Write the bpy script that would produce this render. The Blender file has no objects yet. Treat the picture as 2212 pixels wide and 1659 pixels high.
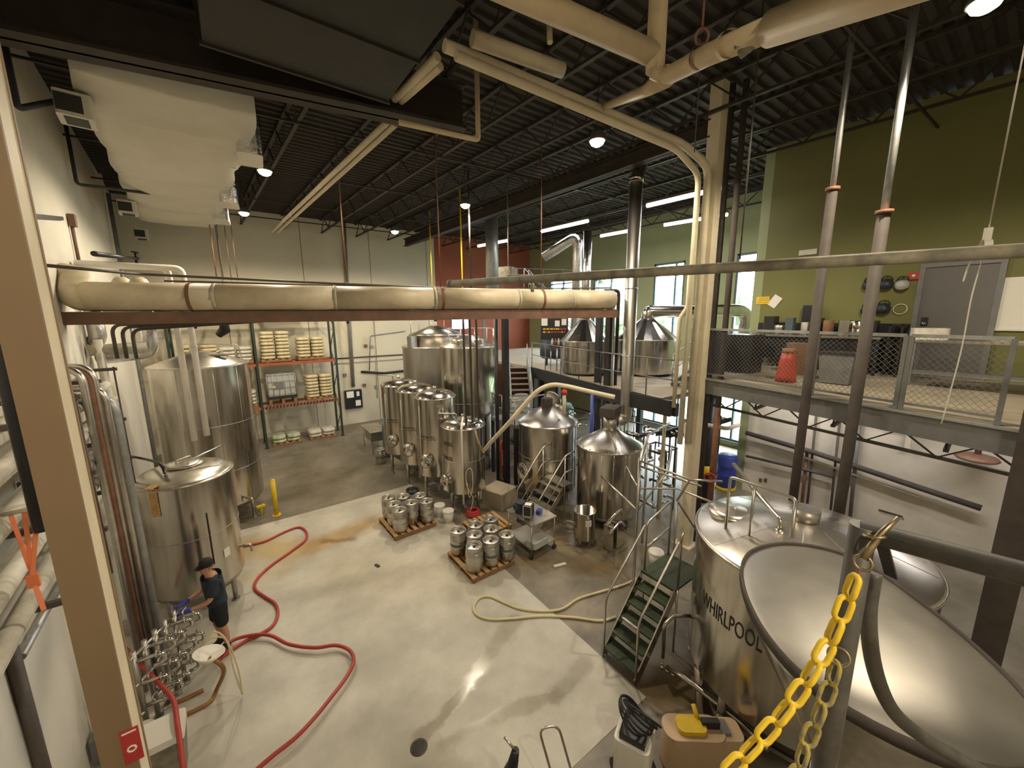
import bpy, bmesh, math, random
from math import sin, cos, pi, radians, hypot, atan2, sqrt
from mathutils import Vector as V, Matrix, Euler
random.seed(7)
scene = bpy.context.scene
COL = scene.collection
# ------------------------------------------------------------------ camera
EYE = V((0.0, 0.0, 5.7))
FPX, CX, CY = 831.0, 1106.0, 829.5           # focal length and centre for the 2212x1659 frame
PITCH, ROLL, HEAD = radians(10.0), radians(0.45), radians(36.0)
CF = V((sin(HEAD)*cos(PITCH), cos(HEAD)*cos(PITCH), -sin(PITCH)))
_r = V((cos(HEAD), -sin(HEAD), 0)); _u = _r.cross(CF)
CR = _r*cos(ROLL) - _u*sin(ROLL); CU = _u*cos(ROLL) + _r*sin(ROLL)
cam = bpy.data.cameras.new('camera'); camo = bpy.data.objects.new('camera', cam); COL.objects.link(camo)
camo.matrix_world = Matrix(((CR.x, CU.x, -CF.x, EYE.x), (CR.y, CU.y, -CF.y, EYE.y), (CR.z, CU.z, -CF.z, EYE.z), (0, 0, 0, 1)))
cam.sensor_width = 36.0; cam.lens = 36.0*FPX/2212.0; cam.clip_start = 0.05; cam.clip_end = 300
scene.camera = camo
# ------------------------------------------------------------------ world, sun, exposure
scene.view_settings.view_transform = 'Standard'; scene.view_settings.look = 'None'
scene.view_settings.exposure = 0.0; scene.view_settings.gamma = 1.0; scene.view_settings.use_curve_mapping = False
LAMP_W, TUBE_W, SKY = 680.0, 60.0, 18.0
world = bpy.data.worlds.new('sky'); scene.world = world; world.use_nodes = True
wn = world.node_tree.nodes; wn['Background'].inputs[0].default_value = (0.88, 0.94, 1.0, 1); wn['Background'].inputs[1].default_value = SKY

# ------------------------------------------------------------------ pixel -> place helpers (a pixel gives a direction only)
def ray(x, y): return CR*(x-CX) + CU*(CY-y) + CF*FPX
def fl(x, y, z=0.0):
    d = ray(x, y); return EYE + d*((z-EYE.z)/d.z)
def pX(x, y, X):
    d = ray(x, y); return EYE + d*(X/d.x)
def pY(x, y, Y):
    d = ray(x, y); return EYE + d*(Y/d.y)
def dep(x, y, D):
    return EYE + ray(x, y)*(D/FPX)
def at(x, y, P):                              # the point above/below P that pixel (x,y) looks at
    d = ray(x, y); return EYE + d*(hypot(P[0], P[1])/hypot(d.x, d.y))
WL0, WLK = -2.0, -0.0703                       # left wall: X = WL0 + WLK*(Y-6)
def wallx(Y): return WL0 + WLK*(Y-6)
def pW(x, y, off=0.0):                        # point on the left wall (off = distance out from it)
    d = ray(x, y); t = (WL0 + off - 6*WLK)/(d.x - WLK*d.y); return EYE + d*t

# ------------------------------------------------------------------ materials
M = {}
def nd(nt, t, **k):
    n = nt.nodes.new(t)
    for a, v in k.items(): setattr(n, a, v)
    return n
def mat(name, col, rough=0.6, metal=0.0, var=0.0, scale=3.0, bump=0.0, col2=None, emit=0.0, stretch=(1, 1, 1), alpha=None, rvar=0.0, trans=0.0, spec=None):
    m = bpy.data.materials.new(name); m.use_nodes = True; nt = m.node_tree; b = nt.nodes['Principled BSDF']
    b.inputs['Roughness'].default_value = rough; b.inputs['Metallic'].default_value = metal
    b.inputs['Base Color'].default_value = (*col, 1)
    if spec is not None: b.inputs['Specular IOR Level'].default_value = spec
    if var or col2 or bump or rvar:
        tc = nd(nt, 'ShaderNodeTexCoord'); mp = nd(nt, 'ShaderNodeMapping'); mp.inputs['Scale'].default_value = stretch
        no = nd(nt, 'ShaderNodeTexNoise'); no.inputs['Scale'].default_value = scale; no.inputs['Detail'].default_value = 6; no.inputs['Roughness'].default_value = 0.6
        nt.links.new(tc.outputs['Object'], mp.inputs[0]); nt.links.new(mp.outputs[0], no.inputs['Vector'])
        if var or col2:
            cr = nd(nt, 'ShaderNodeValToRGB'); c2 = col2 or tuple(min(1, c*(1+var)) for c in col); c1 = col if col2 else tuple(c*(1-var) for c in col)
            cr.color_ramp.elements[0].position = 0.32; cr.color_ramp.elements[1].position = 0.68
            cr.color_ramp.elements[0].color = (*c1, 1); cr.color_ramp.elements[1].color = (*c2, 1)
            nt.links.new(no.outputs['Fac'], cr.inputs[0]); nt.links.new(cr.outputs[0], b.inputs['Base Color'])
        if bump:
            bp = nd(nt, 'ShaderNodeBump'); bp.inputs['Strength'].default_value = bump; bp.inputs['Distance'].default_value = 0.02
            nt.links.new(no.outputs['Fac'], bp.inputs['Height']); nt.links.new(bp.outputs[0], b.inputs['Normal'])
        if rvar:
            mr = nd(nt, 'ShaderNodeMapRange'); mr.inputs['To Min'].default_value = max(0.02, rough-rvar); mr.inputs['To Max'].default_value = rough+rvar
            nt.links.new(no.outputs['Fac'], mr.inputs[0]); nt.links.new(mr.outputs[0], b.inputs['Roughness'])
    if emit: b.inputs['Emission Color'].default_value = (*col, 1); b.inputs['Emission Strength'].default_value = emit
    if trans: b.inputs['Transmission Weight'].default_value = trans
    if alpha is not None: b.inputs['Alpha'].default_value = alpha
    M[name] = m; return m
mat('steel', (0.56, 0.53, 0.48), 0.19, 1.0, var=0.10, scale=2.0, stretch=(6, 6, 0.35), rvar=0.07)
mat('steel_matte', (0.44, 0.42, 0.39), 0.40, 1.0, var=0.10, scale=2.0, stretch=(5, 5, 0.4), rvar=0.08)
mat('steel_lid', (0.60, 0.565, 0.51), 0.29, 1.0, var=0.12, scale=1.6, rvar=0.10)
mat('steel_mirror', (0.62, 0.60, 0.56), 0.12, 1.0, var=0.10, scale=2.5, rvar=0.05)
mat('hopper_lid', (0.40, 0.38, 0.345), 0.36, 0.8, var=0.08, scale=2.0, rvar=0.06)
mat('steel_pipe', (0.55, 0.52, 0.48), 0.3, 1.0, var=0.12, scale=5)
mat('keg_steel', (0.55, 0.53, 0.50), 0.33, 1.0, var=0.12, scale=6, rvar=0.08)
mat('galv', (0.42, 0.43, 0.43), 0.45, 0.8, var=0.15, scale=9)
mat('foil', (0.75, 0.75, 0.76), 0.22, 1.0, bump=1.0, scale=9)
mat('wall_white', (0.66, 0.63, 0.55), 0.75, var=0.06, scale=0.9, bump=0.04)
mat('wall_back', (0.62, 0.57, 0.44), 0.8, var=0.05, scale=0.7, bump=0.04)
mat('wall_lower', (0.60, 0.55, 0.45), 0.75, var=0.12, scale=1.1, bump=0.04)
mat('wall_red', (0.33, 0.095, 0.05), 0.75, var=0.1, scale=0.8)
mat('wall_green', (0.165, 0.165, 0.052), 0.7, var=0.05, scale=0.8)
mat('wall_sage', (0.30, 0.33, 0.17), 0.7, var=0.05, scale=0.8)
mat('roof_dark', (0.030, 0.024, 0.019), 0.75, var=0.25, scale=1.5)
mat('roof_steel', (0.030, 0.022, 0.016), 0.6, var=0.25, scale=3)
mat('roof_grey', (0.026, 0.026, 0.023), 0.6, var=0.2, scale=3)
mat('beam_tan', (0.22, 0.15, 0.085), 0.6, var=0.04, scale=2.0)
mat('cream', (0.60, 0.49, 0.32), 0.55, var=0.1, scale=3)
mat('cream_light', (0.68, 0.60, 0.44), 0.55, var=0.08, scale=3)
mat('duct_beige', (0.55, 0.47, 0.33), 0.5, var=0.16, scale=2.2, bump=0.15)
mat('brown_steel', (0.16, 0.085, 0.055), 0.6, var=0.25, scale=3)
mat('rust', (0.20, 0.09, 0.05), 0.7, var=0.3, scale=5)
mat('black_steel', (0.022, 0.022, 0.026), 0.45, var=0.2, scale=5)
mat('dark_pipe', (0.075, 0.060, 0.050), 0.55, var=0.25, scale=5)
mat('grey_post', (0.062, 0.050, 0.043), 0.75, var=0.2, scale=4)
mat('grey_paint', (0.17, 0.17, 0.17), 0.5, var=0.15, scale=4)
mat('door_grey', (0.13, 0.125, 0.12), 0.55, var=0.05, scale=2)
mat('dusty_pipe', (0.30, 0.27, 0.20), 0.7, col2=(0.13, 0.12, 0.10), scale=6)
mat('rail_grey', (0.045, 0.042, 0.040), 0.5, col2=(0.085, 0.077, 0.066), scale=22)
mat('brass', (0.26, 0.21, 0.13), 0.4, 0.9, var=0.2, scale=30)
mat('chain_worn', (0.50, 0.38, 0.04), 0.45, col2=(0.16, 0.155, 0.14), scale=40)
mat('beige_plastic', (0.55, 0.40, 0.26), 0.5, var=0.05)
mat('insul', (0.62, 0.60, 0.52), 0.6, var=0.12, scale=4, bump=0.12)
mat('insul_dirty', (0.36, 0.33, 0.27), 0.6, col2=(0.55, 0.51, 0.42), scale=5, bump=0.1)
mat('pvc', (0.80, 0.76, 0.70), 0.35, var=0.04, scale=3)
mat('wrap', (0.62, 0.585, 0.50), 0.5, var=0.06, scale=0.8, bump=0.35)
mat('orange', (0.34, 0.10, 0.045), 0.5, var=0.15, scale=4)
mat('rack_green', (0.025, 0.040, 0.032), 0.5, var=0.2, scale=4)
mat('sack', (0.66, 0.59, 0.40), 0.7, col2=(0.50, 0.42, 0.24), scale=5, bump=0.35)
mat('sack_white', (0.72, 0.69, 0.60), 0.55, col2=(0.52, 0.50, 0.44), scale=6, bump=0.4)
mat('sack_green', (0.25, 0.32, 0.17), 0.6, col2=(0.62, 0.62, 0.52), scale=4, bump=0.4)
mat('wood', (0.46, 0.28, 0.12), 0.75, var=0.25, scale=6, stretch=(1, 6, 6))
mat('wood_dark', (0.24, 0.13, 0.065), 0.75, var=0.25, scale=6, stretch=(1, 6, 6))
mat('ibc', (0.42, 0.43, 0.41), 0.5, var=0.08, scale=3)
mat('yellow', (0.75, 0.52, 0.02), 0.45, var=0.12, scale=6)
mat('chain_yellow', (0.72, 0.50, 0.025), 0.42, var=0.2, scale=14)
mat('red_hose', (0.40, 0.045, 0.035), 0.45, var=0.12, scale=4)
mat('red_paint', (0.42, 0.035, 0.03), 0.5, var=0.1, scale=5)
mat('white_hose', (0.62, 0.54, 0.33), 0.5, var=0.08, scale=5)
mat('cream_hose', (0.68, 0.60, 0.45), 0.45, var=0.08, scale=5)
mat('brown_hose', (0.28, 0.13, 0.04), 0.4, var=0.15, scale=5)
mat('black_rubber', (0.014, 0.014, 0.015), 0.5)
mat('black_plastic', (0.02, 0.021, 0.024), 0.35, var=0.1)
mat('navy_tank', (0.022, 0.030, 0.045), 0.5, var=0.15, scale=3)
mat('green_tread', (0.030, 0.045, 0.018), 0.6, var=0.2, scale=8, bump=0.3)
mat('white_plastic', (0.72, 0.69, 0.62), 0.4, var=0.03)
mat('paper', (0.78, 0.76, 0.70), 0.7, var=0.02)
mat('blue_plastic', (0.035, 0.06, 0.32), 0.4, var=0.1)
mat('blue_grey', (0.085, 0.115, 0.13), 0.5, var=0.1)
mat('teal', (0.12, 0.30, 0.27), 0.5, var=0.1)
mat('orange_tag', (0.72, 0.20, 0.08), 0.5, var=0.05)
mat('ink', (0.03, 0.028, 0.026), 0.5)
mat('skin', (0.52, 0.27, 0.18), 0.5, var=0.05)
mat('shirt', (0.020, 0.032, 0.045), 0.85, var=0.2, scale=6, bump=0.2)
mat('shorts', (0.010, 0.012, 0.016), 0.85, var=0.1)
mat('glove', (0.05, 0.06, 0.42), 0.35, var=0.05)
mat('cap', (0.010, 0.010, 0.012), 0.8)
mat('boot', (0.018, 0.014, 0.012), 0.6)
mat('conc_deck', (0.36, 0.31, 0.23), 0.7, var=0.12, scale=2)
mat('leaf', (0.16, 0.21, 0.12), 0.7, col2=(0.28, 0.33, 0.22), scale=3)
mat('bark', (0.08, 0.06, 0.04), 0.8, var=0.2)
mat('lawn', (0.22, 0.26, 0.14), 0.9, var=0.2, scale=0.5)
mat('lamp_glow', (1.0, 0.86, 0.62), 0.4, emit=30.0)
mat('tube_glow', (1.0, 0.93, 0.90), 0.4, emit=14.0)
mat('lamp_body', (0.12, 0.11, 0.10), 0.5)
mat('amber_light', (1.0, 0.5, 0.05), 0.4, emit=1.5)
mat('red_light', (1.0, 0.05, 0.05), 0.4, emit=4.0)
mat('straps', (0.45, 0.055, 0.03), 0.4)
def glassy(name, col, a):
    m = bpy.data.materials.new(name); m.use_nodes = True; nt = m.node_tree
    for n in list(nt.nodes): nt.nodes.remove(n)
    o = nd(nt, 'ShaderNodeOutputMaterial'); mx = nd(nt, 'ShaderNodeMixShader'); t = nd(nt, 'ShaderNodeBsdfTransparent'); g = nd(nt, 'ShaderNodeBsdfGlossy')
    t.inputs[0].default_value = (*col, 1); g.inputs['Roughness'].default_value = 0.05; mx.inputs[0].default_value = a
    nt.links.new(t.outputs[0], mx.inputs[1]); nt.links.new(g.outputs[0], mx.inputs[2]); nt.links.new(mx.outputs[0], o.inputs[0]); M[name] = m
glassy('pane', (0.93, 0.97, 0.98), 0.06)

# ------------------------------------------------------------------ mesh builder
ORG = {}
class MB:
    def __init__(s): s.v = []; s.f = []; s.sm = []
    def add(s, vs, fs, smooth=False):
        o = len(s.v); s.v += [V(p) for p in vs]; s.f += [[i+o for i in q] for q in fs]; s.sm += [smooth]*len(fs); return s
    def box(s, c, d, rz=0.0, R=None):
        h = [x/2 for x in d]; m = R if R is not None else Matrix.Rotation(rz, 3, 'Z'); c = V(c)
        vs = [c + m @ V((sx*h[0], sy*h[1], sz*h[2])) for sx in (-1, 1) for sy in (-1, 1) for sz in (-1, 1)]
        return s.add(vs, [(0, 1, 3, 2), (4, 6, 7, 5), (0, 4, 5, 1), (2, 3, 7, 6), (0, 2, 6, 4), (1, 5, 7, 3)])
    def box2(s, a, b):
        return s.box([(a[i]+b[i])/2 for i in range(3)], [abs(a[i]-b[i]) for i in range(3)])
    def rbox(s, c, d, r=0.02, rz=0.0, n=3):                       # box with rounded vertical edges
        hx, hy, hz = d[0]/2-r, d[1]/2-r, d[2]/2; pts = []
        for k, (sx, sy) in enumerate(((1, 1), (-1, 1), (-1, -1), (1, -1))):
            for j in range(n+1):
                a = pi/2*(k + j/n); pts.append((sx*hx + r*cos(a), sy*hy + r*sin(a)))
        return s.prism([(p[0]*cos(rz)-p[1]*sin(rz)+c[0], p[0]*sin(rz)+p[1]*cos(rz)+c[1]) for p in pts], c[2]-hz, c[2]+hz)
    def prism(s, pts, z0, z1):
        n = len(pts); vs = [V((p[0], p[1], z0)) for p in pts] + [V((p[0], p[1], z1)) for p in pts]
        return s.add(vs, [tuple(range(n-1, -1, -1)), tuple(range(n, 2*n))] + [(i, (i+1) % n, n+(i+1) % n, n+i) for i in range(n)])
    def beam(s, a, b, w, h, up=V((0, 0, 1))):                      # square bar from a to b
        a, b = V(a), V(b); d = (b-a); L = d.length; d.normalize(); sd = d.cross(up)
        if sd.length < 1e-4: sd = d.cross(V((1, 0, 0)))
        sd.normalize(); u = sd.cross(d); m = Matrix((d, sd, u)).transposed()
        return s.box((a+b)/2, (L, w, h), R=m)
    def frame(s, d):
        d = V(d).normalized(); x = d.orthogonal().normalized(); return x, d.cross(x)
    def cyl(s, a, b, r, r2=None, n=12, caps=True, smooth=True):
        a, b = V(a), V(b); r2 = r if r2 is None else r2; x, y = s.frame(b-a)
        vs = [p + (x*cos(2*pi*i/n) + y*sin(2*pi*i/n))*q for p, q in ((a, r), (b, r2)) for i in range(n)]
        s.add(vs, [(i, (i+1) % n, n+(i+1) % n, n+i) for i in range(n)], smooth)
        if caps: s.add(vs[:n], [tuple(range(n-1, -1, -1))]); s.add(vs[n:], [tuple(range(n))])
        return s
    def tube(s, pts, r, n=8, bend=0.0, closed=False, caps=True):
        pts = [V(p) for p in pts]
        if bend: pts = fillet(pts, bend, closed=closed)
        m = len(pts); rings = []; x = None; rr = r if isinstance(r, (list, tuple)) else [r]*m
        for i, p in enumerate(pts):
            if closed: t = pts[(i+1) % m] - pts[i-1]
            else: t = (pts[min(i+1, m-1)] - pts[max(i-1, 0)])
            t.normalize()
            if x is None: x = t.orthogonal().normalized()
            else:
                x = x - t*x.dot(t)
                if x.length < 1e-5: x = t.orthogonal()
                x.normalize()
            y = t.cross(x); rings.append([p + (x*cos(2*pi*k/n) + y*sin(2*pi*k/n))*rr[i] for k in range(n)])
        vs = [q for R in rings for q in R]; fs = []
        for i in range(m if closed else m-1):
            j = (i+1) % m
            for k in range(n): fs.append((i*n+k, i*n+(k+1) % n, j*n+(k+1) % n, j*n+k))
        s.add(vs, fs, True)
        if caps and not closed: s.add(rings[0], [tuple(range(n-1, -1, -1))]); s.add(rings[-1], [tuple(range(n))])
        return s
    def lathe(s, prof, c=(0, 0, 0), n=32, a0=0.0, a1=2*pi, axis=None, smooth=True):
        c = V(c); full = abs(a1-a0-2*pi) < 1e-6; m = n if full else n+1; L = len(prof)
        if axis is None: X, Y, Z = V((1, 0, 0)), V((0, 1, 0)), V((0, 0, 1))
        else: Z = V(axis).normalized(); X, Y = s.frame(Z)
        vs = [c + (X*cos(a0+(a1-a0)*i/n) + Y*sin(a0+(a1-a0)*i/n))*r + Z*z for i in range(m) for r, z in prof]
        fs = []
        for i in range(n):
            j = (i+1) % m
            for k in range(L-1): fs.append((i*L+k, j*L+k, j*L+k+1, i*L+k+1))
        return s.add(vs, fs, smooth)
    def ring(s, c, R, r, n=24, k=8, axis=(0, 0, 1)):
        c = V(c); x, y = s.frame(axis); return s.tube([c + (x*cos(2*pi*i/n) + y*sin(2*pi*i/n))*R for i in range(n)], r, k, closed=True)
    def sphere(s, c, r, n=12, sc=(1, 1, 1)):
        c = V(c); m = n//2; vs = [c + V((sin(pi*i/m)*cos(2*pi*j/n)*sc[0], sin(pi*i/m)*sin(2*pi*j/n)*sc[1], cos(pi*i/m)*sc[2]))*r for i in range(m+1) for j in range(n)]
        return s.add(vs, [(i*n+j, (i+1)*n+j, (i+1)*n+(j+1) % n, i*n+(j+1) % n) for i in range(m) for j in range(n)], True)
    def quad(s, a, b, c, d): return s.add([a, b, c, d], [(0, 1, 2, 3)])
    def build(s, name, m, parent=None, bevel=0.0):
        if parent is not None: o0 = ORG[parent.name]
        else:
            xs = [p.x for p in s.v]; ys = [p.y for p in s.v]; zs = [p.z for p in s.v]
            o0 = V(((min(xs)+max(xs))/2, (min(ys)+max(ys))/2, min(zs)))
        me = bpy.data.meshes.new(name); me.from_pydata([p-o0 for p in s.v], [], s.f); me.validate()
        if len(me.polygons) == len(s.sm): me.polygons.foreach_set('use_smooth', s.sm)
        me.materials.append(M[m] if isinstance(m, str) else m)
        bm = bmesh.new(); bm.from_mesh(me); bmesh.ops.remove_doubles(bm, verts=bm.verts, dist=1e-5); bmesh.ops.recalc_face_normals(bm, faces=bm.faces)
        if bevel: bmesh.ops.bevel(bm, geom=bm.edges[:], offset=bevel, segments=1, affect='EDGES', clamp_overlap=True)
        bm.to_mesh(me); bm.free(); me.update()
        o = bpy.data.objects.new(name, me); COL.objects.link(o)
        if parent is not None: o.parent = parent
        else: o.location = o0
        ORG[o.name] = o0
        return o
def fillet(pts, r, k=5, closed=False):
    out = []; m = len(pts)
    for i, p in enumerate(pts):
        if not closed and i in (0, m-1): out.append(p); continue
        a = pts[i-1]-p; b = pts[(i+1) % m]-p; q = min(r, a.length*0.49, b.length*0.49)
        if q < 1e-4 or a.length < 1e-6 or b.length < 1e-6 or abs(a.normalized().dot(b.normalized())) > 0.998: out.append(p); continue
        s0 = p + a.normalized()*q; s1 = p + b.normalized()*q
        for j in range(k+1):
            t = j/k; out.append(s0*(1-t)**2 + p*2*t*(1-t) + s1*t*t)
    return out
def smoothpath(pts, k=6):                      # Catmull-Rom through the points
    pts = [V(p) for p in pts]; out = []
    for i in range(len(pts)-1):
        p0 = pts[max(i-1, 0)]; p1 = pts[i]; p2 = pts[i+1]; p3 = pts[min(i+2, len(pts)-1)]
        for j in range(k):
            t = j/k; out.append(0.5*((2*p1) + (p2-p0)*t + (2*p0-5*p1+4*p2-p3)*t*t + (3*p1-p0-3*p2+p3)*t**3))
    return out + [pts[-1]]
# ------------------------------------------------------------------ things, tags, copies
def tag(o, label=None, cat=None, group=None, kind=None):
    if label: o['label'] = label
    if cat: o['category'] = cat
    if group: o['group'] = group
    if kind: o['kind'] = kind
    return o
def thing(name, label, cat, loc, group=None):
    o = bpy.data.objects.new(name, None); COL.objects.link(o); o.location = loc; o.empty_display_size = 0.1; ORG[o.name] = V(loc)
    return tag(o, label, cat, group)
def copy_tree(o, parent=None, names=True):
    c = o.copy(); COL.objects.link(c); ORG[c.name] = ORG[o.name].copy()
    if parent is not None: c.parent = parent
    for ch in [x for x in o.children]: copy_tree(ch, c)
    return c
def place(o, loc, rz=0.0):
    o.location = loc; o.rotation_euler = (0, 0, rz); return o
def one(mb, name, m, label, cat, group=None, bevel=0.0):
    return tag(mb.build(name, m, None, bevel), label, cat, group)
def struct(mb, name, m, parent=None):
    o = mb.build(name, m, parent)
    if parent is None: o['kind'] = 'structure'
    return o
def text_mesh(txt, size):
    cu = bpy.data.curves.new('lettering', 'FONT'); cu.body = txt; cu.size = size; cu.resolution_u = 3
    t = bpy.data.objects.new('lettering', cu); COL.objects.link(t); bpy.context.view_layer.update()
    me = bpy.data.meshes.new_from_object(t.evaluated_get(bpy.context.evaluated_depsgraph_get()))
    vs = [v.co.copy() for v in me.vertices]; fs = [tuple(p.vertices) for p in me.polygons]
    bpy.data.objects.remove(t); bpy.data.curves.remove(cu); bpy.data.meshes.remove(me); return vs, fs
def wrap_text(txt, size, c, r, ang, z, parent, m='ink', xs=1.0):           # lettering around a vertical cylinder, centred at ang
    vs, fs = text_mesh(txt, size); vs = [V((v.x*xs, v.y, 0)) for v in vs]; w = max(v.x for v in vs); mb = MB()
    mb.add([V((c[0] + r*cos(ang + (v.x-w/2)/r), c[1] + r*sin(ang + (v.x-w/2)/r), z + v.y)) for v in vs], fs)
    return mb.build('lettering', m, parent)
def flat_text(txt, size, origin, right, up, parent, m='ink'):
    vs, fs = text_mesh(txt, size); mb = MB(); mb.add([V(origin) + V(right)*v.x + V(up)*v.y for v in vs], fs); return mb.build('lettering', m, parent)
# ================================================================== THE SETTING
YB, XW, XN, YC, ZC, YF = 21.5, 17.2, 13.15, 5.2, 10.4, -4.0   # back wall, window wall, near right wall, jog, ceiling, wall behind the camera
# floor materials: stains, wet tracks and a painted pool of daylight as node masks with shapes of their own
def seg_mask(nt, pos, a, b, w0, w1):
    ax, ay = a; dx, dy = b[0]-a[0], b[1]-a[1]; L2 = dx*dx+dy*dy
    def vm(op, *ins):
        n = nd(nt, 'ShaderNodeVectorMath', operation=op)
        for i, v in enumerate(ins):
            if isinstance(v, tuple): n.inputs[i].default_value = v
            else: nt.links.new(v, n.inputs[i])
        return n
    def mm(op, *ins, clamp=False):
        n = nd(nt, 'ShaderNodeMath', operation=op); n.use_clamp = clamp
        for i, v in enumerate(ins):
            if isinstance(v, (int, float)): n.inputs[i].default_value = v
            else: nt.links.new(v, n.inputs[i])
        return n.outputs[0]
    rel = vm('SUBTRACT', pos, (ax, ay, 0.0)); t = mm('DIVIDE', vm('DOT_PRODUCT', rel.outputs[0], (dx, dy, 0.0)).outputs['Value'], L2, clamp=True)
    cl = vm('SCALE', (dx, dy, 0.0)); nt.links.new(t, cl.inputs['Scale'])
    d = vm('LENGTH', vm('SUBTRACT', rel.outputs[0], cl.outputs[0]).outputs[0]).outputs['Value']
    mr = nd(nt, 'ShaderNodeMapRange'); mr.inputs['From Min'].default_value = w0; mr.inputs['From Max'].default_value = w1
    mr.inputs['To Min'].default_value = 1; mr.inputs['To Max'].default_value = 0; nt.links.new(d, mr.inputs[0]); return mr.outputs[0]
def floor_mat(name, c1, c2, rough, marks, scale):
    m = bpy.data.materials.new(name); m.use_nodes = True; nt = m.node_tree; b = nt.nodes['Principled BSDF']
    geo = nd(nt, 'ShaderNodeNewGeometry'); n1 = nd(nt, 'ShaderNodeTexNoise'); n1.inputs['Scale'].default_value = scale; n1.inputs['Detail'].default_value = 8; n1.inputs['Roughness'].default_value = 0.62
    nt.links.new(geo.outputs['Position'], n1.inputs['Vector'])
    cr = nd(nt, 'ShaderNodeValToRGB'); cr.color_ramp.elements[0].position = 0.35; cr.color_ramp.elements[1].position = 0.65
    cr.color_ramp.elements[0].color = (*c1, 1); cr.color_ramp.elements[1].color = (*c2, 1); nt.links.new(n1.outputs['Fac'], cr.inputs[0])
    n2 = nd(nt, 'ShaderNodeTexNoise'); n2.inputs['Scale'].default_value = 2.6; n2.inputs['Detail'].default_value = 8; n2.inputs['Roughness'].default_value = 0.7; nt.links.new(geo.outputs['Position'], n2.inputs['Vector'])
    wob = nd(nt, 'ShaderNodeVectorMath', operation='MULTIPLY_ADD'); nt.links.new(n2.outputs['Color'], wob.inputs[0]); wob.inputs[1].default_value = (0.36, 0.36, 0); wob.inputs[2].default_value = (-0.18, -0.18, 0)
    ps = nd(nt, 'ShaderNodeVectorMath', operation='ADD'); nt.links.new(geo.outputs['Position'], ps.inputs[0]); nt.links.new(wob.outputs[0], ps.inputs[1])
    flat = nd(nt, 'ShaderNodeVectorMath', operation='MULTIPLY'); flat.inputs[1].default_value = (1, 1, 0); nt.links.new(ps.outputs[0], flat.inputs[0])
    colr = cr.outputs[0]; rgh = None
    for a, bb, w0, w1, cc, amt, wet in marks:
        k = seg_mask(nt, flat.outputs[0], a, bb, w0, w1)
        mu = nd(nt, 'ShaderNodeMath', operation='MULTIPLY'); mu.inputs[1].default_value = amt; nt.links.new(k, mu.inputs[0])
        mx = nd(nt, 'ShaderNodeMixRGB', blend_type='MULTIPLY'); nt.links.new(mu.outputs[0], mx.inputs[0]); nt.links.new(colr, mx.inputs[1]); mx.inputs[2].default_value = (*cc, 1); colr = mx.outputs[0]
        if wet:
            if rgh is None: rgh = mu.outputs[0]
            else:
                ad = nd(nt, 'ShaderNodeMath', operation='MAXIMUM'); nt.links.new(rgh, ad.inputs[0]); nt.links.new(mu.outputs[0], ad.inputs[1]); rgh = ad.outputs[0]
    nt.links.new(colr, b.inputs['Base Color'])
    mr = nd(nt, 'ShaderNodeMapRange'); mr.inputs['To Min'].default_value = rough; mr.inputs['To Max'].default_value = 0.12
    if rgh is not None: nt.links.new(rgh, mr.inputs[0]); nt.links.new(mr.outputs[0], b.inputs['Roughness'])
    else: b.inputs['Roughness'].default_value = rough
    bp = nd(nt, 'ShaderNodeBump'); bp.inputs['Strength'].default_value = 0.12; bp.inputs['Distance'].default_value = 0.01
    nt.links.new(n1.outputs['Fac'], bp.inputs['Height']); nt.links.new(bp.outputs[0], b.inputs['Normal']); M[name] = m
def fp(x, y): p = fl(x, y); return (p.x, p.y)
YEL, WET, GRY, WHT = (0.86, 0.70, 0.42), (0.76, 0.74, 0.70), (0.86, 0.85, 0.83), (1.35, 1.3, 1.25)
slab_marks = [(fp(530, 1180), fp(640, 1190), 0.2, 0.75, YEL, 0.95, 0), (fp(690, 1175), fp(800, 1130), 0.1, 0.55, (0.80, 0.58, 0.30), 0.9, 0), (fp(700, 1170), fp(760, 1165), 0.02, 0.16, (0.55, 0.40, 0.25), 0.8, 1),
    (fp(540, 1250), fp(600, 1235), 0.1, 0.5, YEL, 0.5, 0), (fp(760, 1230), fp(960, 1250), 0.3, 1.3, (0.9, 0.84, 0.72), 0.6, 0),
    (fp(905, 1600), fp(1010, 1480), 0.05, 0.13, WET, 0.9, 1), (fp(1010, 1480), fp(1060, 1410), 0.07, 0.18, WET, 0.8, 1), (fp(1060, 1410), fp(1110, 1340), 0.10, 0.24, WET, 0.75, 1),
    (fp(960, 1610), fp(1060, 1555), 0.05, 0.14, WET, 0.75, 1), (fp(1060, 1555), fp(1200, 1500), 0.06, 0.16, WET, 0.75, 1), (fp(1200, 1500), fp(1265, 1430), 0.08, 0.2, WET, 0.7, 1),
    (fp(1110, 1340), fp(1230, 1400), 0.1, 0.5, GRY, 0.6, 0), (fp(880, 1500), fp(860, 1330), 0.1, 0.5, (0.9, 0.9, 0.89), 0.7, 0), (fp(905, 1640), fp(960, 1700), 0.2, 0.6, GRY, 0.8, 1)]
floor_mat('slab', (0.41, 0.39, 0.335), (0.55, 0.52, 0.45), 0.40, slab_marks, 1.3)
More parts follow.
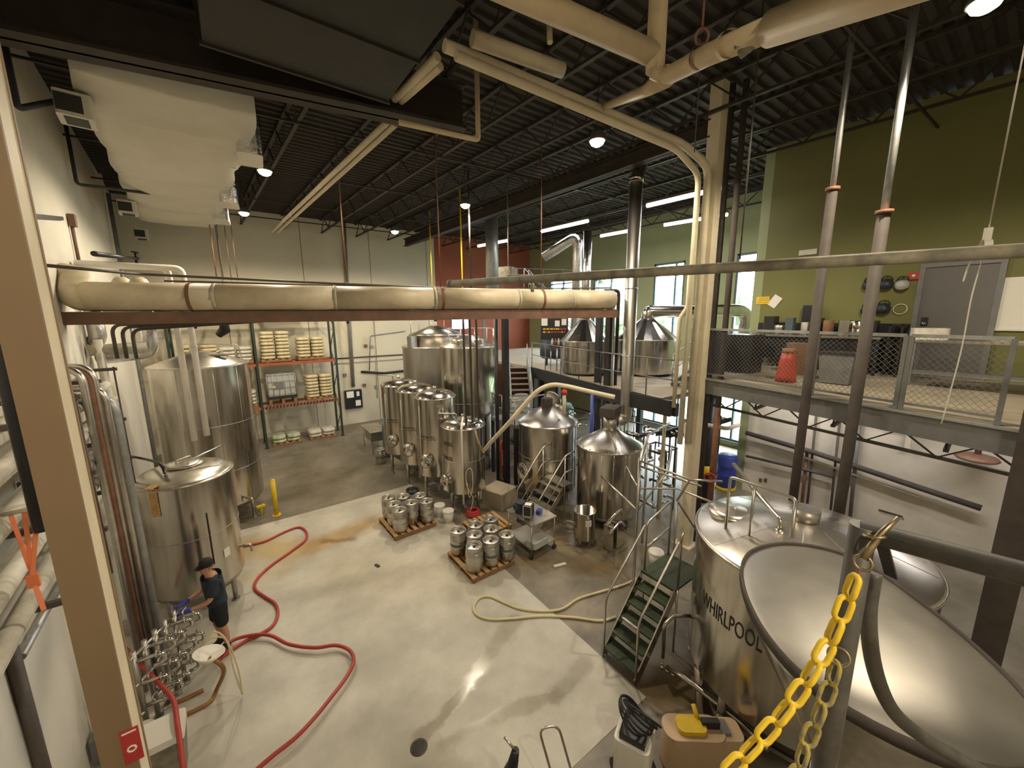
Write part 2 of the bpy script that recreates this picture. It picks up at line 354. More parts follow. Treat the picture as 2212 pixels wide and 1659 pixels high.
dark_marks = [(fp(1200, 1260), fp(1260, 1330), 0.1, 0.5, (1.7, 1.6, 1.5), 0.6, 0), (fp(1130, 1210), fp(1330, 1230), 0.1, 0.4, YEL, 0.7, 1), (fp(1420, 1560), fp(1460, 1540), 0.1, 0.4, (1.8, 1.8, 1.8), 0.6, 1),
    (fp(1170, 1150), fp(1235, 1190), 0.1, 0.3, (1.7, 1.6, 1.45), 0.7, 0), (fp(1100, 1080), fp(1300, 1190), 0.6, 1.6, (0.70, 0.64, 0.52), 0.8, 1), (fp(1500, 1010), fp(1600, 985), 0.6, 2.2, (2.6, 2.5, 2.4), 0.9, 0),  # last mark in this row paints daylight on the floor by the lower windows
    (fp(640, 1060), fp(800, 1010), 0.3, 1.6, (0.72, 0.69, 0.63), 0.8, 0), (fp(1400, 1470), fp(1490, 1500), 0.2, 0.6, (0.9, 0.7, 0.4), 0.7, 1)]
floor_mat('floor_dark', (0.14, 0.122, 0.09), (0.25, 0.225, 0.18), 0.36, dark_marks, 0.9)
mb = MB().box2((-4.2, YF-0.2, -0.2), (XW+0.2, YB+0.2, 0.0)); floor = struct(mb, 'floor', 'floor_dark')
SX, SY0, SY1 = 4.5, 2.8, 12.17
mb = MB().prism([(wallx(SY0), SY0), (SX, SY0), (SX, SY1), (wallx(SY1), SY1)], 0.0, 0.006); struct(mb, 'floor_slab', 'slab', None)['label'] = 'pale grey concrete slab let into the darker floor'
# round floor drain
c = fl(905, 1615); t = thing('floor_drain', 'round dark cast iron drain cover in the pale slab', 'drain', (c.x, c.y, 0.006))
MB().lathe([(0.0, 0.012), (0.10, 0.012), (0.115, 0.004), (0.115, 0.0)], (c.x, c.y, 0.006), 24).build('cover', 'dark_pipe', t)
mb = MB()
for k in range(-3, 4):
    w = sqrt(max(0.0, 0.095**2-(k*0.026)**2)); mb.box((c.x, c.y+k*0.026, 0.020), (2*w, 0.010, 0.008))
mb.build('grate', 'black_steel', t)

# walls
def wl(y0, y1): return [(wallx(y0), y0), (wallx(y1), y1), (wallx(y1)-0.3, y1), (wallx(y0)-0.3, y0)]
wleft = struct(MB().prism(wl(YF, YB+0.3), 0, ZC), 'wall_left', 'wall_white')
mb = MB()
for y in (18.9,): mb.prism([(wallx(y), y), (wallx(y)+0.07, y), (wallx(y+0.28)+0.07, y+0.28), (wallx(y+0.28), y+0.28)], 0, ZC)
mb.build('pilaster', 'wall_white', wleft)
XR = 10.1
wback = struct(MB().box2((wallx(YB)-0.3, YB, 0), (XR, YB+0.3, ZC)), 'wall_back', 'wall_back')
for x in (0.0, 3.2, 6.4, 9.6):
    MB().box2((x-0.012, YB-0.006, 0), (x+0.012, YB, ZC)).build('panel_joint', 'dark_pipe', wback)
# red end wall with a bright window
a = pY(973, 664, YB); b = pY(1014, 712, YB); wx0, wx1, wz0, wz1 = a.x, b.x, b.z, a.z
mb = MB().box2((XR, YB, 0), (wx0, YB+0.3, ZC)).box2((wx1, YB, 0), (XW+0.3, YB+0.3, ZC)).box2((wx0, YB, 0), (wx1, YB+0.3, wz0)).box2((wx0, YB, wz1), (wx1, YB+0.3, ZC))
struct(mb, 'wall_back_red', 'wall_red')
w5 = struct(MB().box2((wx0, YB+0.1, wz0), (wx1, YB+0.13, wz1)), 'window_5', 'pane')
mb = MB().box2((wx0, YB-0.02, wz0), (wx0+0.07, YB+0.12, wz1)).box2((wx1-0.07, YB-0.02, wz0), (wx1, YB+0.12, wz1)).box2((wx0, YB-0.02, wz1-0.07), (wx1, YB+0.12, wz1)).box2((wx0, YB-0.02, wz0), (wx1, YB+0.12, wz0+0.07))
mb.build('window_frame', 'grey_paint', w5)
mb = MB()
for k in range(1, 5): mb.box2((wx0, YB+0.08, wz0+(wz1-wz0)*k/5-0.012), (wx1, YB+0.1, wz0+(wz1-wz0)*k/5+0.012))
mb.build('window_bar', 'grey_paint', w5)
sg = pY(993, 677, YB-0.05); one(MB().box((sg.x, YB-0.05, sg.z), (0.38, 0.02, 0.55)), 'window_sign', 'red_paint', 'small red sign hanging in the window of the red wall', 'sign')
# near right wall: white below the mezzanine, green above, black band
ZD = 4.25
wr = struct(MB().box2((XN, YF, 0), (XN+0.3, YC, ZD-0.15)), 'wall_right_lower', 'wall_lower')
wg = struct(MB().box2((XN, YF, ZD-0.15), (XN+0.3, YC, ZC)), 'wall_right_upper', 'wall_green')
zt, zb = pX(1800, 698, XN).z, pX(1800, 722, XN).z
struct(MB().box2((XN-0.02, 1.95, zb-0.1), (XN, YC, zt)), 'trim_1', 'black_plastic')
struct(MB().box2((XN, YC, 0), (XW, YC+0.25, ZC)), 'wall_return', 'wall_sage')
# window wall
wins = [(5.5, 7.85), (10.1, 11.7), (13.2, 15.6), (17.0, 19.4)]; wz0, wz1 = 4.5, 8.15
low = (6.2, 12.6, 0.25, 3.0)
mb = MB(); ys = [YC] + [v for w in wins for v in w] + [YB]
for i in range(0, len(ys), 2): mb.box2((XW, ys[i], wz0), (XW+0.3, ys[i+1], wz1))
mb.box2((XW, YC, wz1), (XW+0.3, YB, ZC)).box2((XW, YC, low[3]), (XW+0.3, YB, wz0)).box2((XW, YC, 0), (XW+0.3, low[0], low[3])).box2((XW, low[1], 0), (XW+0.3, YB, low[3])).box2((XW, low[0], 0), (XW+0.3, low[1], low[2]))
struct(mb, 'wall_window', 'wall_sage')
def window(n, y0, y1, z0, z1, cols, top):
    g = struct(MB().box2((XW+0.12, y0, z0), (XW+0.14, y1, z1)), 'window_%d' % n, 'pane')
    for (ya, yb, za, zb) in ((y0, y0+0.08, z0, z1), (y1-0.08, y1, z0, z1), (y0, y1, z1-0.08, z1), (y0, y1, z0, z0+0.08)):
        MB().box2((XW+0.02, ya, za), (XW+0.2, yb, zb)).build('window_frame', 'blue_grey', g)
    for k in cols: MB().box2((XW+0.05, y0+(y1-y0)*k-0.035, z0), (XW+0.19, y0+(y1-y0)*k+0.035, z1)).build('mullion', 'blue_grey', g)
    if top: MB().box2((XW+0.05, y0, z1-top-0.03), (XW+0.19, y1, z1-top+0.03)).build('transom', 'blue_grey', g)
    MB().box2((XW-0.08, y0-0.05, z0-0.05), (XW+0.05, y1+0.05, z0)).build('window_sill', 'grey_paint', g)
for i, (y0, y1) in enumerate(wins): window(i+1, y0, y1, wz0, wz1, (0.3,) if i < 2 else (0.5,), 0.45)
window(6, low[0], low[1], low[2], low[3], (0.2, 0.4, 0.6, 0.8), 0)
struct(MB().box2((-4.2, YF-0.3, 0), (XN+0.3, YF, ZC)), 'wall_front', 'wall_white')
# ceiling: fluted steel deck, open web joists, beams
mb = MB(); prof = []; x = -4.2
while x < XW+0.3:
    prof += [(x, ZC), (x+0.10, ZC), (x+0.13, ZC+0.06), (x+0.22, ZC+0.06)]; x += 0.25
# flutes run along X: profile laid out along Y
pr = []; y = YF-0.3
while y < YB+0.3: pr += [(y, ZC), (y+0.10, ZC), (y+0.13, ZC+0.06), (y+0.22, ZC+0.06)]; y += 0.25
vs = [V((-4.2, p[0], p[1])) for p in pr] + [V((XW+0.3, p[0], p[1])) for p in pr]; n = len(pr)
ceil = struct(MB().add(vs, [(i, i+1, n+i+1, n+i) for i in range(n-1)]).box2((-4.2, YF-0.3, ZC+0.08), (XW+0.3, YB+0.3, ZC+0.25)), 'ceiling', 'roof_dark')
jx = []
for k in range(12):
    x0 = -1.6 + 1.62*k; f = lambda y: x0 + WLK*0.9*(y-10); mb = MB(); ya, yb = YF, YB-0.05
    if x0 > 14.2: ya = YC+0.3
    elif x0 > XN-0.2: ya = YC+0.3
    mb.beam((f(ya), ya, ZC-0.04), (f(yb), yb, ZC-0.04), 0.09, 0.06); mb.beam((f(ya), ya, ZC-0.62), (f(yb), yb, ZC-0.62), 0.08, 0.05)
    nseg = int((yb-ya)/0.62)
    for i in range(nseg):
        y0 = ya + (yb-ya)*i/nseg; y1 = ya + (yb-ya)*(i+1)/nseg; lo, hi = (ZC-0.62, ZC-0.05) if i % 2 else (ZC-0.05, ZC-0.62)
        mb.beam((f(y0), y0, lo), (f(y1), y1, hi), 0.03, 0.03)
    mb.build('roof_joist', 'roof_steel', ceil)
for y in (2.5, 9.8, 13.2, 16.6, 19.4):
    MB().beam((wallx(y), y+0.2, ZC-0.66), (XN if y < YC else XW, y-0.5, ZC-0.66), 0.04, 0.04).build('bridging', 'roof_steel', ceil)
def ibeam(a, b, w, h, tw=0.02, tf=0.03):
    mb = MB(); a, b = V(a), V(b); z = V((0, 0, 1)); mb.beam(a, b, tw, h); mb.beam(a+z*(h/2-tf/2), b+z*(h/2-tf/2), w, tf); mb.beam(a-z*(h/2-tf/2), b-z*(h/2-tf/2), w, tf); return mb
a = fl(0, 80, 9.0); b = fl(1000, 288, 9.0); d = (a-b).normalized(); a2 = b + d*6.25
mb = ibeam(V((a2.x, a2.y, 9.36)), V((b.x, b.y, 9.36)), 0.42, 0.72, 0.05, 0.05); one(mb, 'roof_girder', 'roof_steel', 'deep dark steel girder crossing under the roof beside the white duct', 'girder')
mb = ibeam((8.7, 4.7, 9.55), (8.0, 20.5, 9.55), 0.25, 0.36, 0.03, 0.03); one(mb, 'roof_girder', 'roof_steel', 'dark steel girder running from the beige column towards the red wall', 'girder')
# dark grey sheet metal duct under the roof near the camera
P0, P1 = fl(975, 72, 9.05), fl(842, 214, 9.05)
t = thing('roof_duct', 'dark grey sheet metal duct under the roof near the girder', 'duct', (P1.x-1.0, P1.y-2, 9.05))
yy = [1.2, 2.7, 4.2, 5.4, 6.6]
for i in range(4):
    MB().box2((P1.x-2.3, yy[i]+0.012, 9.05), (P1.x, yy[i+1]-0.012, 9.7)).build('duct_section', 'roof_grey', t)
    MB().box2((P1.x-2.33, yy[i+1]-0.02, 9.02), (P1.x+0.03, yy[i+1]+0.02, 9.73)).build('flange', 'roof_steel', t)
# outside: lawn and trees seen through the windows
struct(MB().box2((XW+0.5, -30, -0.4), (75, 70, -0.3)), 'ground', 'lawn')
def tree(x, y, h, r, label):
    t = thing('tree', label, 'tree', (x, y, -0.3), 'trees outside the windows'); MB().cyl((x, y, -0.3), (x, y, h*0.5), 0.28, 0.15, 8).build('trunk', 'bark', t)
    mb = MB(); rnd = random.Random(int(x*7+y*13))
    for k in range(34):
        a, e, q = rnd.uniform(0, 2*pi), rnd.uniform(-0.5, 1.4), r*rnd.uniform(0.35, 0.95); rr = r*rnd.uniform(0.25, 0.42)
        cx, cy, cz = x+cos(a)*cos(e)*q, y+sin(a)*cos(e)*q, h*0.62+sin(e)*q*1.1; o = len(mb.v); m2 = MB().sphere((0, 0, 0), 1, 8)
        mb.add([V((cx, cy, cz)) + p*rr*rnd.uniform(0.75, 1.2) for p in m2.v], m2.f, False)
    mb.build('foliage', 'leaf', t)
for i, (x, y, h, r) in enumerate([(33, 10, 7.0, 3.2), (36, 19, 7.6, 3.6), (31, 26, 7.0, 3.4), (38, 33, 8.2, 4.2), (42, 3, 7.2, 3.6), (45, 14, 8.5, 4.0), (46, 26, 8.0, 4.4), (44, 42, 8.5, 4.5)]):
    tree(x, y, h, r, 'leafy green tree outside the windows, %s' % ('nearest the green corner', 'in the front row second from the corner', 'in the front row third from the corner', 'in the front row farthest from the corner', 'in the back row nearest the corner', 'in the back row second from the corner', 'in the back row third from the corner', 'tallest in the back row')[i])
# ================================================================== LAMPS
def highbay(x, y, z, label):
    t = thing('high_bay_lamp', label, 'lamp', (x, y, z), 'round high bay lamps under the roof')
    MB().lathe([(0.0, 0.20), (0.10, 0.20), (0.14, 0.10), (0.17, 0.03), (0.17, 0.0), (0.155, 0.0)], (x, y, z), 20).build('housing', 'lamp_body', t)
    MB().lathe([(0.0, -0.10), (0.07, -0.092), (0.12, -0.06), (0.15, 0.0)], (x, y, z), 20).build('diffuser', 'lamp_glow', t)
    MB().cyl((x, y, z+0.19), (x, y, ZC), 0.008, n=6).build('hanger', 'roof_steel', t)
    ld = bpy.data.lights.new('lamp_light', 'SPOT'); ld.spot_size = radians(168); ld.spot_blend = 0.35; ld.shadow_soft_size = 0.14; ld.energy = LAMP_W; ld.color = (1.0, 0.86, 0.64)
    lo = bpy.data.objects.new('lamp_light', ld); COL.objects.link(lo); lo.parent = t; lo.location = (0, 0, -0.26)
for px, py, lab in ((572, 370, 'round lit high bay lamp beside the white wrapped duct, second from the back wall'), (527, 460, 'round lit high bay lamp beside the white wrapped duct, nearest the back wall'),
    (853, 500, 'round lit high bay lamp in front of the tan back wall and its conduit'), (1005, 443, 'round lit high bay lamp above the tall fermenters'),
    (1290, 305, 'round lit high bay lamp near the bend of the cream roof pipes'), (2130, 5, 'round lit high bay lamp in front of the green wall')):
    p = fl(px, py, 9.2); highbay(p.x, p.y, 9.2, lab)
highbay(1.4, 5.6, 9.9, 'round lit high bay lamp above the dark grey roof duct')
highbay(0.8, -2.6, 9.2, 'round lit high bay lamp overhead of the viewing deck')
def linear(p0, p1, label, watt=None):
    p0, p1 = V(p0), V(p1); c = (p0+p1)/2; t = thing('linear_lamp', label, 'lamp', (c.x, c.y, c.z), 'long tube lamps under the roof'); d = (p1-p0)
    MB().beam(p0+V((0, 0, 0.05)), p1+V((0, 0, 0.05)), 0.16, 0.07).build('housing', 'lamp_body', t)
    MB().cyl(p0-V((0,0,0.035)), p1-V((0,0,0.035)), 0.06, n=10).build('tube', 'tube_glow', t)
    for q in (0.1, 0.9): p = p0 + d*q; MB().cyl((p.x, p.y, p.z+0.08), (p.x, p.y, p.z+0.14 if p.z < 5 else ZC), 0.006, n=5).build('hanger', 'roof_steel', t)
    ld = bpy.data.lights.new('tube_light', 'AREA'); ld.shape = 'RECTANGLE'; ld.size = d.length*0.95; ld.size_y = 0.12; ld.energy = watt or TUBE_W; ld.color = (1.0, 0.95, 0.92)
    lo = bpy.data.objects.new('tube_light', ld); COL.objects.link(lo); lo.parent = t; lo.location = (0, 0, -0.13); lo.rotation_euler = (0, 0, atan2(d.y, d.x))
for a, b, lab in (((1170, 498), (1270, 475), 'long lit tube lamp above the black chalk tank'), ((1398, 442), (1566, 402), 'long lit tube lamp crossing behind the beige column, upper one'), ((1298, 508), (1368, 495), 'short looking lit tube lamp left of the tall stack pipe'),
    ((1435, 484), (1572, 461), 'long lit tube lamp crossing behind the beige column, lower one'), ((1033, 530), (1096, 518), 'lit tube lamp in front of the red wall')):
    linear(fl(*a, 9.2), fl(*b, 9.2), lab)
for a, b, lab in (((11.9, 2.6, 3.98), (11.9, 4.4, 3.98), 'added fill lamp hidden under the right mezzanine near the blue barrel'), ((11.3, -0.6, 3.98), (11.3, 1.4, 3.98), 'added fill lamp hidden under the right mezzanine near the vent head'),
    ((11.0, 7.4, 3.34), (11.0, 9.4, 3.34), 'added fill lamp hidden under the brewhouse deck above the pipe skids'), ((12.6, 11.0, 3.34), (12.6, 13.0, 3.34), 'added fill lamp hidden deep under the brewhouse deck')): linear(a, b, lab, 45 if 'mezzanine' in lab else 22)  # unseen strip lamps added to brighten the space under both decks
# ================================================================== VESSELS
def dirang(c): return atan2(-c[1], -c[0])                        # bearing from a vessel towards the viewing rail
def vessel(name, label, c, r, z0, z1, top='dish', legs=4, mtl='steel', seams=(), lidm='steel_lid', cone=0.35, group=None, bottom='dish', neck=None, legr=0.045, rim=True, cat='tank'):
    x, y = c; t = thing(name, label, cat, (x, y, 0), group)
    MB().lathe([(r, z0), (r, z1)], (x, y, 0), 56).build('shell', mtl, t)
    h = cone
    if top == 'dish': pr = [(r+0.02, z1-0.02), (r+0.02, z1+0.02), (r*0.97, z1+0.045), (r*0.85, z1+0.42*h+0.03), (r*0.6, z1+0.80*h), (r*0.3, z1+0.97*h), (0.001, z1+h)]
    else:
        e = neck or 0.12; pr = [(r+0.025, z1-0.03), (r+0.025, z1+0.01), (r*0.99, z1+0.03), (e, z1+h), (0.001, z1+h)]
    MB().lathe(pr, (x, y, 0), 56).build('lid', lidm, t)
    if rim: MB().ring((x, y, z1), r+0.02, 0.018, 56, 6).build('rim', 'steel_pipe', t)
    b = [(r, z0), (r*0.93, z0-0.12), (r*0.6, z0-0.26), (0.1, z0-0.32), (0.001, z0-0.32)] if bottom == 'dish' else [(r, z0), (0.12, z0-bottom), (0.001, z0-bottom)]
    MB().lathe(b, (x, y, 0), 40).build('bottom', 'steel_matte', t)
    for z in seams: MB().ring((x, y, z), r+0.001, 0.007, 56, 5).build('weld_seam', 'steel_matte', t)
    for k in range(legs):
        a = dirang(c) + 2*pi*(k+0.5)/legs; px, py = x+cos(a)*(r-0.07), y+sin(a)*(r-0.07)
        lg = MB().cyl((px, py, 0.03), (px, py, z0+0.1), legr, n=12).build('leg', 'steel_matte', t); MB().cyl((px, py, 0), (px, py, 0.03), legr*1.6, n=12).build('foot', 'steel_matte', lg)
    return t
def hatch(t, c, r, hh=0.07, up=(0, 0, 1), m='steel_lid'):
    u = V(up).normalized(); c = V(c); o = MB().lathe([(r, -0.05), (r, hh*0.5), (r*1.06, hh*0.5), (r*1.06, hh*0.8), (r*0.7, hh*1.3), (0.001, hh*1.6)], c, 32, axis=u).build('manway', m, t)
    x, y = MB().frame(u); MB().tube([c+x*r*0.5+u*hh*1.2, c+x*r*0.5+u*(hh*1.2+0.08), c-x*r*0.5+u*(hh*1.2+0.08), c-x*r*0.5+u*hh*1.2], 0.012, 6, bend=0.04).build('handle', 'steel_pipe', o); return o
def sideport(t, c, r, z, ang, R=0.2, name='manway'):              # round door on the side of a shell
    d = V((cos(ang), sin(ang), 0)); p = V((c[0], c[1], z)) + d*(r-0.02)
    o = MB().lathe([(R, 0.0), (R, 0.10), (R*1.1, 0.10), (R*1.1, 0.14), (R*0.8, 0.17), (0.001, 0.19)], p, 28, axis=d).build(name, 'steel_mirror', t)
    MB().ring(p+d*0.12, R*1.12, 0.015, 28, 6, axis=d).build('clamp_ring', 'steel_pipe', o)
    MB().cyl(p+d*0.18, p+d*0.27, 0.02, n=10).cyl(p+d*0.25+V((0, 0, -0.09)), p+d*0.25+V((0, 0, 0.09)), 0.012, n=8).build('handwheel', 'steel_pipe', o); return o
def tri_pipe(t, pts, r=0.025, bend=0.08, m='steel_pipe', name='pipe', n=10): return MB().tube(pts, r, n, bend=bend).build(name, m, t)
def toprail(t, c, r, z0, z1, a0, a1, n=5, name='guard_rail'):     # hoop rail round a tank top
    x, y = c; pts = [V((x+r*cos(a0+(a1-a0)*i/20), y+r*sin(a0+(a1-a0)*i/20), z1)) for i in range(21)]; mb = MB().tube(pts, 0.018, 8)
    for i in range(n): a = a0+(a1-a0)*i/(n-1); mb.cyl((x+r*cos(a), y+r*sin(a), z0), (x+r*cos(a), y+r*sin(a), z1), 0.016, n=8)
    return mb.build(name, 'steel_pipe', t)
# --- front left bright tank beside the worker
T1 = (-1.02, 9.5); r1 = 0.76; a = dirang(T1)
t = vessel('bright_tank', 'bare stainless bright tank by the left wall behind the worker', T1, r1, 0.55, 2.72, 'dish', 4, seams=(1.65,), cone=0.16)
hatch(t, (T1[0]+0.02, T1[1]+0.10, 2.86), 0.30, 0.06)
MB().tube([(T1[0]+0.1, T1[1]-0.2, 2.95), (T1[0]+0.12, T1[1]-0.15, 3.02), (T1[0]+0.62, T1[1]+0.15, 3.12)], 0.016, 8).build('lid_handle', 'steel_pipe', t)
tri_pipe(t, [(T1[0]+r1, T1[1]-0.1, 0.95), (T1[0]+r1+0.14, T1[1]-0.14, 0.95), (T1[0]+r1+0.14, T1[1]-0.14, 0.80)], 0.025, 0.05, name='sample_valve')
al = a+0.62; MB().box((T1[0]+cos(al)*(r1+0.006), T1[1]+sin(al)*(r1+0.006), 1.15), (0.012, 0.12, 0.17), rz=al).build('label_plate', 'paper', t)
al = a+0.30; MB().tube([(T1[0]+cos(al)*(r1+0.012), T1[1]+sin(al)*(r1+0.012), z) for z in (1.05, 1.6, 2.1)], 0.01, 6).build('sight_cable', 'black_rubber', t)
al = a-0.62; MB().box((T1[0]+cos(al)*(r1-0.06), T1[1]+sin(al)*(r1-0.06), 2.80), (0.32, 0.13, 0.02), rz=al).box((T1[0]+cos(al)*(r1+0.01), T1[1]+sin(al)*(r1+0.01), 2.5), (0.012, 0.13, 0.52), rz=al).build('insulation_tape', 'wood', t)
# --- tall bright tank behind it
T2 = (-0.74, 13.5); r2 = 1.08; a = dirang(T2)
t = vessel('bright_tank', 'tall stainless bright tank by the left wall with a railing on its lid', T2, r2, 0.6, 4.47, 'cone', 4, seams=(1.6, 2.9), cone=0.34, neck=0.22)
for al in (a+0.2, a+0.75, a-0.5): MB().cyl((T2[0]+cos(al)*(r2+0.002), T2[1]+sin(al)*(r2+0.002), 0.62), (T2[0]+cos(al)*(r2+0.002), T2[1]+sin(al)*(r2+0.002), 4.45), 0.005, n=5).build('seam', 'steel_matte', t)
q = [at(553, 777, (T2[0]+0.9, T2[1]-0.5, 0))]; z5 = 4.95
MB().tube([(T2[0]+0.95, T2[1]+0.2, 4.48), (T2[0]+0.9, T2[1]+0.2, z5), (T2[0]-0.2, T2[1]+0.35, z5+0.05), (T2[0]-0.2, T2[1]+0.35, 4.75)], 0.016, 8, bend=0.08).build('guard_rail', 'steel_pipe', t)
hatch(t, (T2[0]+0.45, T2[1]+0.0, 4.66), 0.2, 0.05); MB().box((T2[0]+0.35, T2[1]-0.35, 4.72), (0.55, 0.12, 0.05), rz=-0.3).build('lid_bracket', 'grey_paint', t)
tri_pipe(t, [(T2[0]+0.6, T2[1]-0.95, 0.75), (T2[0]+0.75, T2[1]-1.1, 0.75), (T2[0]+0.75, T2[1]-1.1, 0.55)], 0.03, 0.06, name='outlet_valve')
# --- the row of four lettered fermenters
FER = [((5.30, 9.78), 0.62, 0.62, 2.55, 'stainless fermenter with a cleaning pipe arm down its front, nearest the keg pallets'), ((5.06, 11.14), 0.63, 0.75, 3.22, 'lettered stainless fermenter second in the row of four, round door on its front'),
       ((4.95, 12.46), 0.63, 0.75, 3.24, 'lettered stainless fermenter third in the row of four'), ((4.84, 13.78), 0.63, 0.75, 3.26, 'lettered stainless fermenter last in the row of four, nearest the steel sink')]
for i, (c, r, z0, z1, lab) in enumerate(FER):
    a = dirang(c); t = vessel('fermenter', lab, c, r, z0, z1, 'dish', 4, seams=(z0+(z1-z0)*0.5,), cone=0.22, bottom=0.42, group='fermenters in a row', lidm='steel')
    MB().ring((c[0], c[1], z1+0.17), r*0.42, 0.014, 32, 6).build('lid_ring', 'steel_mirror', t)
    MB().cyl((c[0], c[1], z1+0.18), (c[0], c[1], z1+0.32), 0.05, n=12).build('lid_port', 'steel_pipe', t)
    for k in range(10):
        al = a-1.2+2.4*k/9; MB().sphere((c[0]+cos(al)*(r-0.01), c[1]+sin(al)*(r-0.01), z1+0.05), 0.022, 8).build('lid_bolt', 'steel_mirror', t)
    if i == 0:
        wrap_text('50BBL', 0.17, c, r+0.004, a-0.85, 2.05, t); wrap_text('50BBL', 0.17, c, r+0.004, a-0.85, 1.62, t)
        d = V((cos(a), sin(a), 0)); s = V((-sin(a), cos(a), 0)); p = V((c[0], c[1], 0)) + d*(r+0.05)
        tri_pipe(t, [p+s*-0.05+V((0, 0, 0.35)), p+s*-0.05+V((0, 0, 2.62)), V((c[0], c[1], 0))+d*0.3+V((0, 0, 2.85))], 0.028, 0.1, 'pvc', 'cleaning_arm')
        MB().tube(smoothpath([p+s*0.10+V((0, 0, 0.02)), p+s*0.22+V((0, 0, 0.5)), p+s*0.06+V((0, 0, 0.9)), p+s*0.05+V((0, 0, 1.35)), p+s*0.2+V((0, 0, 1.4)), p+s*0.22+V((0, 0, 0.9)), p+s*0.12+V((0, 0, 0.55)), p+s*0.06+V((0, 0, 1.0))]), 0.012, 7).build('cooling_hose', 'insul', t)
        sideport(t, c, r, 1.0, a-0.95, 0.16)
        MB().box((c[0]+cos(a-0.85)*(r+0.13), c[1]+sin(a-0.85)*(r+0.13), 0.82), (0.01, 0.13, 0.18), rz=a-0.85).build('tag_card', 'paper', t)
    else:
        wrap_text('50BBL', 0.2, c, r+0.004, a-0.45, 1.95, t); sideport(t, c, r, 1.3, a-0.50, 0.19)
        MB().tube([(c[0]+cos(a-0.9)*(r+0.01), c[1]+sin(a-0.9)*(r+0.01), z) for z in (0.8, 3.0)], 0.012, 6).build('sight_tube', 'insul', t)
    tri_pipe(t, [(c[0], c[1], z0-0.40), (c[0], c[1], z0-0.48), (c[0]+cos(a)*0.5, c[1]+sin(a)*0.5, z0-0.48)], 0.03, 0.05, name='outlet')
    if i in (0, 3):
        tri_pipe(t, [(c[0]-0.2, c[1]+0.1, z1+0.15), (c[0]-0.15, c[1]+0.1, z1+0.33), (c[0]-0.62, c[1]+0.35, z1+0.36)], 0.022, 0.06, name='vent_pipe')
# --- two big vessels further back
T8 = (7.2, 12.7)
t = vessel('brewing_tank', 'polished tall stainless tank with a rail hoop on its lid, behind the fermenters', T8, 1.06, 0.7, 4.60, 'cone', 4, seams=(2.6,), cone=0.42, neck=0.25)
hatch(t, (T8[0]-0.55, T8[1]-0.25, 4.78), 0.24, 0.09); hatch(t, (T8[0]+0.12, T8[1]-0.55, 4.80), 0.2, 0.08)
toprail(t, T8, 1.0, 4.6, 5.25, -0.9, 1.9, 6)
T7 = (7.25, 15.65)
t = vessel('brewing_tank', 'dull grey stainless tank with a raised collar, tallest behind the fermenters', T7, 1.42, 0.7, 4.45, 'cone', 4, mtl='steel_matte', seams=(2.6,), cone=0.02, neck=1.0, rim=True)
MB().lathe([(1.12, 4.45), (1.12, 4.92), (1.14, 4.92), (1.14, 4.96), (0.2, 5.32), (0.001, 5.32)], (*T7, 0), 48).build('collar', 'steel_lid', t)
MB().box((T7[0]-1.25, T7[1]-0.45, 4.7), (0.3, 0.25, 0.45), rz=0.3).build('gauge_box', 'steel_matte', t); toprail(t, T7, 1.1, 4.95, 5.7, 0.2, 2.4, 5)
# --- brew kettles with conical lids
T9 = (7.72, 8.75); t = vessel('brew_kettle', 'stainless kettle with conical lid and open hatch behind the steel stair', T9, 0.90, 0.45, 2.48, 'cone', 4, seams=(1.5,), cone=0.48, neck=0.16); a = dirang(T9)
sideport(t, T9, 0.90, 1.05, a-0.85, 0.24); hatch(t, (T9[0]+0.55, T9[1]-0.05, 2.80), 0.30, 0.06, up=(0.5, -0.15, 1))
MB().lathe([(0.30, 0), (0.30, 0.05), (0.27, 0.07), (0.001, 0.1)], (T9[0]+0.42, T9[1]+0.25, 3.05), 28, axis=(0.75, 0.2, 0.35)).build('hatch_lid', 'steel_matte', t)
MB().box((T9[0]-0.02, T9[1]+0.05, 3.08), (0.3, 0.26, 0.24), rz=0.5).cyl((T9[0], T9[1], 2.9), (T9[0], T9[1], 3.2), 0.16, n=14).build('agitator_motor', 'grey_post', t)
MB().tube([(T9[0]-0.3, T9[1]-0.72, 2.5), (T9[0]-0.32, T9[1]-0.75, 2.68), (T9[0]-0.1, T9[1]-0.62, 2.68), (T9[0]+0.15, T9[1]-0.75, 2.5)], 0.015, 7, bend=0.05).build('lid_handle', 'steel_pipe', t)
T10 = (8.22, 6.72); t = vessel('brew_kettle', 'stainless kettle with conical lid under the tall stack pipe', T10, 0.86, 0.35, 2.18, 'cone', 4, seams=(), cone=0.42, neck=0.2); a = dirang(T10)
for al in (-0.55, -0.2, 0.15, 0.5): MB().cyl((T10[0]+cos(a+al)*(0.866), T10[1]+sin(a+al)*0.866, 0.6), (T10[0]+cos(a+al)*0.866, T10[1]+sin(a+al)*0.866, 2.14), 0.008, n=6).build('seam_strip', 'steel_mirror', t)
for k in range(9): al = a-1.2+2.4*k/8; MB().sphere((T10[0]+cos(al)*0.87, T10[1]+sin(al)*0.87, 2.21), 0.022, 8).build('lid_bolt', 'steel_mirror', t)
MB().cyl((*T10, 2.55), (*T10, 2.98), 0.19, n=20).build('lid_neck', 'steel_matte', t)
MB().box((T10[0], T10[1], 3.12), (0.62, 0.42, 0.24), rz=0.4).build('motor_box', 'grey_post', t)
MB().tube([(T10[0]-0.12, T10[1]-0.1, 2.6), (T10[0]-0.30, T10[1]-0.4, 2.45), (T10[0]-0.46, T10[1]-0.62, 2.3)], 0.02, 7).build('wash_pipe', 'steel_pipe', t)
sp = at(1378, 850, (T10[0]+0.52, T10[1]-0.05, 0))
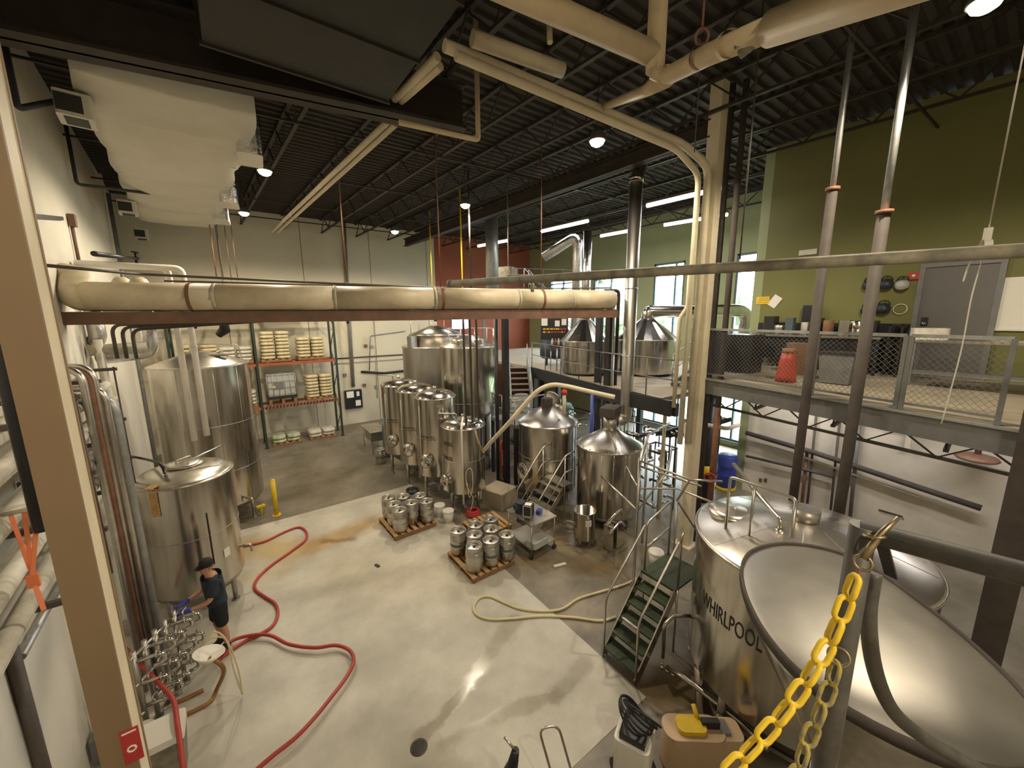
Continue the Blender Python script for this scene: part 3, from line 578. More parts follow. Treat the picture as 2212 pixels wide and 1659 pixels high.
# stack pipe rising from the kettle to the roof
s0 = V((T10[0]+0.62, T10[1]-0.1, 0)); tp = fl(1400, 352, 9.3)
st = thing('steam_stack', 'tall stainless steam stack rising from the kettle to the roof', 'pipe', (s0.x, s0.y, 2.6))
u0 = at(1352, 890, s0); u1 = at(1384, 392, s0)
MB().tube([V((T10[0]+0.17, T10[1]-0.02, 2.80)), V((u0.x, u0.y, 2.80)), V((u0.x, u0.y, 3.4)), V((u0.x, u0.y, u1.z))], 0.165, 20, bend=0.38).build('lower_pipe', 'steel_matte', st)
MB().tube([V((u0.x, u0.y, u1.z)), V((u0.x+0.05, u0.y, u1.z+0.15)), V((u0.x+0.45, u0.y+0.12, u1.z+0.75)), V((u0.x+0.45, u0.y+0.12, ZC-0.08))], 0.165, 20, bend=0.2).build('roof_offset', 'steel', st)
for z in (4.6, 6.4, u1.z): MB().ring((u0.x, u0.y, z), 0.168, 0.014, 24, 6).build('joint_band', 'steel_pipe', st)
# --- whirlpool
WP = (6.19, 1.60); rw = 1.34; a = dirang(WP)
t = vessel('whirlpool_vessel', 'large stainless whirlpool vessel with black lettering on its side', WP, rw, 0.52, 2.55, 'cone', 6, seams=(), cone=0.34, neck=0.2, bottom=0.16, legr=0.05)
wrap_text('WHIRLPOOL', 0.33, WP, rw+0.004, a-0.53, 1.60, t, xs=0.49)
p = fl(1580, 1103, 2.72); hatch(t, (p.x, p.y, 2.66), 0.30, 0.07)
for k in range(8): al = a + 2*pi*k/8; MB().beam((WP[0]+cos(al)*0.22, WP[1]+sin(al)*0.22, 2.88), (WP[0]+cos(al)*(rw-0.03), WP[1]+sin(al)*(rw-0.03), 2.585), 0.012, 0.008).build('lid_seam', 'steel_matte', t)
MB().cyl((*WP, 2.86), (*WP, 3.05), 0.16, n=18).build('lid_neck', 'steel_matte', t)
q = at(1680, 1145, (WP[0]-0.35, WP[1]+0.1, 0)); q = V((WP[0]-0.45, WP[1]+0.15, 2.82))
MB().tube([q, q+V((0, 0, 0.14)), q+V((0.2, 0.25, 0.2)), V((WP[0]+0.35, WP[1]+1.15, 3.25))], 0.03, 8, bend=0.06).build('spray_pipe', 'steel_pipe', t)
MB().cyl((WP[0]-0.45, WP[1]+0.15, 2.72), (WP[0]-0.45, WP[1]+0.15, 2.84), 0.05, n=12).build('spray_port', 'steel_pipe', t)
# guard rail standing on the far side of the whirlpool lid
R0 = [fl(1578, 1030, 3.45), fl(1720, 1078, 3.45)]
pa, pb = R0; MB().tube([V((pa.x, pa.y, 2.62)), V((pa.x, pa.y, 3.45)), V((pb.x, pb.y, 3.45)), V((pb.x-0.35, pb.y-0.1, 3.1))], 0.022, 8, bend=0.06).cyl((pa.lerp(pb, 0.4).x, pa.lerp(pb, 0.4).y, 2.6), (pa.lerp(pb, 0.4).x, pa.lerp(pb, 0.4).y, 3.45), 0.02, n=8).build('guard_rail', 'steel_pipe', t)
# base ring and frame under it
mb = MB(); n1, n2 = fl(1500, 1455), fl(1505, 1545)
for k in range(6):
    a1, a2 = a+2*pi*(k+0.5)/6, a+2*pi*(k+1.5)/6; mb.beam((WP[0]+cos(a1)*(rw+0.02), WP[1]+sin(a1)*(rw+0.02), 0.22), (WP[0]+cos(a2)*(rw+0.02), WP[1]+sin(a2)*(rw+0.02), 0.22), 0.05, 0.06)
mb.build('leg_brace', 'steel_pipe', t)
# --- conical hopper right under the viewing rail (slightly oval)
HP = V((3.45, 0.52, 0)); zh = 3.5
plan = [(2.57, .34), (2.63, .63), (2.79, .87), (3.0, 1.06), (3.21, 1.2), (3.45, 1.31), (3.75, 1.35), (4.08, 1.25), (4.30, 1.04), (4.38, .78), (4.27, .52), (4.06, .25), (3.82, 0.0), (3.52, -.22), (3.2, -.33), (2.88, -.25), (2.66, 0.0)]
def closedpath(pts, k=4):
    n = len(pts); out = []
    for i in range(n):
        p0, p1, p2, p3 = [V((*pts[(i+j-1) % n], 0)) for j in range(4)]
        for j in range(k): t = j/k; out.append(0.5*((2*p1)+(p2-p0)*t+(2*p0-5*p1+4*p2-p3)*t*t+(3*p1-p0-3*p2+p3)*t**3))
    return out
OL = closedpath(plan); n = len(OL)
def ringpts(s, z): return [HP + (p-HP)*s + V((0, 0, z)) for p in OL]
def loft(rings, caps=(False, False)):
    mb = MB(); vs = [p for r in rings for p in r]; m = len(rings[0]); fs = [(i*m+k, i*m+(k+1) % m, (i+1)*m+(k+1) % m, (i+1)*m+k) for i in range(len(rings)-1) for k in range(m)]
    if caps[1]: fs.append(tuple((len(rings)-1)*m+k for k in range(m)))
    return mb.add(vs, fs, True)
t = thing('grist_hopper', 'rounded stainless hopper with a shiny lid under the viewing rail', 'hopper', (HP.x, HP.y, 0))
loft([ringpts(0.975, zh), ringpts(0.9, zh+0.012), ringpts(0.5, zh+0.03), ringpts(0.01, zh+0.035)]).build('lid', 'hopper_lid', t)
loft([ringpts(0.972, zh-0.01), ringpts(0.972, zh+0.02), ringpts(1.0, zh+0.02), ringpts(1.0, zh-0.05), ringpts(0.97, zh-0.05)]).build('rim', 'grey_post', t)
loft([ringpts(0.985, zh-0.04), ringpts(0.965, zh-0.12), ringpts(0.16, zh-1.25), ringpts(0.15, zh-1.4)]).build('cone', 'steel', t)
MB().cyl((HP.x, HP.y, 0.05), (HP.x, HP.y, zh-1.38), 0.13, n=20).build('outlet_pipe', 'steel_matte', t); MB().cyl((HP.x, HP.y, 0), (HP.x, HP.y, 0.05), 0.3, n=24).build('base_plate', 'steel_matte', t)
# ================================================================== FLOOR EQUIPMENT
# --- kegs: one built, the rest copied
def make_keg():
    t = thing('beer_keg', 'keg', 'keg', (0, 0, 0)); R = 0.195
    MB().lathe([(0.15, 0.0), (0.175, 0.0), (0.18, 0.07), (0.185, 0.09), (R, 0.11), (R, 0.20), (R+0.008, 0.215), (R, 0.23), (R, 0.36), (R+0.008, 0.375), (R, 0.39), (R, 0.475), (0.185, 0.50), (0.182, 0.515)], (0, 0, 0), 28).build('body', 'keg_steel', t)
    MB().lathe([(0.180, 0.50), (0.183, 0.58), (0.178, 0.592), (0.170, 0.588), (0.172, 0.50)], (0, 0, 0), 28).build('chime', 'keg_steel', t)
    MB().lathe([(0.001, 0.545), (0.05, 0.54), (0.12, 0.528), (0.176, 0.508)], (0, 0, 0), 28).build('top', 'steel_lid', t)
    MB().cyl((0, 0, 0.53), (0, 0, 0.565), 0.032, n=14).cyl((0, 0, 0.565), (0, 0, 0.572), 0.022, n=12).build('spear_valve', 'black_plastic', t)
    return t
keg0 = make_keg(); first = [True]; kegpos = {}
def keg(x, y, z, rz, label, group, band=None, sticker=False, blacktop=False):
    o = copy_tree(keg0)
    place(o, (x, y, z), rz); tag(o, label, 'keg', group); ORG[o.name] = V((0, 0, 0))
    if band: MB().lathe([(0.1965, 0.235), (0.1965, 0.30)], (0, 0, 0), 28).build('band', band, o)
    if sticker:
        a = dirang((x, y))-rz+0.25; mb = MB(); mb.add([V((0.1985*cos(a+da), 0.1985*sin(a+da), zz)) for da, zz in ((-0.18, 0.44), (0.18, 0.44), (0.18, 0.47), (-0.18, 0.47))], [(0, 1, 2, 3)]); mb.build('sticker', 'paper', o)
    if blacktop: MB().lathe([(0.186, 0.5), (0.188, 0.6), (0.165, 0.6), (0.167, 0.5)], (0, 0, 0), 24).build('rubber_rim', 'black_rubber', o)
    return o
K1 = [(891, 1057), (839, 1073), (871, 1071), (907, 1069), (850, 1087), (889, 1084), (921, 1081), (863, 1100)]
K2 = [(1060, 1119.5), (1027.5, 1132), (990, 1144), (1061, 1141), (1025.5, 1153), (1060, 1165), (1095, 1153), (1024, 1177)]
ZP = 0.145
def spread(P, d=0.405):
    P = [V((p.x, p.y, 0)) for p in P]
    for _ in range(60):
        for i in range(len(P)):
            for j in range(i):
                v = P[i]-P[j]
                if v.length < d: q = v.normalized()*(d-v.length)/2; P[i] += q; P[j] -= q
    return P
KL1 = ['stainless keg with a black rubber rim, on the pallet near the fermenters', 'plain keg at the pallet corner towards the yellow bollard', 'plain keg in the pallet middle, next to the black rimmed keg', 'plain keg on the fermenter side of its pallet, behind the taped keg',
    'plain keg on the bollard side of its pallet, between two corners', 'plain keg surrounded by the others on the pallet near the fermenters', 'keg with a strip of white tape at the corner beside the white buckets', 'plain keg at the front corner of the pallet near the fermenters']
KL2 = ['plain keg beside the empty pallet and the work cart', 'plain keg in the middle of the row beside the empty pallet', 'blue banded keg at the far corner from the work cart', 'plain keg in the middle row of its pallet, on the cart side', 'plain keg in the middle row of its pallet, away from the cart',
    'blue banded keg with a white sticker between two corner kegs', 'blue banded keg with a white sticker at the corner nearest the work cart', 'unbanded keg with a white sticker at the pallet corner over the slab']
for i, p in enumerate(spread([fl(x, y, 0.735) for x, y in K1])): keg(p.x, p.y, ZP, random.uniform(0, 6), KL1[i], 'kegs on the pallet near the fermenters', sticker=(i == 6), blacktop=(i == 0))
for i, p in enumerate(spread([fl(x, y, 0.735) for x, y in K2])): keg(p.x, p.y, ZP, random.uniform(0, 6), KL2[i], 'kegs on the pallet by the work cart', band='blue_grey' if i in (2, 5, 6) else None, sticker=i in (5, 6, 7))
p = fl(823, 1000); keg(p.x, p.y, 0, 1.0, 'single stainless keg standing on the floor beside the row of fermenters', None, band='blue_grey')
for ch in list(keg0.children): bpy.data.objects.remove(ch)
bpy.data.objects.remove(keg0)
# --- wooden pallets
def pallet(x0, y0, L, W, rz, label, m='wood', group='wooden pallets'):
    t = thing('wooden_pallet', label, 'pallet', (x0, y0, 0), group); R = Matrix.Rotation(rz, 3, 'Z')
    def bx(c, d): return MB().box(V((x0, y0, 0)) + R @ V(c), d, rz=rz)
    for k in range(3): bx((L/2, 0.05+(W-0.1)*k/2, 0.065), (L, 0.09, 0.088)).build('stringer', 'wood_dark', t)
    for k in range(7): bx((0.05+(L-0.1)*k/6, W/2, 0.127), (0.105, W, 0.022)).build('board', m, t)
    for k in range(3): bx((0.06+(L-0.12)*k/2, W/2, 0.011), (0.10, W, 0.02)).build('bottom_board', 'wood_dark', t)
    return t
pallet(3.66, 6.52, 1.12, 1.2, 0.0, 'brown wooden pallet under the kegs by the work cart')
pallet(2.86, 9.12, 1.18, 1.2, 0.03, 'brown wooden pallet under the kegs near the white buckets')
pallet(4.62, 7.80, 1.0, 0.92, 0.0, 'empty light wooden pallet between the keg pallet and the fermenter')
# --- buckets and a red tub
def bucket(x, y, z, r, h, label, m='white_plastic', lid=True):
    t = thing('bucket', label, 'bucket', (x, y, z)); MB().lathe([(0.001, 0), (r*0.85, 0), (r, h), (r*0.94, h), (r*0.8, 0.02), (0.001, 0.02)], (x, y, z), 24).build('body', m, t)
    MB().ring((x, y, z+h-0.03), r+0.006, 0.012, 24, 6).build('rim', m, t)
    if lid: MB().lathe([(r+0.012, h-0.01), (r+0.012, h+0.015), (r*0.9, h+0.02), (0.001, h+0.015)], (x, y, z), 24).build('lid', 'white_plastic', t)
    return t
bucket(4.36, 9.62, 0, 0.15, 0.34, 'white plastic bucket with lid next to the fermenter legs'); bucket(4.42, 9.18, 0, 0.15, 0.34, 'white plastic bucket with lid nearest the keg pallets')
p = fl(1022, 1112); t = thing('hose_coil', 'red hose coiled flat on the floor under the fermenter', 'hose', (p.x, p.y, 0))
for k in range(3): MB().ring((p.x, p.y, 0.05+0.045*k), 0.19-0.02*k, 0.04, 24, 8).build('loop', 'red_paint', t)
# --- work cart with pump controls
c0 = fl(1150, 1200); cx0, cy0 = 5.22, 6.45
t = thing('work_cart', 'stainless work cart with black control boxes beside the keg pallet', 'cart', (cx0, cy0, 0))
for dx in (0, 0.72):
    for dy in (0, 0.92): l = MB().cyl((cx0+dx, cy0+dy, 0.1), (cx0+dx, cy0+dy, 0.86), 0.016, n=8).build('leg', 'steel_pipe', t); MB().lathe([(0.001, -0.02), (0.06, -0.02), (0.06, 0.02), (0.001, 0.02)], (cx0+dx, cy0+dy, 0.06), 14, axis=(0, 1, 0)).build('caster', 'black_rubber', l)
MB().box((cx0+0.36, cy0+0.46, 0.87), (0.80, 1.0, 0.03)).build('top_shelf', 'steel_lid', t); MB().box((cx0+0.36, cy0+0.46, 0.25), (0.76, 0.96, 0.025)).build('lower_shelf', 'steel_lid', t)
b = thing('control_box', 'black control box with a white edged screen on the work cart', 'box', (cx0+0.22, cy0+0.40, 0.885)); MB().box((cx0+0.22, cy0+0.40, 1.03), (0.2, 0.24, 0.29), rz=0.6).build('case', 'black_plastic', b)
dd = V((cos(0.6), sin(0.6), 0)); pc = V((cx0+0.22, cy0+0.40, 1.03)) - dd*0.102; sd = V((-sin(0.6), cos(0.6), 0))
MB().beam(pc+sd*0.1+V((0, 0, -0.13)), pc+sd*0.1+V((0, 0, 0.13)), 0.012, 0.008).beam(pc-sd*0.1+V((0, 0, -0.13)), pc-sd*0.1+V((0, 0, 0.13)), 0.012, 0.008).beam(pc+sd*0.1+V((0, 0, 0.13)), pc-sd*0.1+V((0, 0, 0.13)), 0.008, 0.012).beam(pc+sd*0.1+V((0, 0, -0.13)), pc-sd*0.1+V((0, 0, -0.13)), 0.008, 0.012).build('bezel', 'paper', b); MB().box((cx0+0.22, cy0+0.40, 1.178), (0.14, 0.16, 0.006), rz=0.6).build('label_card', 'paper', b)
one(MB().rbox((cx0+0.22, cy0+0.72, 1.0), (0.26, 0.2, 0.23), 0.04, 0.4).cyl((cx0+0.05, cy0+0.72, 1.0), (cx0+0.4, cy0+0.75, 1.0), 0.08, n=14), 'pump_motor', 'navy_tank', 'dark green black pump motor on the work cart', 'motor')
one(MB().rbox((cx0+0.52, cy0+0.35, 0.92), (0.16, 0.12, 0.07), 0.02, 0.5), 'rag_bundle', 'blue_plastic', 'folded blue cloth on the corner of the work cart', 'cloth')
one(MB().rbox((cx0+0.25, cy0+0.08, 0.34), (0.5, 0.3, 0.15), 0.05, 0.1), 'plastic_tray', 'ibc', 'grey plastic tray on the lower shelf of the work cart', 'tray')
# --- stainless pot and plate heat exchanger by the kettle
p = V((6.72, 6.18, 0)); t = thing('steel_pot', 'open stainless drum with a paper note beside the kettle', 'drum', p)
MB().lathe([(0.001, 0.18), (0.26, 0.18), (0.27, 0.2), (0.27, 0.88), (0.285, 0.9), (0.26, 0.9), (0.255, 0.22), (0.001, 0.22)], p, 32).build('drum', 'steel', t); MB().ring(p+V((0, 0, 0.9)), 0.275, 0.012, 32, 6).build('rim', 'steel_mirror', t)
for k in range(4): a = k*pi/2+0.3; MB().cyl(p+V((cos(a)*0.22, sin(a)*0.22, 0)), p+V((cos(a)*0.22, sin(a)*0.22, 0.2)), 0.022, n=8).build('leg', 'steel_pipe', t)
a = dirang(p)+0.35; MB().box(p+V((cos(a)*0.277, sin(a)*0.277, 0.68)), (0.006, 0.15, 0.17), rz=a).build('note', 'paper', t)
mb = MB()
for k in range(2): mb.ring(p+V((-0.33, 0.18, 0.42+0.12*k)), 0.15, 0.022, 24, 8, axis=(0.7, 0.5, 0.5))
mb.build('valve_loop', 'steel_mirror', t)
p = fl(1325, 1195); p = V((7.05, 5.62, 0)); t = thing('heat_exchanger', 'stainless plate heat exchanger with loops of pipe in front of the kettle', 'heat exchanger', p)
for k in range(9): MB().box(p+V((-0.08+0.02*k, 0.01*k, 0.38)), (0.012, 0.2, 0.5), rz=0.1).build('plate', 'steel_matte', t)
for s in (-0.12, 0.13): MB().box(p+V((s, s*0.3, 0.36)), (0.03, 0.26, 0.62), rz=0.1).build('end_frame', 'steel', t)
MB().tube([p+V((-0.12, -0.05, 0.6)), p+V((-0.25, -0.08, 0.75)), p+V((0.05, -0.1, 0.98)), p+V((0.32, -0.05, 0.98)), p+V((0.4, 0.0, 0.8))], 0.035, 10, bend=0.1).tube([p+V((-0.1, -0.15, 0.45)), p+V((-0.3, -0.2, 0.6)), p+V((0.1, -0.2, 0.8)), p+V((0.3, -0.2, 0.6))], 0.03, 10, bend=0.1).build('pipe_loop', 'steel_mirror', t)
for s in (-0.1, 0.12): MB().beam(p+V((s, -0.13, 0.03)), p+V((s, 0.13, 0.03)), 0.05, 0.06).build('foot', 'steel_matte', t)
# --- step stair with green treads beside the whirlpool
def railbar(t, pts, r=0.02, bend=0.12, name='hand_rail', m='steel_pipe'): return MB().tube(pts, r, 8, bend=bend).build(name, m, t)
t = thing('service_stair', 'steel stair with dark green treads leading up to the whirlpool', 'stair', (5.0, 3.3, 0)); Y0, Y1 = 3.02, 3.66; XA, XP, ZPF = 4.55, 5.52, 1.17
for y in (Y0, Y1): MB().beam((XA, y, 0.05), (XP, y, ZPF), 0.02, 0.16).build('stringer', 'steel', t)
for k in range(5): MB().box((XA+0.10+(XP-XA)*k/5.0, (Y0+Y1)/2, 0.20+0.195*k), (0.27, Y1-Y0-0.04, 0.03)).build('tread', 'green_tread', t)
MB().box((XP+0.42, (Y0+Y1)/2+0.02, ZPF), (0.86, Y1-Y0+0.02, 0.04)).build('platform', 'green_tread', t); MB().box((XP+0.0, (Y0+Y1)/2, ZPF-0.07), (0.02, Y1-Y0, 0.1)).build('edge_plate', 'white_plastic', t)
for y in (Y0, Y1):
    railbar(t, [(XA-0.02, y, 0), (XA-0.02, y, 1.12), (XP-0.02, y, 2.06), (XP+0.02, y, 2.06)], bend=0.15)
    for x in (XP+0.05, XP+0.8): MB().cyl((x, y, 0), (x, y, 1.18), 0.02, n=8).build('post', 'steel_pipe', t)
railbar(t, [(XP+0.05, Y1, 1.17), (XP+0.05, Y1, 2.1), (XP+0.8, Y1, 2.3), (XP+0.8, Y1, 1.17)]); railbar(t, [(XP+0.05, Y1, 1.62), (XP+0.8, Y1, 1.75)]); railbar(t, [(XP+0.06, Y0, 1.17), (XP+0.06, Y0, 2.15), (XP+0.12, Y0, 2.2)])
MB().box((XA+0.35, Y1-0.25, 0.62), (0.02, 0.3, 0.12), R=Matrix.Rotation(-0.88, 3, 'Y')).build('warning_plate', 'paper', t)
bucket(7.35, 4.55, 0, 0.16, 0.36, 'white plastic bucket behind the green tread stair by the beige column')
# --- stainless stair between the kettles
t = thing('service_stair', 'stainless stair with sloping hand rails between the two kettles', 'stair', (6.4, 7.6, 0)); ya, yb, xa, xb, zs = 7.12, 8.02, 5.98, 6.92, 1.1
for y in (ya, yb):
    MB().beam((xa, y, 0.03), (xb, y, zs), 0.02, 0.14).build('stringer', 'steel', t)
    railbar(t, [(xa, y, 0), (xa, y, 0.95), (xb, y, 2.0), (xb+0.35, y, 2.05)], 0.022, 0.1); railbar(t, [(xa+0.05, y, 0.5), (xb, y, 1.52), (xb+0.3, y, 1.55)], 0.018, 0.08); MB().cyl((xb, y, 0), (xb, y, 2.0), 0.02, n=8).build('post', 'steel_pipe', t)
for k in range(5): MB().box((xa+0.1+(xb-xa)*k/5, (ya+yb)/2, 0.2+0.2*k), (0.2, yb-ya-0.03, 0.03)).build('tread', 'steel_matte', t)
MB().box((xb+0.16, (ya+yb)/2, zs), (0.34, 0.8, 0.03)).build('platform', 'steel_matte', t)
# concrete plinth with gravel top, red pump stand and dark drain tank near it
p = fl(1090, 1045, 0.45); one(MB().rbox((6.2, 9.25, 0.25), (0.75, 0.8, 0.5), 0.03, 0.3), 'concrete_plinth', 'conc_deck', 'square concrete block on the floor between the fermenters and the kettle', 'block')
t = thing('floor_jack', 'red hand truck with black foot standing by the kettle', 'hand truck', (7.0, 10.3, 0))
MB().tube([(6.95, 10.25, 0.1), (6.95, 10.25, 1.5), (7.2, 10.5, 1.5), (7.2, 10.5, 0.1)], 0.025, 8, bend=0.08).box((7.07, 10.37, 0.9), (0.3, 0.06, 0.5), rz=0.78).build('frame', 'red_paint', t); MB().box((6.98, 10.28, 0.06), (0.36, 0.3, 0.12), rz=0.78).build('foot', 'black_steel', t); MB().tube([(7.2, 10.5, 1.3), (7.5, 10.2, 1.0), (7.6, 10.1, 0.6)], 0.02, 7, bend=0.1).build('lever', 'red_paint', t)
# --- loose pipe framework between column and whirlpool
t = thing('tube_framework', 'stainless tube frame and rails between the beige column and the whirlpool', 'frame', (6.5, 4.5, 0))
A = V((6.43, 4.47, 0)); B = V((6.85, 3.86, 0)); Dp = V((8.2, 4.1, 0))
MB().cyl(A, A+V((0, 0, 2.85)), 0.03, n=10).build('post', 'steel_pipe', t); MB().cyl(A, A+V((0, 0, 0.02)), 0.09, n=14).build('foot', 'steel_pipe', t)
MB().cyl(B, B+V((0, 0, 2.1)), 0.022, n=10).build('post', 'steel_pipe', t); MB().cyl(V((7.9, 5.3, 0)), V((7.9, 5.3, 2.85)), 0.03, n=10).build('post', 'steel_pipe', t)
q1, q2, q3 = fl(1378, 995, 2.80), fl(1490, 1036, 2.80), fl(1560, 1040, 2.80)
MB().tube([A+V((0, 0, 2.80)), q2, q2.lerp(q3, 1.0)], 0.022, 8).build('rail', 'steel_pipe', t); MB().tube([A+V((0, 0, 2.68)), fl(1515, 1050, 2.68)], 0.022, 8).build('rail', 'steel_pipe', t)
MB().tube([A+V((0, 0, 2.80)), V((7.9, 5.3, 2.85)), V((9.3, 5.6, 2.85))], 0.025, 8).tube([A+V((0, 0, 2.65)), V((7.9, 5.3, 2.65))], 0.022, 8).build('rail', 'steel_pipe', t)
MB().tube([fl(1298, 1028, 2.0), A+V((0, 0, 1.72))], 0.022, 8).build('rail', 'steel_pipe', t)
MB().tube([fl(1352, 1008, 2.35), A+V((0, 0, 2.2))], 0.02, 8).build('rail', 'steel_pipe', t)
MB().tube([A+V((0, 0, 1.7)), V((7.2, 4.3, 2.45)), V((8.3, 4.9, 2.6))], 0.02, 8, bend=0.1).tube([q2, B+V((0, 0, 2.05)), V((7.1, 3.5, 1.4))], 0.02, 8).tube([A+V((0, 0, 2.2)), B+V((0, 0, 2.3)), fl(1550, 1090, 2.5)], 0.02, 8).build('brace', 'steel_pipe', t)
# --- process pipes under the whirlpool and stair
t = thing('floor_pipework', 'low stainless pipes running along the floor under the whirlpool', 'pipes', (5.5, 2.6, 0))
mb = MB().tube([fl(1440, 1440, 0.25), fl(1500, 1480, 0.25), fl(1600, 1560, 0.25), fl(1660, 1620, 0.25)], 0.04, 10); mb.build('pipe', 'steel_pipe', t)
MB().tube([fl(1508, 1440, 0.5), fl(1510, 1480, 0.2), fl(1512, 1545, 0.0)], 0.06, 12).build('stand_pipe', 'steel_pipe', t)
MB().tube([fl(1490, 1330, 0.9), fl(1455, 1330, 0.95), fl(1435, 1350, 0.9), fl(1432, 1420, 0.2)], 0.03, 8, bend=0.06).build('pipe', 'steel_pipe', t)
for k in range(3): q = fl(1430+12*k, 1440+8*k, 0.12); MB().sphere(q, 0.05, 10).build('valve', 'steel_mirror', t)
# --- hoses
def hose(name, label, pts, r, m, z=None, n=10): return one(MB().tube(smoothpath(pts), r, n), name, m, label, 'hose')
zf = lambda L, z: [fl(x, y, z) for x, y in L]
hose('red_hose', 'thick red hose looping on the pale slab from the tank to the worker', zf([(524, 1180), (570, 1170), (615, 1149), (645, 1139), (661, 1148), (660, 1166), (630, 1190), (585, 1222), (556, 1250), (551, 1272), (572, 1289), (594, 1304), (600, 1326), (590, 1350), (565, 1368), (530, 1385), (500, 1404), (470, 1428)], 0.035), 0.029, 'red_hose')
hose('red_hose', 'thick red hose running across the pale slab past the floor drain', zf([(480, 1415), (500, 1385), (545, 1372), (585, 1373), (625, 1392), (680, 1399), (725, 1394), (755, 1405), (764, 1428), (750, 1460), (715, 1507), (680, 1550), (640, 1592), (590, 1632), (540, 1675)], 0.095), 0.029, 'red_hose')
hose('white_hose', 'cream hose in a long loop on the slab reaching the green tread stair', zf([(1393, 1241), (1350, 1262), (1295, 1279), (1250, 1293), (1212, 1316), (1165, 1320), (1120, 1314), (1085, 1300), (1058, 1289), (1036, 1292), (1023, 1310), (1030, 1328), (1060, 1338), (1110, 1336), (1170, 1331), (1240, 1334), (1295, 1341), (1330, 1333)], 0.03), 0.024, 'white_hose')
# --- bollards
def bollard(x, y, h, label, r=0.06):
    t = thing('bollard', label, 'bollard', (x, y, 0)); MB().cyl((x, y, 0.02), (x, y, h), r, n=16).build('post', 'yellow', t); MB().lathe([(r, h), (r*0.8, h+0.03), (0.001, h+0.045)], (x, y, 0), 16).build('cap', 'yellow', t); MB().cyl((x, y, 0), (x, y, 0.02), r*1.9, n=16).build('base', 'yellow', t)
p = fl(598, 1113); bollard(p.x, p.y, 1.08, 'yellow steel bollard at the edge of the pale slab')
p = fl(563, 1092, 0.3); one(MB().rbox((p.x, p.y, 0.28), (0.22, 0.12, 0.05), 0.02, 0.3).cyl((p.x, p.y, 0), (p.x, p.y, 0.28), 0.03, n=8), 'foot_guard', 'yellow', 'small yellow guard bracket beside the tall tank', 'guard')
# --- sink, blue grey cylinder and control cabinet near the back wall
sx, sy = 4.35, 16.4; t = thing('utility_sink', 'stainless utility sink on legs by the back of the fermenters', 'sink', (sx, sy, 0))
MB().box((sx+0.3, sy, 0.72), (0.7, 0.9, 0.34)).build('basin', 'steel_matte', t); MB().box((sx+0.3, sy+0.3, 0.93), (0.75, 1.6, 0.05)).build('drain_board', 'steel_lid', t)
for dx in (0, 0.6):
    for dy in (-0.4, 0.9): MB().cyl((sx+dx, sy+dy, 0), (sx+dx, sy+dy, 0.92), 0.02, n=8).build('leg', 'steel_pipe', t)
t = thing('gas_cylinder', 'slate blue gas cylinder standing beside the last fermenter', 'cylinder', (4.75, 15.35, 0)); MB().lathe([(0.001, 0), (0.15, 0), (0.16, 0.05), (0.16, 1.25), (0.12, 1.38), (0.05, 1.43), (0.04, 1.5), (0.001, 1.5)], (4.75, 15.35, 0), 20).build('body', 'blue_grey', t)
p = pY(764, 862, YB-0.11); t = thing('control_cabinet', 'black control cabinet with posted papers on the back wall', 'cabinet', (p.x, YB-0.1, p.z-0.45))
MB().box((p.x, YB-0.1, p.z), (0.85, 0.19, 1.0)).build('case', 'black_plastic', t)
for dx, dz, w, h in ((-0.18, 0.28, 0.36, 0.34), (0.22, 0.28, 0.14, 0.25), (0.2, -0.22, 0.26, 0.3)): MB().box((p.x+dx, YB-0.206, p.z+dz), (w, 0.01, h)).build('paper_sheet', 'paper', t)
# ================================================================== OVERHEAD PIPES AND POSTS
def pipe(name, label, pts, r, m, bend=0.15, n=14, cat='pipe', group=None): return one(MB().tube(pts, r, n, bend=bend), name, m, label, cat, group)
# big beige duct across the hall
L0 = pW(190, 641, 0.35); R0 = fl(1322, 648, 6.12); r = 0.255; dv = (R0-L0).normalized()
t = thing('insulated_duct', 'long beige insulated duct crossing the hall from wall to black frame', 'duct', L0)
W0 = V((wallx(L0.y+0.55)+0.02, L0.y+0.55, L0.z+0.36))
cuts = [0.0, 0.17, 0.36, 0.55, 0.74, 0.88, 1.0]
for i in range(6):
    a, b = L0.lerp(R0, cuts[i]), L0.lerp(R0, cuts[i+1]); MB().cyl(a+dv*0.006, b-dv*0.006, r, n=24).build('duct_section', 'duct_beige', t)
    if i: MB().tube([a-dv*0.03, a+dv*0.03], r+0.008, 24).build('seam_band', 'insul_dirty', t)
MB().tube([W0, W0+V((0.2, -0.1, -0.05)), L0-dv*0.15, L0+dv*0.1], 0.245, 20, bend=0.3).build('elbow', 'duct_beige', t)
for q in (0.135, 0.565, 0.80):
    p = L0.lerp(R0, q); o = MB().lathe([(r+0.012, -0.03), (r+0.012, 0.03)], p, 24, axis=dv).build('strap', 'rust', t)
    if q > 0.2: MB().cyl(p+V((0, 0, r)), V((p.x, p.y, ZC-0.6)), 0.012, n=6).build('hanger_rod', 'rust', o)
zz = V((0, 0, -0.37)); side = V((0, 0, 1)).cross(dv)
one(MB().beam(L0-dv*0.42+zz, R0+dv*0.15+zz, 0.26, 0.22), 'support_beam', 'brown_steel', 'brown steel beam running directly under the beige duct', 'beam')
for k, px in enumerate((262, 300)):
    q0 = dep(px, 606, 7.9); one(MB().lathe([(0.12, 0), (0.16, 0.05), (0.17, 0.16), (0.12, 0.26), (0.07, 0.30)], V((q0.x, q0.y, L0.z+0.16)), 20), 'insulation_bulge', 'duct_beige', ('beige insulation bulge on top of the duct, nearer its elbow', 'beige insulation bulge on top of the duct under the black valve')[k], 'pipe cap')
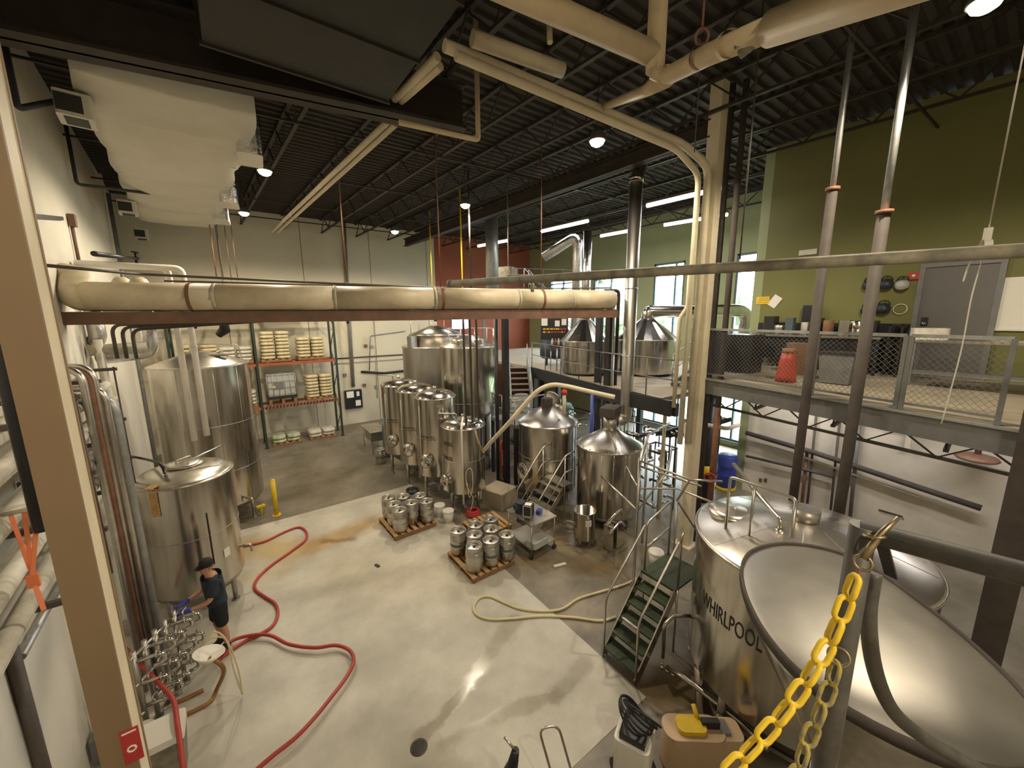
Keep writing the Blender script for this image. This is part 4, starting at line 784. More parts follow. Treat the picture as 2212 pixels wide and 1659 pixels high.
# elbows hanging below its left end, wrapped in foil
for k, (px, py, qx, qy) in enumerate(((200, 668, 195, 730), (313, 668, 318, 760))):
    a = dep(px, py, 7.9 if k == 0 else 8.4); b = at(qx, qy, a); b = V((a.x, a.y, b.z))
    one(MB().tube([a, b, V((wallx(a.y)+0.08, a.y+0.1, b.z-0.1))], 0.14, 14, bend=0.2), 'duct_drop', 'foil', ('foil wrapped duct drop below the beige duct with a black coupling', 'foil wrapped duct drop below the beige duct beside the white plastic pipes')[k], 'duct')
one(MB().tube([dep(190, 758, 7.7), dep(318, 748, 8.3)], 0.11, 12), 'duct_stub', 'insul_dirty', 'short dirty horizontal duct stub against the left wall', 'duct')
# rods above the duct
pipe('thin_pipe', 'thin dark pipe slanting above the beige duct, upper of the two', [dep(85, 572, 5.5), dep(300, 592, 7.5), dep(730, 613, 9.0), dep(965, 622, 10.2)], 0.026, 'dark_pipe')
pipe('thin_pipe', 'thin dark pipe above the beige duct, lower of the two', [dep(355, 607, 7.9), dep(600, 613, 8.7), dep(1000, 625, 10.6), dep(1320, 622, 11.6)], 0.018, 'dark_pipe')
# three process pipes under the duct that turn down at both ends
for k in range(3):
    x0, y0 = 240+22*k, 702+5*k; a = dep(x0, y0, 7.7+0.12*k); b = dep(1000+14*k, 672-4*k, 10.5+0.05*k); dn = at(245+22*k, 775, a)
    pipe('process_pipe', ('stainless process pipe under the beige duct, first of three side by side', 'stainless process pipe under the beige duct, middle of three side by side', 'stainless process pipe under the beige duct, last of three side by side')[k],
        [V((a.x, a.y, dn.z)), a, b, V((b.x, b.y, 2.72))], 0.032, 'dark_pipe', 0.18, 10, group='process pipes under the beige duct')
for k in range(3): a, b = dep(330, 668+5*k, 8.6), dep(1290, 662+6*k, 11.8); pipe('thin_pipe', 'thin conduit strung below the brown beam, %s of three' % ('upper', 'middle', 'lower')[k], [a, b], 0.014, 'dark_pipe', 0, 8, group='thin conduits below the brown beam')
for k, px in enumerate((420, 750, 940)):
    a = dep(px, (692, 684, 680)[k], (8.4, 9.75, 10.6)[k]); one(MB().box((a.x, a.y, a.z), (0.05, 0.08, 0.36)).box((a.x, a.y, a.z+0.16), (0.05, 0.3, 0.03)), 'pipe_hanger', 'black_steel', ('black pipe hanger on the process pipes next to the plastic pipes', 'black pipe hanger on the process pipes in front of the rack', 'black pipe hanger on the process pipes in front of the tan wall')[k], 'hanger')
# dark valve with boot shaped elbow hanging under the beam
p = dep(470, 676, 9.3); t = thing('valve_assembly', 'dark valve assembly under the brown beam with a boot shaped elbow hanging down', 'valve', p+V((0, 0, -0.45)))
MB().cyl(p+V((-0.75, 0.25, 0.0)), p+V((0.3, -0.1, 0.02)), 0.06, n=12).sphere(p+V((-0.6, 0.2, 0.0)), 0.17, 12).build('body', 'black_steel', t); MB().box(p+V((0.1, 0, 0.02)), (0.5, 0.12, 0.12)).build('actuator', 'black_plastic', t)
d0 = dep(484, 700, 9.2); MB().tube([dep(487, 680, 9.2), d0, dep(486, 712, 9.2), dep(472, 724, 9.2)], [0.10, 0.10, 0.12, 0.075], 12).build('elbow', 'black_rubber', t)
# white plastic pipes going down in front of the tall tank
for k, (x0, x1, y1) in enumerate(((380, 438, 940), (408, 440, 985))):
    a = (V((-0.95-0.0*k, 11.55, 0)), V((-0.70, 11.45, 0)))[k]; top = at((368, 396)[k], 580, a); bot = at((428, 448)[k], (960, 985)[k], a)
    pipe('plastic_pipe', ('white plastic pipe in front of the tall tank, nearer the left wall', 'white plastic pipe in front of the tall tank, the longer one')[k], [V((wallx(a.y)+0.06, a.y, top.z)), V((a.x, a.y, top.z)), V((a.x, a.y, 2.85+0.1*k))], 0.062, 'pvc', 0.14, 14, group='white plastic pipes')
# black valve rail above the duct against the left wall
a, b = pW(203, 548, 0.45), pW(345, 560, 0.5); t = thing('valve_rail', 'black pipe with hand wheels above the beige duct by the left wall', 'valve', a)
MB().tube([a, a.lerp(b, 0.2)+V((0, 0, -0.05)), b], 0.05, 10).build('pipe', 'black_steel', t)
for q, h in ((0.25, 0.18), (0.52, 0.32), (0.8, 0.3)):
    p = a.lerp(b, q); MB().cyl(p, p+V((0, 0, h)), 0.03, n=8).build('stem', 'black_steel', t); MB().ring(p+V((0, 0, h)), 0.10, 0.014, 18, 6, axis=(0.2, 0.1, 1)).build('hand_wheel', 'black_steel', t); MB().cyl(p, p+V((0, 0, -0.35)), 0.045, n=10).build('drop', 'black_steel', t)
# dusty pipe slanting over the right half
e0, e1 = dep(972, 613, 6.5), dep(2212, 541, 3.05); e2 = e0.lerp(e1, 1.25)
t = thing('dusty_pipe', 'long dusty steel pipe hung in front of the windows and green wall', 'pipe', e0); MB().cyl(e0, e2, 0.058, n=18).build('pipe', 'dusty_pipe', t); MB().cyl(e0-(e2-e0).normalized()*0.02, e0+(e2-e0).normalized()*0.05, 0.066, n=18).build('end_cap', 'dusty_pipe', t)
h = e0.lerp(e1, 0.945); hp = [p for p in [dep(2128, 535, 3.27)]][0]
MB().lathe([(0.068, -0.025), (0.068, 0.025)], hp, 20, axis=e1-e0).build('clamp', 'insul', t); MB().box(hp+V((0, 0, 0.09)), (0.04, 0.05, 0.14)).build('clamp_bracket', 'insul', t); MB().cyl(hp+V((0, 0, 0.15)), V((hp.x, hp.y, ZC-0.62)), 0.006, n=6).build('hanger_chain', 'steel_pipe', t)
one(MB().tube(smoothpath([hp+V((0, 0, -0.07)), hp+V((-0.02, 0.02, -0.4)), hp+V((-0.03, 0.02, -0.9)), hp+V((-0.06, 0.05, -1.55))]), 0.005, 6).tube(smoothpath([hp+V((0, 0, -0.07)), hp+V((-0.06, 0.06, -0.12)), hp+V((-0.09, 0.08, -0.28))]), 0.006, 6), 'rope', 'insul', 'thin white rope hanging from the clamp on the dusty pipe', 'rope')
q = dep(1095, 604, 6.0); one(MB().tube([dep(1095, 606, 6.0), dep(1097, 597, 6.0), dep(1150, 597, 5.9), dep(1150, 630, 5.9)], 0.028, 10, bend=0.08), 'pipe_offset', 'insul_dirty', 'short bent pipe looping over the dusty pipe', 'pipe')
# cream roof pipes near the camera
t = thing('roof_pipe', 'thick cream insulated pipe with a vertical branch close under the roof', 'pipe', dep(1420, 130, 4.2))
MB().tube([dep(1412, 118, 4.25).lerp(dep(1080, -30, 3.5), 2.2), dep(1412, 118, 4.25)], 0.115, 18).build('pipe', 'cream', t); v0 = dep(1416, 128, 4.25); MB().cyl(V((v0.x, v0.y, v0.z-0.12)), V((v0.x, v0.y, ZC)), 0.10, n=18).build('branch', 'cream', t)
t = thing('roof_pipe', 'cream pipe rising towards the camera with a thick insulated sleeve and hanger', 'pipe', dep(1300, 234, 6.3))
MB().tube([dep(1295, 234, 6.4), dep(1395, 196, 4.9), dep(1440, 165, 4.25)], [0.05, 0.07, 0.11], 14).build('lower_pipe', 'cream', t); MB().tube([dep(1412, 150, 4.25), dep(1440, 165, 4.25), dep(1530, 118, 3.45), dep(1668, 60, 2.85)], 0.088, 18).build('pipe', 'cream', t)
MB().cyl(dep(1664, 62, 2.85), dep(1664, 62, 2.85).lerp(dep(1930, -30, 2.2), 2.6), 0.115, n=20).build('sleeve', 'cream', t); MB().tube([dep(1668, 40, 2.85), dep(1668, 22, 2.85), dep(1725, 4, 2.7), dep(1730, 12, 2.7)], 0.012, 8, bend=0.03).build('handle', 'dark_pipe', t)
hr = dep(1513, 122, 3.55); ax = (dep(1530, 118, 3.45)-dep(1440, 165, 4.25)); MB().lathe([(0.10, -0.02), (0.10, 0.02)], hr, 20, axis=ax).build('clamp', 'rust', t); MB().ring(hr+V((0, 0, 0.16)), 0.06, 0.012, 18, 6, axis=ax).build('eye', 'rust', t); MB().cyl(hr+V((0, 0, 0.2)), V((hr.x, hr.y, ZC-0.6)), 0.01, n=6).build('hanger_rod', 'rust', t)
hb = dep(1572, 96, 3.2); MB().lathe([(0.10, -0.03), (0.10, 0.03)], hb, 20, axis=ax).build('clamp', 'cream', t)
one(MB().tube([dep(1598, 118, 3.1), dep(1615, 105, 3.05), dep(1650, 75, 2.9)], 0.035, 10).tube([dep(1590, 100, 3.1), dep(1620, 92, 3.0), dep(1655, 66, 2.9)], 0.022, 8), 'lever_valve', 'dusty_pipe', 'dusty valve lever hanging on the cream roof pipe', 'valve')
one(MB().tube([dep(1186, 35, 6.0), dep(1188, 92, 6.0)], 0.045, 12), 'pipe_stub', 'cream', 'short vertical cream pipe stub under the roof', 'pipe')
for k, (z, xa, ya, xb, yb, rr) in enumerate(((9.25, 1020, 82, 1215, 152, 0.10), (9.0, 960, 98, 1478, 312, 0.075), (8.85, 985, 120, 1462, 322, 0.06))):
    a, b = fl(xa, ya, z), fl(xb, yb, z)
    if k == 0: pipe('roof_pipe', 'short dusty pink cream pipe under the roof beside the grey duct', [a, b], rr, 'cream_light', 0, 14)
    else:
        cpos = (V((8.50, 4.62, 0)), V((8.32, 4.72, 0)))[k-1]; pipe('roof_pipe', ('cream pipe crossing under the roof and down the beige column, upper', 'cream pipe crossing under the roof and down the beige column, lower')[k-1], [a, b, V((cpos.x, cpos.y, z-0.25)), V((cpos.x, cpos.y, 2.7))], rr, 'cream_light', 0.25, 14)
for k, dx in enumerate((0, 16)):
    pipe('roof_pipe', ('cream pipe with couplings running towards the back wall under the roof, paired', 'cream pipe beside its pair running towards the back wall under the roof')[k], [fl(838+dx, 262+6*k, 9.2), fl(588+dx*0.7, 500+2*k, 9.2)], 0.055, 'cream_light', 0, 12)
    pipe('roof_pipe', ('short bright cream pipe in front of the girder with an elbow', 'short bright cream pipe in front of the girder, the lower of a pair')[k], [fl(945+6*k, 122+20*k, 9.2), fl(852+14*k, 214+4*k, 9.2)], 0.06, 'cream_light', 0, 12)
b = fl(1033, 302, 8.55); q = fl(862, 264, 8.55); pipe('drop_pipe', 'thin pipe dropping from the roof and turning along the dark girder', [V((b.x, b.y, ZC-0.1)), b, q], 0.04, 'cream', 0.05, 10)
# thin drop rods and straps
for k, (x, yt, yb, D, m, rr, lab) in enumerate(((750, 215, 610, 10.5, 'rust', 0.018, 'rusty drop rod from the roof to the beige duct, in front of the rack'), (468, 490, 600, 14, 'rust', 0.02, 'rust red drop rod by the end of the white duct'), (483, 500, 604, 14.5, 'brown_steel', 0.014, 'thin brown drop rod by the end of the white duct, second one'), (500, 500, 606, 14.5, 'brown_steel', 0.014, 'thin brown drop rod by the end of the white duct, third one'), (514, 500, 606, 14.5, 'brown_steel', 0.014, 'thin brown drop rod by the end of the white duct, last one'),
    (935, 500, 640, 18, 'yellow', 0.03, 'yellow strap hanging down the edge of the red wall'), (1000, 500, 650, 15, 'yellow', 0.03, 'yellow strap hanging in front of the red wall'), (1018, 450, 640, 13, 'dark_pipe', 0.03, 'dark drop pipe in front of the red wall'), (1598, 335, 560, 6.2, 'dark_pipe', 0.012, 'thin dark rod hanging beside the beige column'), (1500, 0, 330, 6.5, 'dark_pipe', 0.01, 'thin dark wire hanging from the roof above the beige column'))):
    p = dep(x, yb, D); tz = min(ZC-0.05, at(x, yt, p).z+1.0); one(MB().cyl(p, V((p.x, p.y, ZC+0.02)), rr, n=8), 'drop_rod', m, lab, 'rod')
# grey posts in front of the right mezzanine
def post2(x, y, z0, label, r0, r1, zc, m='grey_post'):
    t = thing('pipe_post', label, 'post', (x, y, z0)); MB().cyl((x, y, z0), (x, y, zc), r0, n=16).build('lower_sleeve', m, t); MB().cyl((x, y, zc), (x, y, zc+0.05), r0*1.35, n=16).build('collar', 'rust', t); MB().cyl((x, y, zc+0.05), (x, y, ZC-0.05), r1, n=12).build('upper_pipe', 'galv', t)
p = pX(1755, 750, 8.1); zc = at(1806, 411, p).z; post2(p.x, p.y, 0, 'grey pipe post with a rust collar in front of the red cone', 0.072, 0.04, zc)
p = pX(1866, 750, 8.0); zc = at(1912, 462, p).z; post2(p.x, p.y, 0, 'grey pipe post with a rust collar in front of the grey bin', 0.080, 0.048, zc)
p = pX(1567, 700, 8.9); t = thing('pipe_post', 'slim dark red brown post beside the beige column with a red valve', 'post', (p.x, p.y, 0)); MB().cyl((p.x, p.y, 1.0), (p.x, p.y, ZC-0.08), 0.06, n=14).build('pipe', 'grey_post', t); MB().cyl((p.x, p.y, 1.0), (p.x, p.y, 3.6), 0.066, n=14).build('red_section', 'rust', t)
vz = at(1540, 985, p).z; MB().ring((p.x-0.1, p.y, 1.9), 0.12, 0.02, 18, 6, axis=(1, 0.3, 0.1)).cyl((p.x-0.1, p.y, 1.9), (p.x, p.y, 1.9), 0.03, n=8).build('valve_wheel', 'red_paint', t); MB().cyl((p.x, p.y, 0), (p.x, p.y, 1.0), 0.05, n=12).build('foot_pipe', 'rust', t)
# heavy column at the right end of the mezzanine
p = V((7.75, -0.12, 0)); t = thing('steel_column', 'heavy dark grey steel column at the end of the right mezzanine rail', 'column', p)
MB().box((p.x, p.y, ZC/2), (0.03, 0.26, ZC)).build('web', 'grey_post', t)
for s in (-1, 1): MB().box((p.x+s*0.14, p.y, ZC/2), (0.03, 0.28, ZC)).build('flange', 'grey_post', t)
# beige column with its light pipes
p = V((8.72, 4.62, 0)); t = thing('beige_column', 'tall beige steel column with cream pipes running down it', 'column', p); MB().box((p.x, p.y, ZC/2), (0.26, 0.26, ZC)).build('shaft', 'cream_light', t); MB().box((p.x, p.y, 0.02), (0.45, 0.45, 0.04)).build('base_plate', 'cream_light', t)
MB().cyl((p.x+0.28, p.y-0.12, 0), (p.x+0.28, p.y-0.12, ZC), 0.06, n=12).build('dark_riser', 'grey_post', t)
a = dep(1462, 908, 8.6); pipe('cream_pipe', 'cream pipe running sideways off the beige column with a bent end', [V((8.50, 4.62, 2.72)), fl(1475, 908, 2.72), fl(1570, 926, 2.72), fl(1596, 918, 2.78)], 0.055, 'cream_light', 0.08, 12)
for k, (x, yt, yb) in enumerate(((1457, 688, 880), (1432, 880, 960))):
    pp = V((8.35, 4.95, 0)) if k == 0 else V((9.3, 5.75, 0)); z0, z1 = at(x, yb, pp).z, at(x, yt, pp).z
    pipe('cream_pipe', ('cream pipe offset beside the beige column at rail height', 'short upright yellow cream pipe behind the beige column')[k], [V((pp.x, pp.y, z0)), V((pp.x, pp.y, z1)), V((pp.x+0.12, pp.y-0.1, z1+0.25)), V((pp.x+0.12, pp.y-0.1, z1+1.0))] if k == 0 else [V((pp.x, pp.y, 0.0)), V((pp.x, pp.y, z1))], 0.05, 'cream_light', 0.1, 12)
# overhead cream hose between the kettles
hose('overhead_hose', 'thick cream hose arching from the floor over the kettles', [fl(1000, 1050, 0.07), dep(1022, 1005, 12.0), dep(1052, 965, 11.2), dep(1098, 915, 10.4), dep(1128, 880, 10.2), dep(1160, 846, 10.0), dep(1190, 832, 9.9), dep(1222, 834, 9.8), dep(1270, 845, 9.6), dep(1328, 858, 9.4)], 0.06, 'cream_hose')
p = dep(1219, 850, 9.8); t = thing('hose_support', 'white post with a red clamp under the cream overhead hose', 'support', p+V((0, 0, -0.55))); MB().cyl(p+V((0, 0, -0.55)), p, 0.045, n=12).build('post', 'cream_hose', t); MB().sphere(p+V((0, 0, 0.03)), 0.085, 10).build('clamp', 'red_paint', t)
# frame of black posts that carries the duct
t = thing('duct_support', 'black steel posts carrying the right end of the beige duct', 'frame', (9.2, 7.3, 0))
for (x, ytop, P) in ((1092, 655, V((7.05, 10.9, 0))), (1313, 650, V((9.15, 7.35, 0))), (1292, 660, V((9.35, 8.0, 0)))):
    p = pX(x, 800, P.x); zt = at(x, ytop, p).z; MB().box((p.x, p.y, zt/2), (0.17, 0.17, zt)).build('post', 'black_steel', t)
pa = pX(1092, 800, 7.05); za = at(1092, 650, pa).z; MB().cyl((pa.x-0.28, pa.y+0.1, 0), (pa.x-0.28, pa.y+0.1, za-0.1), 0.06, n=12).build('black_riser', 'black_steel', t); MB().tube([V((pa.x-0.28, pa.y+0.1, za-0.12)), V((pa.x-0.26, pa.y+0.1, za+0.1)), dep(1115, 650, 10.9)], 0.07, 12, bend=0.1).build('black_elbow', 'black_steel', t)
pb = pX(1330, 800, 9.35); zb = at(1330, 628, pb).z; MB().tube([V((pb.x, pb.y, 2.2)), V((pb.x, pb.y, zb)), V((pb.x-0.35, pb.y+0.25, zb))], 0.05, 12, bend=0.1).build('return_pipe', 'black_steel', t); MB().cyl((pb.x-0.13, pb.y+0.05, 2.2), (pb.x-0.13, pb.y+0.05, zb-0.15), 0.045, n=12).build('galvanised_pipe', 'galv', t)
# white wrapped duct along the left of the roof
t = thing('wrapped_duct', 'large white wrapped air duct sagging along the roof by the left wall', 'duct', (-0.3, 12.5, 9.0))
NY, NX = 64, 10; rows = []
xl = lambda y: -1.28 - 0.066*(y-7.4); xr = lambda y: 0.80 - 0.078*(y-7.4)
rnd = random.Random(3); Y0d, Y1d = 8.15, 18.6
for i in range(NY+1):
    y = Y0d + (Y1d-Y0d)*i/NY; f = (y-Y0d) % 1.7/1.7; sag = 0.10*sin(pi*f)**0.7 if y > Y0d+1.2 else 0.02; ed = 0.09*sin(pi*f); row = []
    for j in range(NX+1):
        s = j/NX; row.append(V((xl(y)-ed*(1 if s < 0.5 else -1)*abs(2*s-1)+(xr(y)-xl(y))*s, y, 9.02 - sag*sin(pi*s)**0.5 + rnd.uniform(-0.012, 0.012))))
    row = [V((row[0].x, y, 9.75))] + row + [V((row[-1].x, y, 9.75))]; rows.append(row)
m = NX+3; vs = [p for r_ in rows for p in r_]; fs = [(i*m+j, i*m+j+1, (i+1)*m+j+1, (i+1)*m+j) for i in range(NY) for j in range(m-1)] + [tuple(range(m)), tuple(NY*m+j for j in range(m))]
MB().add(vs, fs, True).build('wrap', 'wrap', t)
for k in range(6): y = Y0d+1.3+1.7*k; MB().tube([(xl(y), y, 9.75), (xl(y), y, 9.0), (xr(y), y, 9.0), (xr(y), y, 9.75)], 0.012, 6).build('strap', 'wrap', t)
for k, (px, py, s) in enumerate(((222, 262, 0.78), (325, 462, 0.8), (350, 515, 0.8))):
    p = fl(px, py, 8.72); p = V((xl(p.y)-0.12, p.y, 8.80)); o = MB().rbox((p.x, p.y, 8.80), (0.5*s, 0.62*s, 0.42*s), 0.04, 0.1).build('diffuser', 'wrap', t); MB().box((p.x-0.02, p.y-0.31*s-0.005, 8.80), (0.36*s, 0.012, 0.30*s), rz=0.1).box((p.x, p.y, 8.80-0.21*s-0.004), (0.32*s, 0.42*s, 0.01), rz=0.1).build('grille', 'roof_grey', o)
for k, (px, py) in enumerate(((490, 325), (452, 430), (447, 470))):
    p = fl(px, py, 8.9); MB().rbox((xr(p.y)+0.10, p.y, 9.05), (0.42, 0.8, 0.5), 0.08, -0.07).build('takeoff', 'foil', t)
# dark conduits by the left wall top
pipe('conduit', 'dark conduit dropping beside the left wall and turning under the white duct', [V((dep(38, 235, 5.2).x, dep(38, 235, 5.2).y, 9.9)), dep(38, 235, 5.2), dep(278, 188, 6.6), dep(282, 170, 6.6)], 0.04, 'black_steel', 0.08, 10)
pipe('conduit', 'dark conduit down the left wall ending under the white duct with a tee', [V((dep(166, 398, 8.6).x, dep(166, 398, 8.6).y, 10.2)), dep(166, 398, 8.6), dep(325, 418, 10.2), dep(327, 408, 10.2)], 0.035, 'black_steel', 0.1, 10)
pipe('conduit', 'grey conduit riser in the corner of the left wall', [V((wallx(19.3)+0.12, 19.3, 0)), V((wallx(19.3)+0.12, 19.3, 9.9))], 0.06, 'galv', 0, 10)
a = pW(155, 485, 0.05); one(MB().cyl(a, V((a.x, a.y, pW(172, 585, 0.05).z)), 0.03, n=8).box((a.x+0.02, a.y, a.z+0.08), (0.1, 0.14, 0.24)), 'conduit', 'brown_steel', 'brown conduit with a switch box on the left wall above the duct', 'conduit')
a, b = pW(66, 466, 0.02), pW(135, 472, 0.02); one(MB().beam(a, b, 0.03, 0.07), 'wall_slot', 'black_plastic', 'black slot vent high on the left wall', 'vent')
pipe('roof_pipe', 'pale thin pipe high along the green wall', [pX(1985, 152, 12.6), pX(2260, 86, 12.6)], 0.05, 'insul_dirty', 0, 10)
# ================================================================== RIGHT MEZZANINE
E0, E1 = fl(1480, 808, ZD), fl(2172, 921, ZD); ed = (E1-E0).normalized(); E2 = E1 + ed*1.2
poly = [(E0.x, E0.y), (E2.x, E2.y), (XN, E2.y-0.3), (XN, YC)]
mz = struct(MB().prism(poly, ZD-0.14, ZD), 'floor_mezzanine', 'conc_deck'); mz['label'] = 'raised concrete walkway along the green wall'
MB().beam(E0+V((0, 0, -0.2)), E2+V((0, 0, -0.2)), 0.06, 0.34).build('edge_channel', 'grey_paint', mz); MB().beam(E0+V((-0.05, 0, -0.02)), E2+V((-0.05, 0, -0.02)), 0.1, 0.03).build('edge_lip', 'galv', mz)
for k in range(5):
    q = E0.lerp(E2, 0.04+0.23*k); mb = MB(); a, b = q+V((0.1, 0, -0.20)), V((XN, q.y+0.2, ZD-0.20)); c, d = a+V((0.2, 0, -0.36)), b+V((0, 0, -0.36)); mb.beam(a, b, 0.06, 0.05).beam(c, d, 0.06, 0.05)
    for i in range(10): mb.beam((a if i % 2 else c).lerp(b if i % 2 else d, i/10), (c if i % 2 else a).lerp(d if i % 2 else b, (i+1)/10), 0.025, 0.025)
    mb.build('floor_joist', 'dark_pipe', mz)
for k in range(2):
    o = MB(); a, b = E0+V((0.5+1.6*k, 0, -0.42)), E2+V((0.5+1.6*k, 0, -0.42)); o.beam(a, b, 0.05, 0.05).beam(a+V((0, 0, -0.32)), b+V((0, 0, -0.32)), 0.05, 0.05)
    for i in range(14): o.beam(a.lerp(b, i/14)+V((0, 0, 0 if i % 2 else -0.32)), a.lerp(b, (i+1)/14)+V((0, 0, -0.32 if i % 2 else 0)), 0.022, 0.022)
    o.build('floor_truss', 'dark_pipe', mz)
def mesh_panel(a, b, zr, label):                                  # guard rail panel between two points on the deck edge
    a, b = V(a), V(b); t = thing('guard_rail', label, 'railing', a, 'mesh guard rails of the right mezzanine'); up = V((0, 0, 1)); h = zr-a.z; d = (b-a); L = d.length; u = d/L
    for q in (0.0, 1.0): MB().beam(a+d*q, a+d*q+up*h, 0.055, 0.055, up=V((1, 0, 0))).build('post', 'grey_paint', t)
    MB().beam(a+up*h, b+up*h, 0.05, 0.05).build('top_rail', 'galv', t); MB().beam(a+up*0.10, b+up*0.10, 0.035, 0.035).build('bottom_rail', 'grey_paint', t)
    mb = MB(); s = 0.085; n = int((L+h)/s)
    for k in range(n):
        for sg in (1, -1):
            x0 = k*s - h*0.9; p = []
            lo, hi = 0.12, h-0.02; xs0, xs1 = x0, x0+(hi-lo)
            za, zb_ = lo, hi
            if xs0 < 0: za = lo-xs0; xs0 = 0
            if xs1 > L: zb_ = hi-(xs1-L); xs1 = L
            if xs1 - xs0 < 0.03: continue
            if sg == 1: mb.beam(a+u*xs0+up*za, a+u*xs1+up*zb_, 0.004, 0.004)
            else: mb.beam(a+u*(L-xs0)+up*za, a+u*(L-xs1)+up*zb_, 0.004, 0.004)
    o = mb.build('wire_mesh', 'grey_paint', t); o['kind'] = 'stuff'; return t
fr = [(1488, 1742, 'mesh guard rail panel in front of the red cone and dark bench'), (1752, 1938, 'mesh guard rail panel in front of the grey bin'), (1950, 2168, 'mesh guard rail panel in front of the door and steel table')]
for xa, xb, lab in fr:
    def ep(x):
        d = ray(x, 850); n = V((ed.y, -ed.x, 0)); s = (E0-EYE).dot(n)/d.dot(n); p = EYE+d*s; return V((p.x, p.y, ZD))
    mesh_panel(ep(xa), ep(xb), 5.37, lab)
# door in the green wall
a, b = pX(1993, 577, XN), pX(2150, 573, XN); y1, y0 = 1.80, 0.72; zd1 = 6.72
d1 = struct(MB().box2((XN-0.05, y0, ZD), (XN-0.005, y1, zd1)), 'door_1', 'door_grey')
for (ya, yb, za, zb_) in ((y0-0.09, y0, ZD, zd1+0.09), (y1, y1+0.09, ZD, zd1+0.09), (y0, y1, zd1, zd1+0.09)): MB().box2((XN-0.09, ya, za), (XN, yb, zb_)).build('door_frame', 'grey_paint', d1)
hk = MB().box((XN-0.055, y1-0.12, 5.50), (0.012, 0.12, 0.20)).build('lock_plate', 'black_plastic', d1); MB().sphere((XN-0.1, y1-0.12, 5.46), 0.045, 12).build('door_knob', 'steel_mirror', d1)
def onwall(x, y): return pX(x, y, XN)
p = onwall(1975, 596); t = thing('fire_alarm', 'small red fire alarm horn on the green wall by the door', 'alarm', p); MB().box((XN-0.03, p.y, p.z), (0.06, 0.17, 0.17)).build('case', 'red_paint', t); MB().sphere((XN-0.065, p.y, p.z), 0.035, 10).build('strobe', 'paper', t)
for k, (x, y) in enumerate(((1880, 614), (1917, 612), (1951, 613), (1876, 668), (1911, 664), (1945, 668))):
    p = onwall(x, y); ring = k == 5; lab = ('dark blue face shield hung on the green wall, first of the upper row', 'dark blue face shield hung on the green wall, middle of the upper row', 'blue and white face shield hung on the green wall under the alarm', 'dark blue face shield hung on the green wall, first of the lower row', 'dark blue face shield hung on the green wall, middle of the lower row', 'empty white hanging hook ring on the green wall')[k]
    t = thing('face_shield' if not ring else 'hook_ring', lab, 'face shield' if not ring else 'hook', p, 'face shields on the green wall' if not ring else None)
    if ring: MB().ring((XN-0.03, p.y, p.z), 0.12, 0.012, 22, 6, axis=(1, 0.1, 0)).build('ring', 'insul', t)
    else: MB().lathe([(0.125, -0.05), (0.135, 0.02), (0.105, 0.08), (0.001, 0.12)], (XN-0.10, p.y, p.z-0.03), 20, axis=(-0.6, 0, 0.8)).build('visor', 'navy_tank' if k != 2 else 'ibc', t); MB().ring((XN-0.09, p.y, p.z+0.07), 0.1, 0.014, 20, 6, axis=(1, 0, 0.3)).build('head_band', 'black_plastic', t); MB().cyl((XN-0.1, p.y, p.z+0.16), (XN, p.y, p.z+0.16), 0.012, n=6).build('hook', 'steel_pipe', t)
a, b = onwall(2168, 600), onwall(2290, 712); t = thing('whiteboard', 'white board fixed on the green wall beyond the door', 'whiteboard', (XN-0.02, (a.y+b.y)/2, b.z))
MB().box2((XN-0.03, b.y, b.z), (XN-0.005, a.y, a.z)).build('panel', 'paper', t); MB().box2((XN-0.06, b.y, b.z-0.04), (XN-0.005, a.y, b.z)).build('tray', 'white_plastic', t)
p = onwall(1674, 651); one(MB().box((XN-0.012, p.y, p.z), (0.006, 0.24, 0.34), R=Matrix.Rotation(0.6, 3, 'X')), 'paper_sheet', 'paper', 'tilted white paper pinned on the green wall', 'paper')
p = onwall(1648, 649); t = thing('notice', 'yellow notice on the corner of the green wall', 'notice', p); MB().box((XN-0.012, p.y, p.z), (0.008, 0.36, 0.22)).build('card', 'yellow', t)
for k in range(3): MB().box((XN-0.018, p.y-0.02, p.z+0.06-0.06*k), (0.004, 0.26, 0.02)).build('print_line', 'wood', t)
p = onwall(1746, 545); one(MB().rbox((XN-0.02, p.y, p.z), (0.04, 0.42, 0.14), 0.015), 'paint_patch', 'insul', 'pale grey patch high on the green wall', 'patch')
p = onwall(1752, 688); one(MB().rbox((XN-0.14, p.y, p.z), (0.22, 0.30, 0.72), 0.02), 'loudspeaker', 'black_plastic', 'black upright loudspeaker on the black band of the green wall', 'speaker')
# things on the mezzanine
c = fl(1690, 828, ZD); t = thing('safety_cone', 'red orange cone shaped bin behind the mesh rail', 'cone', c+V((0.35, 0, 0)) if 0 else c); MB().lathe([(0.001, 0), (0.20, 0), (0.185, 0.12), (0.15, 0.48), (0.12, 0.62), (0.001, 0.62)], c+V((0.3, 0.05, 0)), 22).build('body', 'straps', t); MB().cyl(c+V((0.3, 0.05, 0.62)), c+V((0.3, 0.05, 0.72)), 0.12, n=18).build('top', 'wood_dark', t)
c = fl(1800, 836, ZD); c += V((0.6, 0.1, 0)); t = thing('storage_bin', 'dark grey square bin on the walkway behind the mesh rail', 'bin', c); MB().add([c+V((sx*w, sy*w, z)) for w, z in ((0.24, 0.02), (0.29, 0.62)) for sx, sy in ((-1, -1), (1, -1), (1, 1), (-1, 1))], [(0, 1, 2, 3), (0, 1, 5, 4), (1, 2, 6, 5), (2, 3, 7, 6), (3, 0, 4, 7), (4, 5, 6, 7)]).build('body', 'grey_paint', t); MB().box(c+V((0, 0, 0.64)), (0.62, 0.62, 0.04)).build('lid', 'black_plastic', t); MB().box(c+V((0, 0, 0.01)), (0.4, 0.4, 0.02)).build('base', 'black_plastic', t)
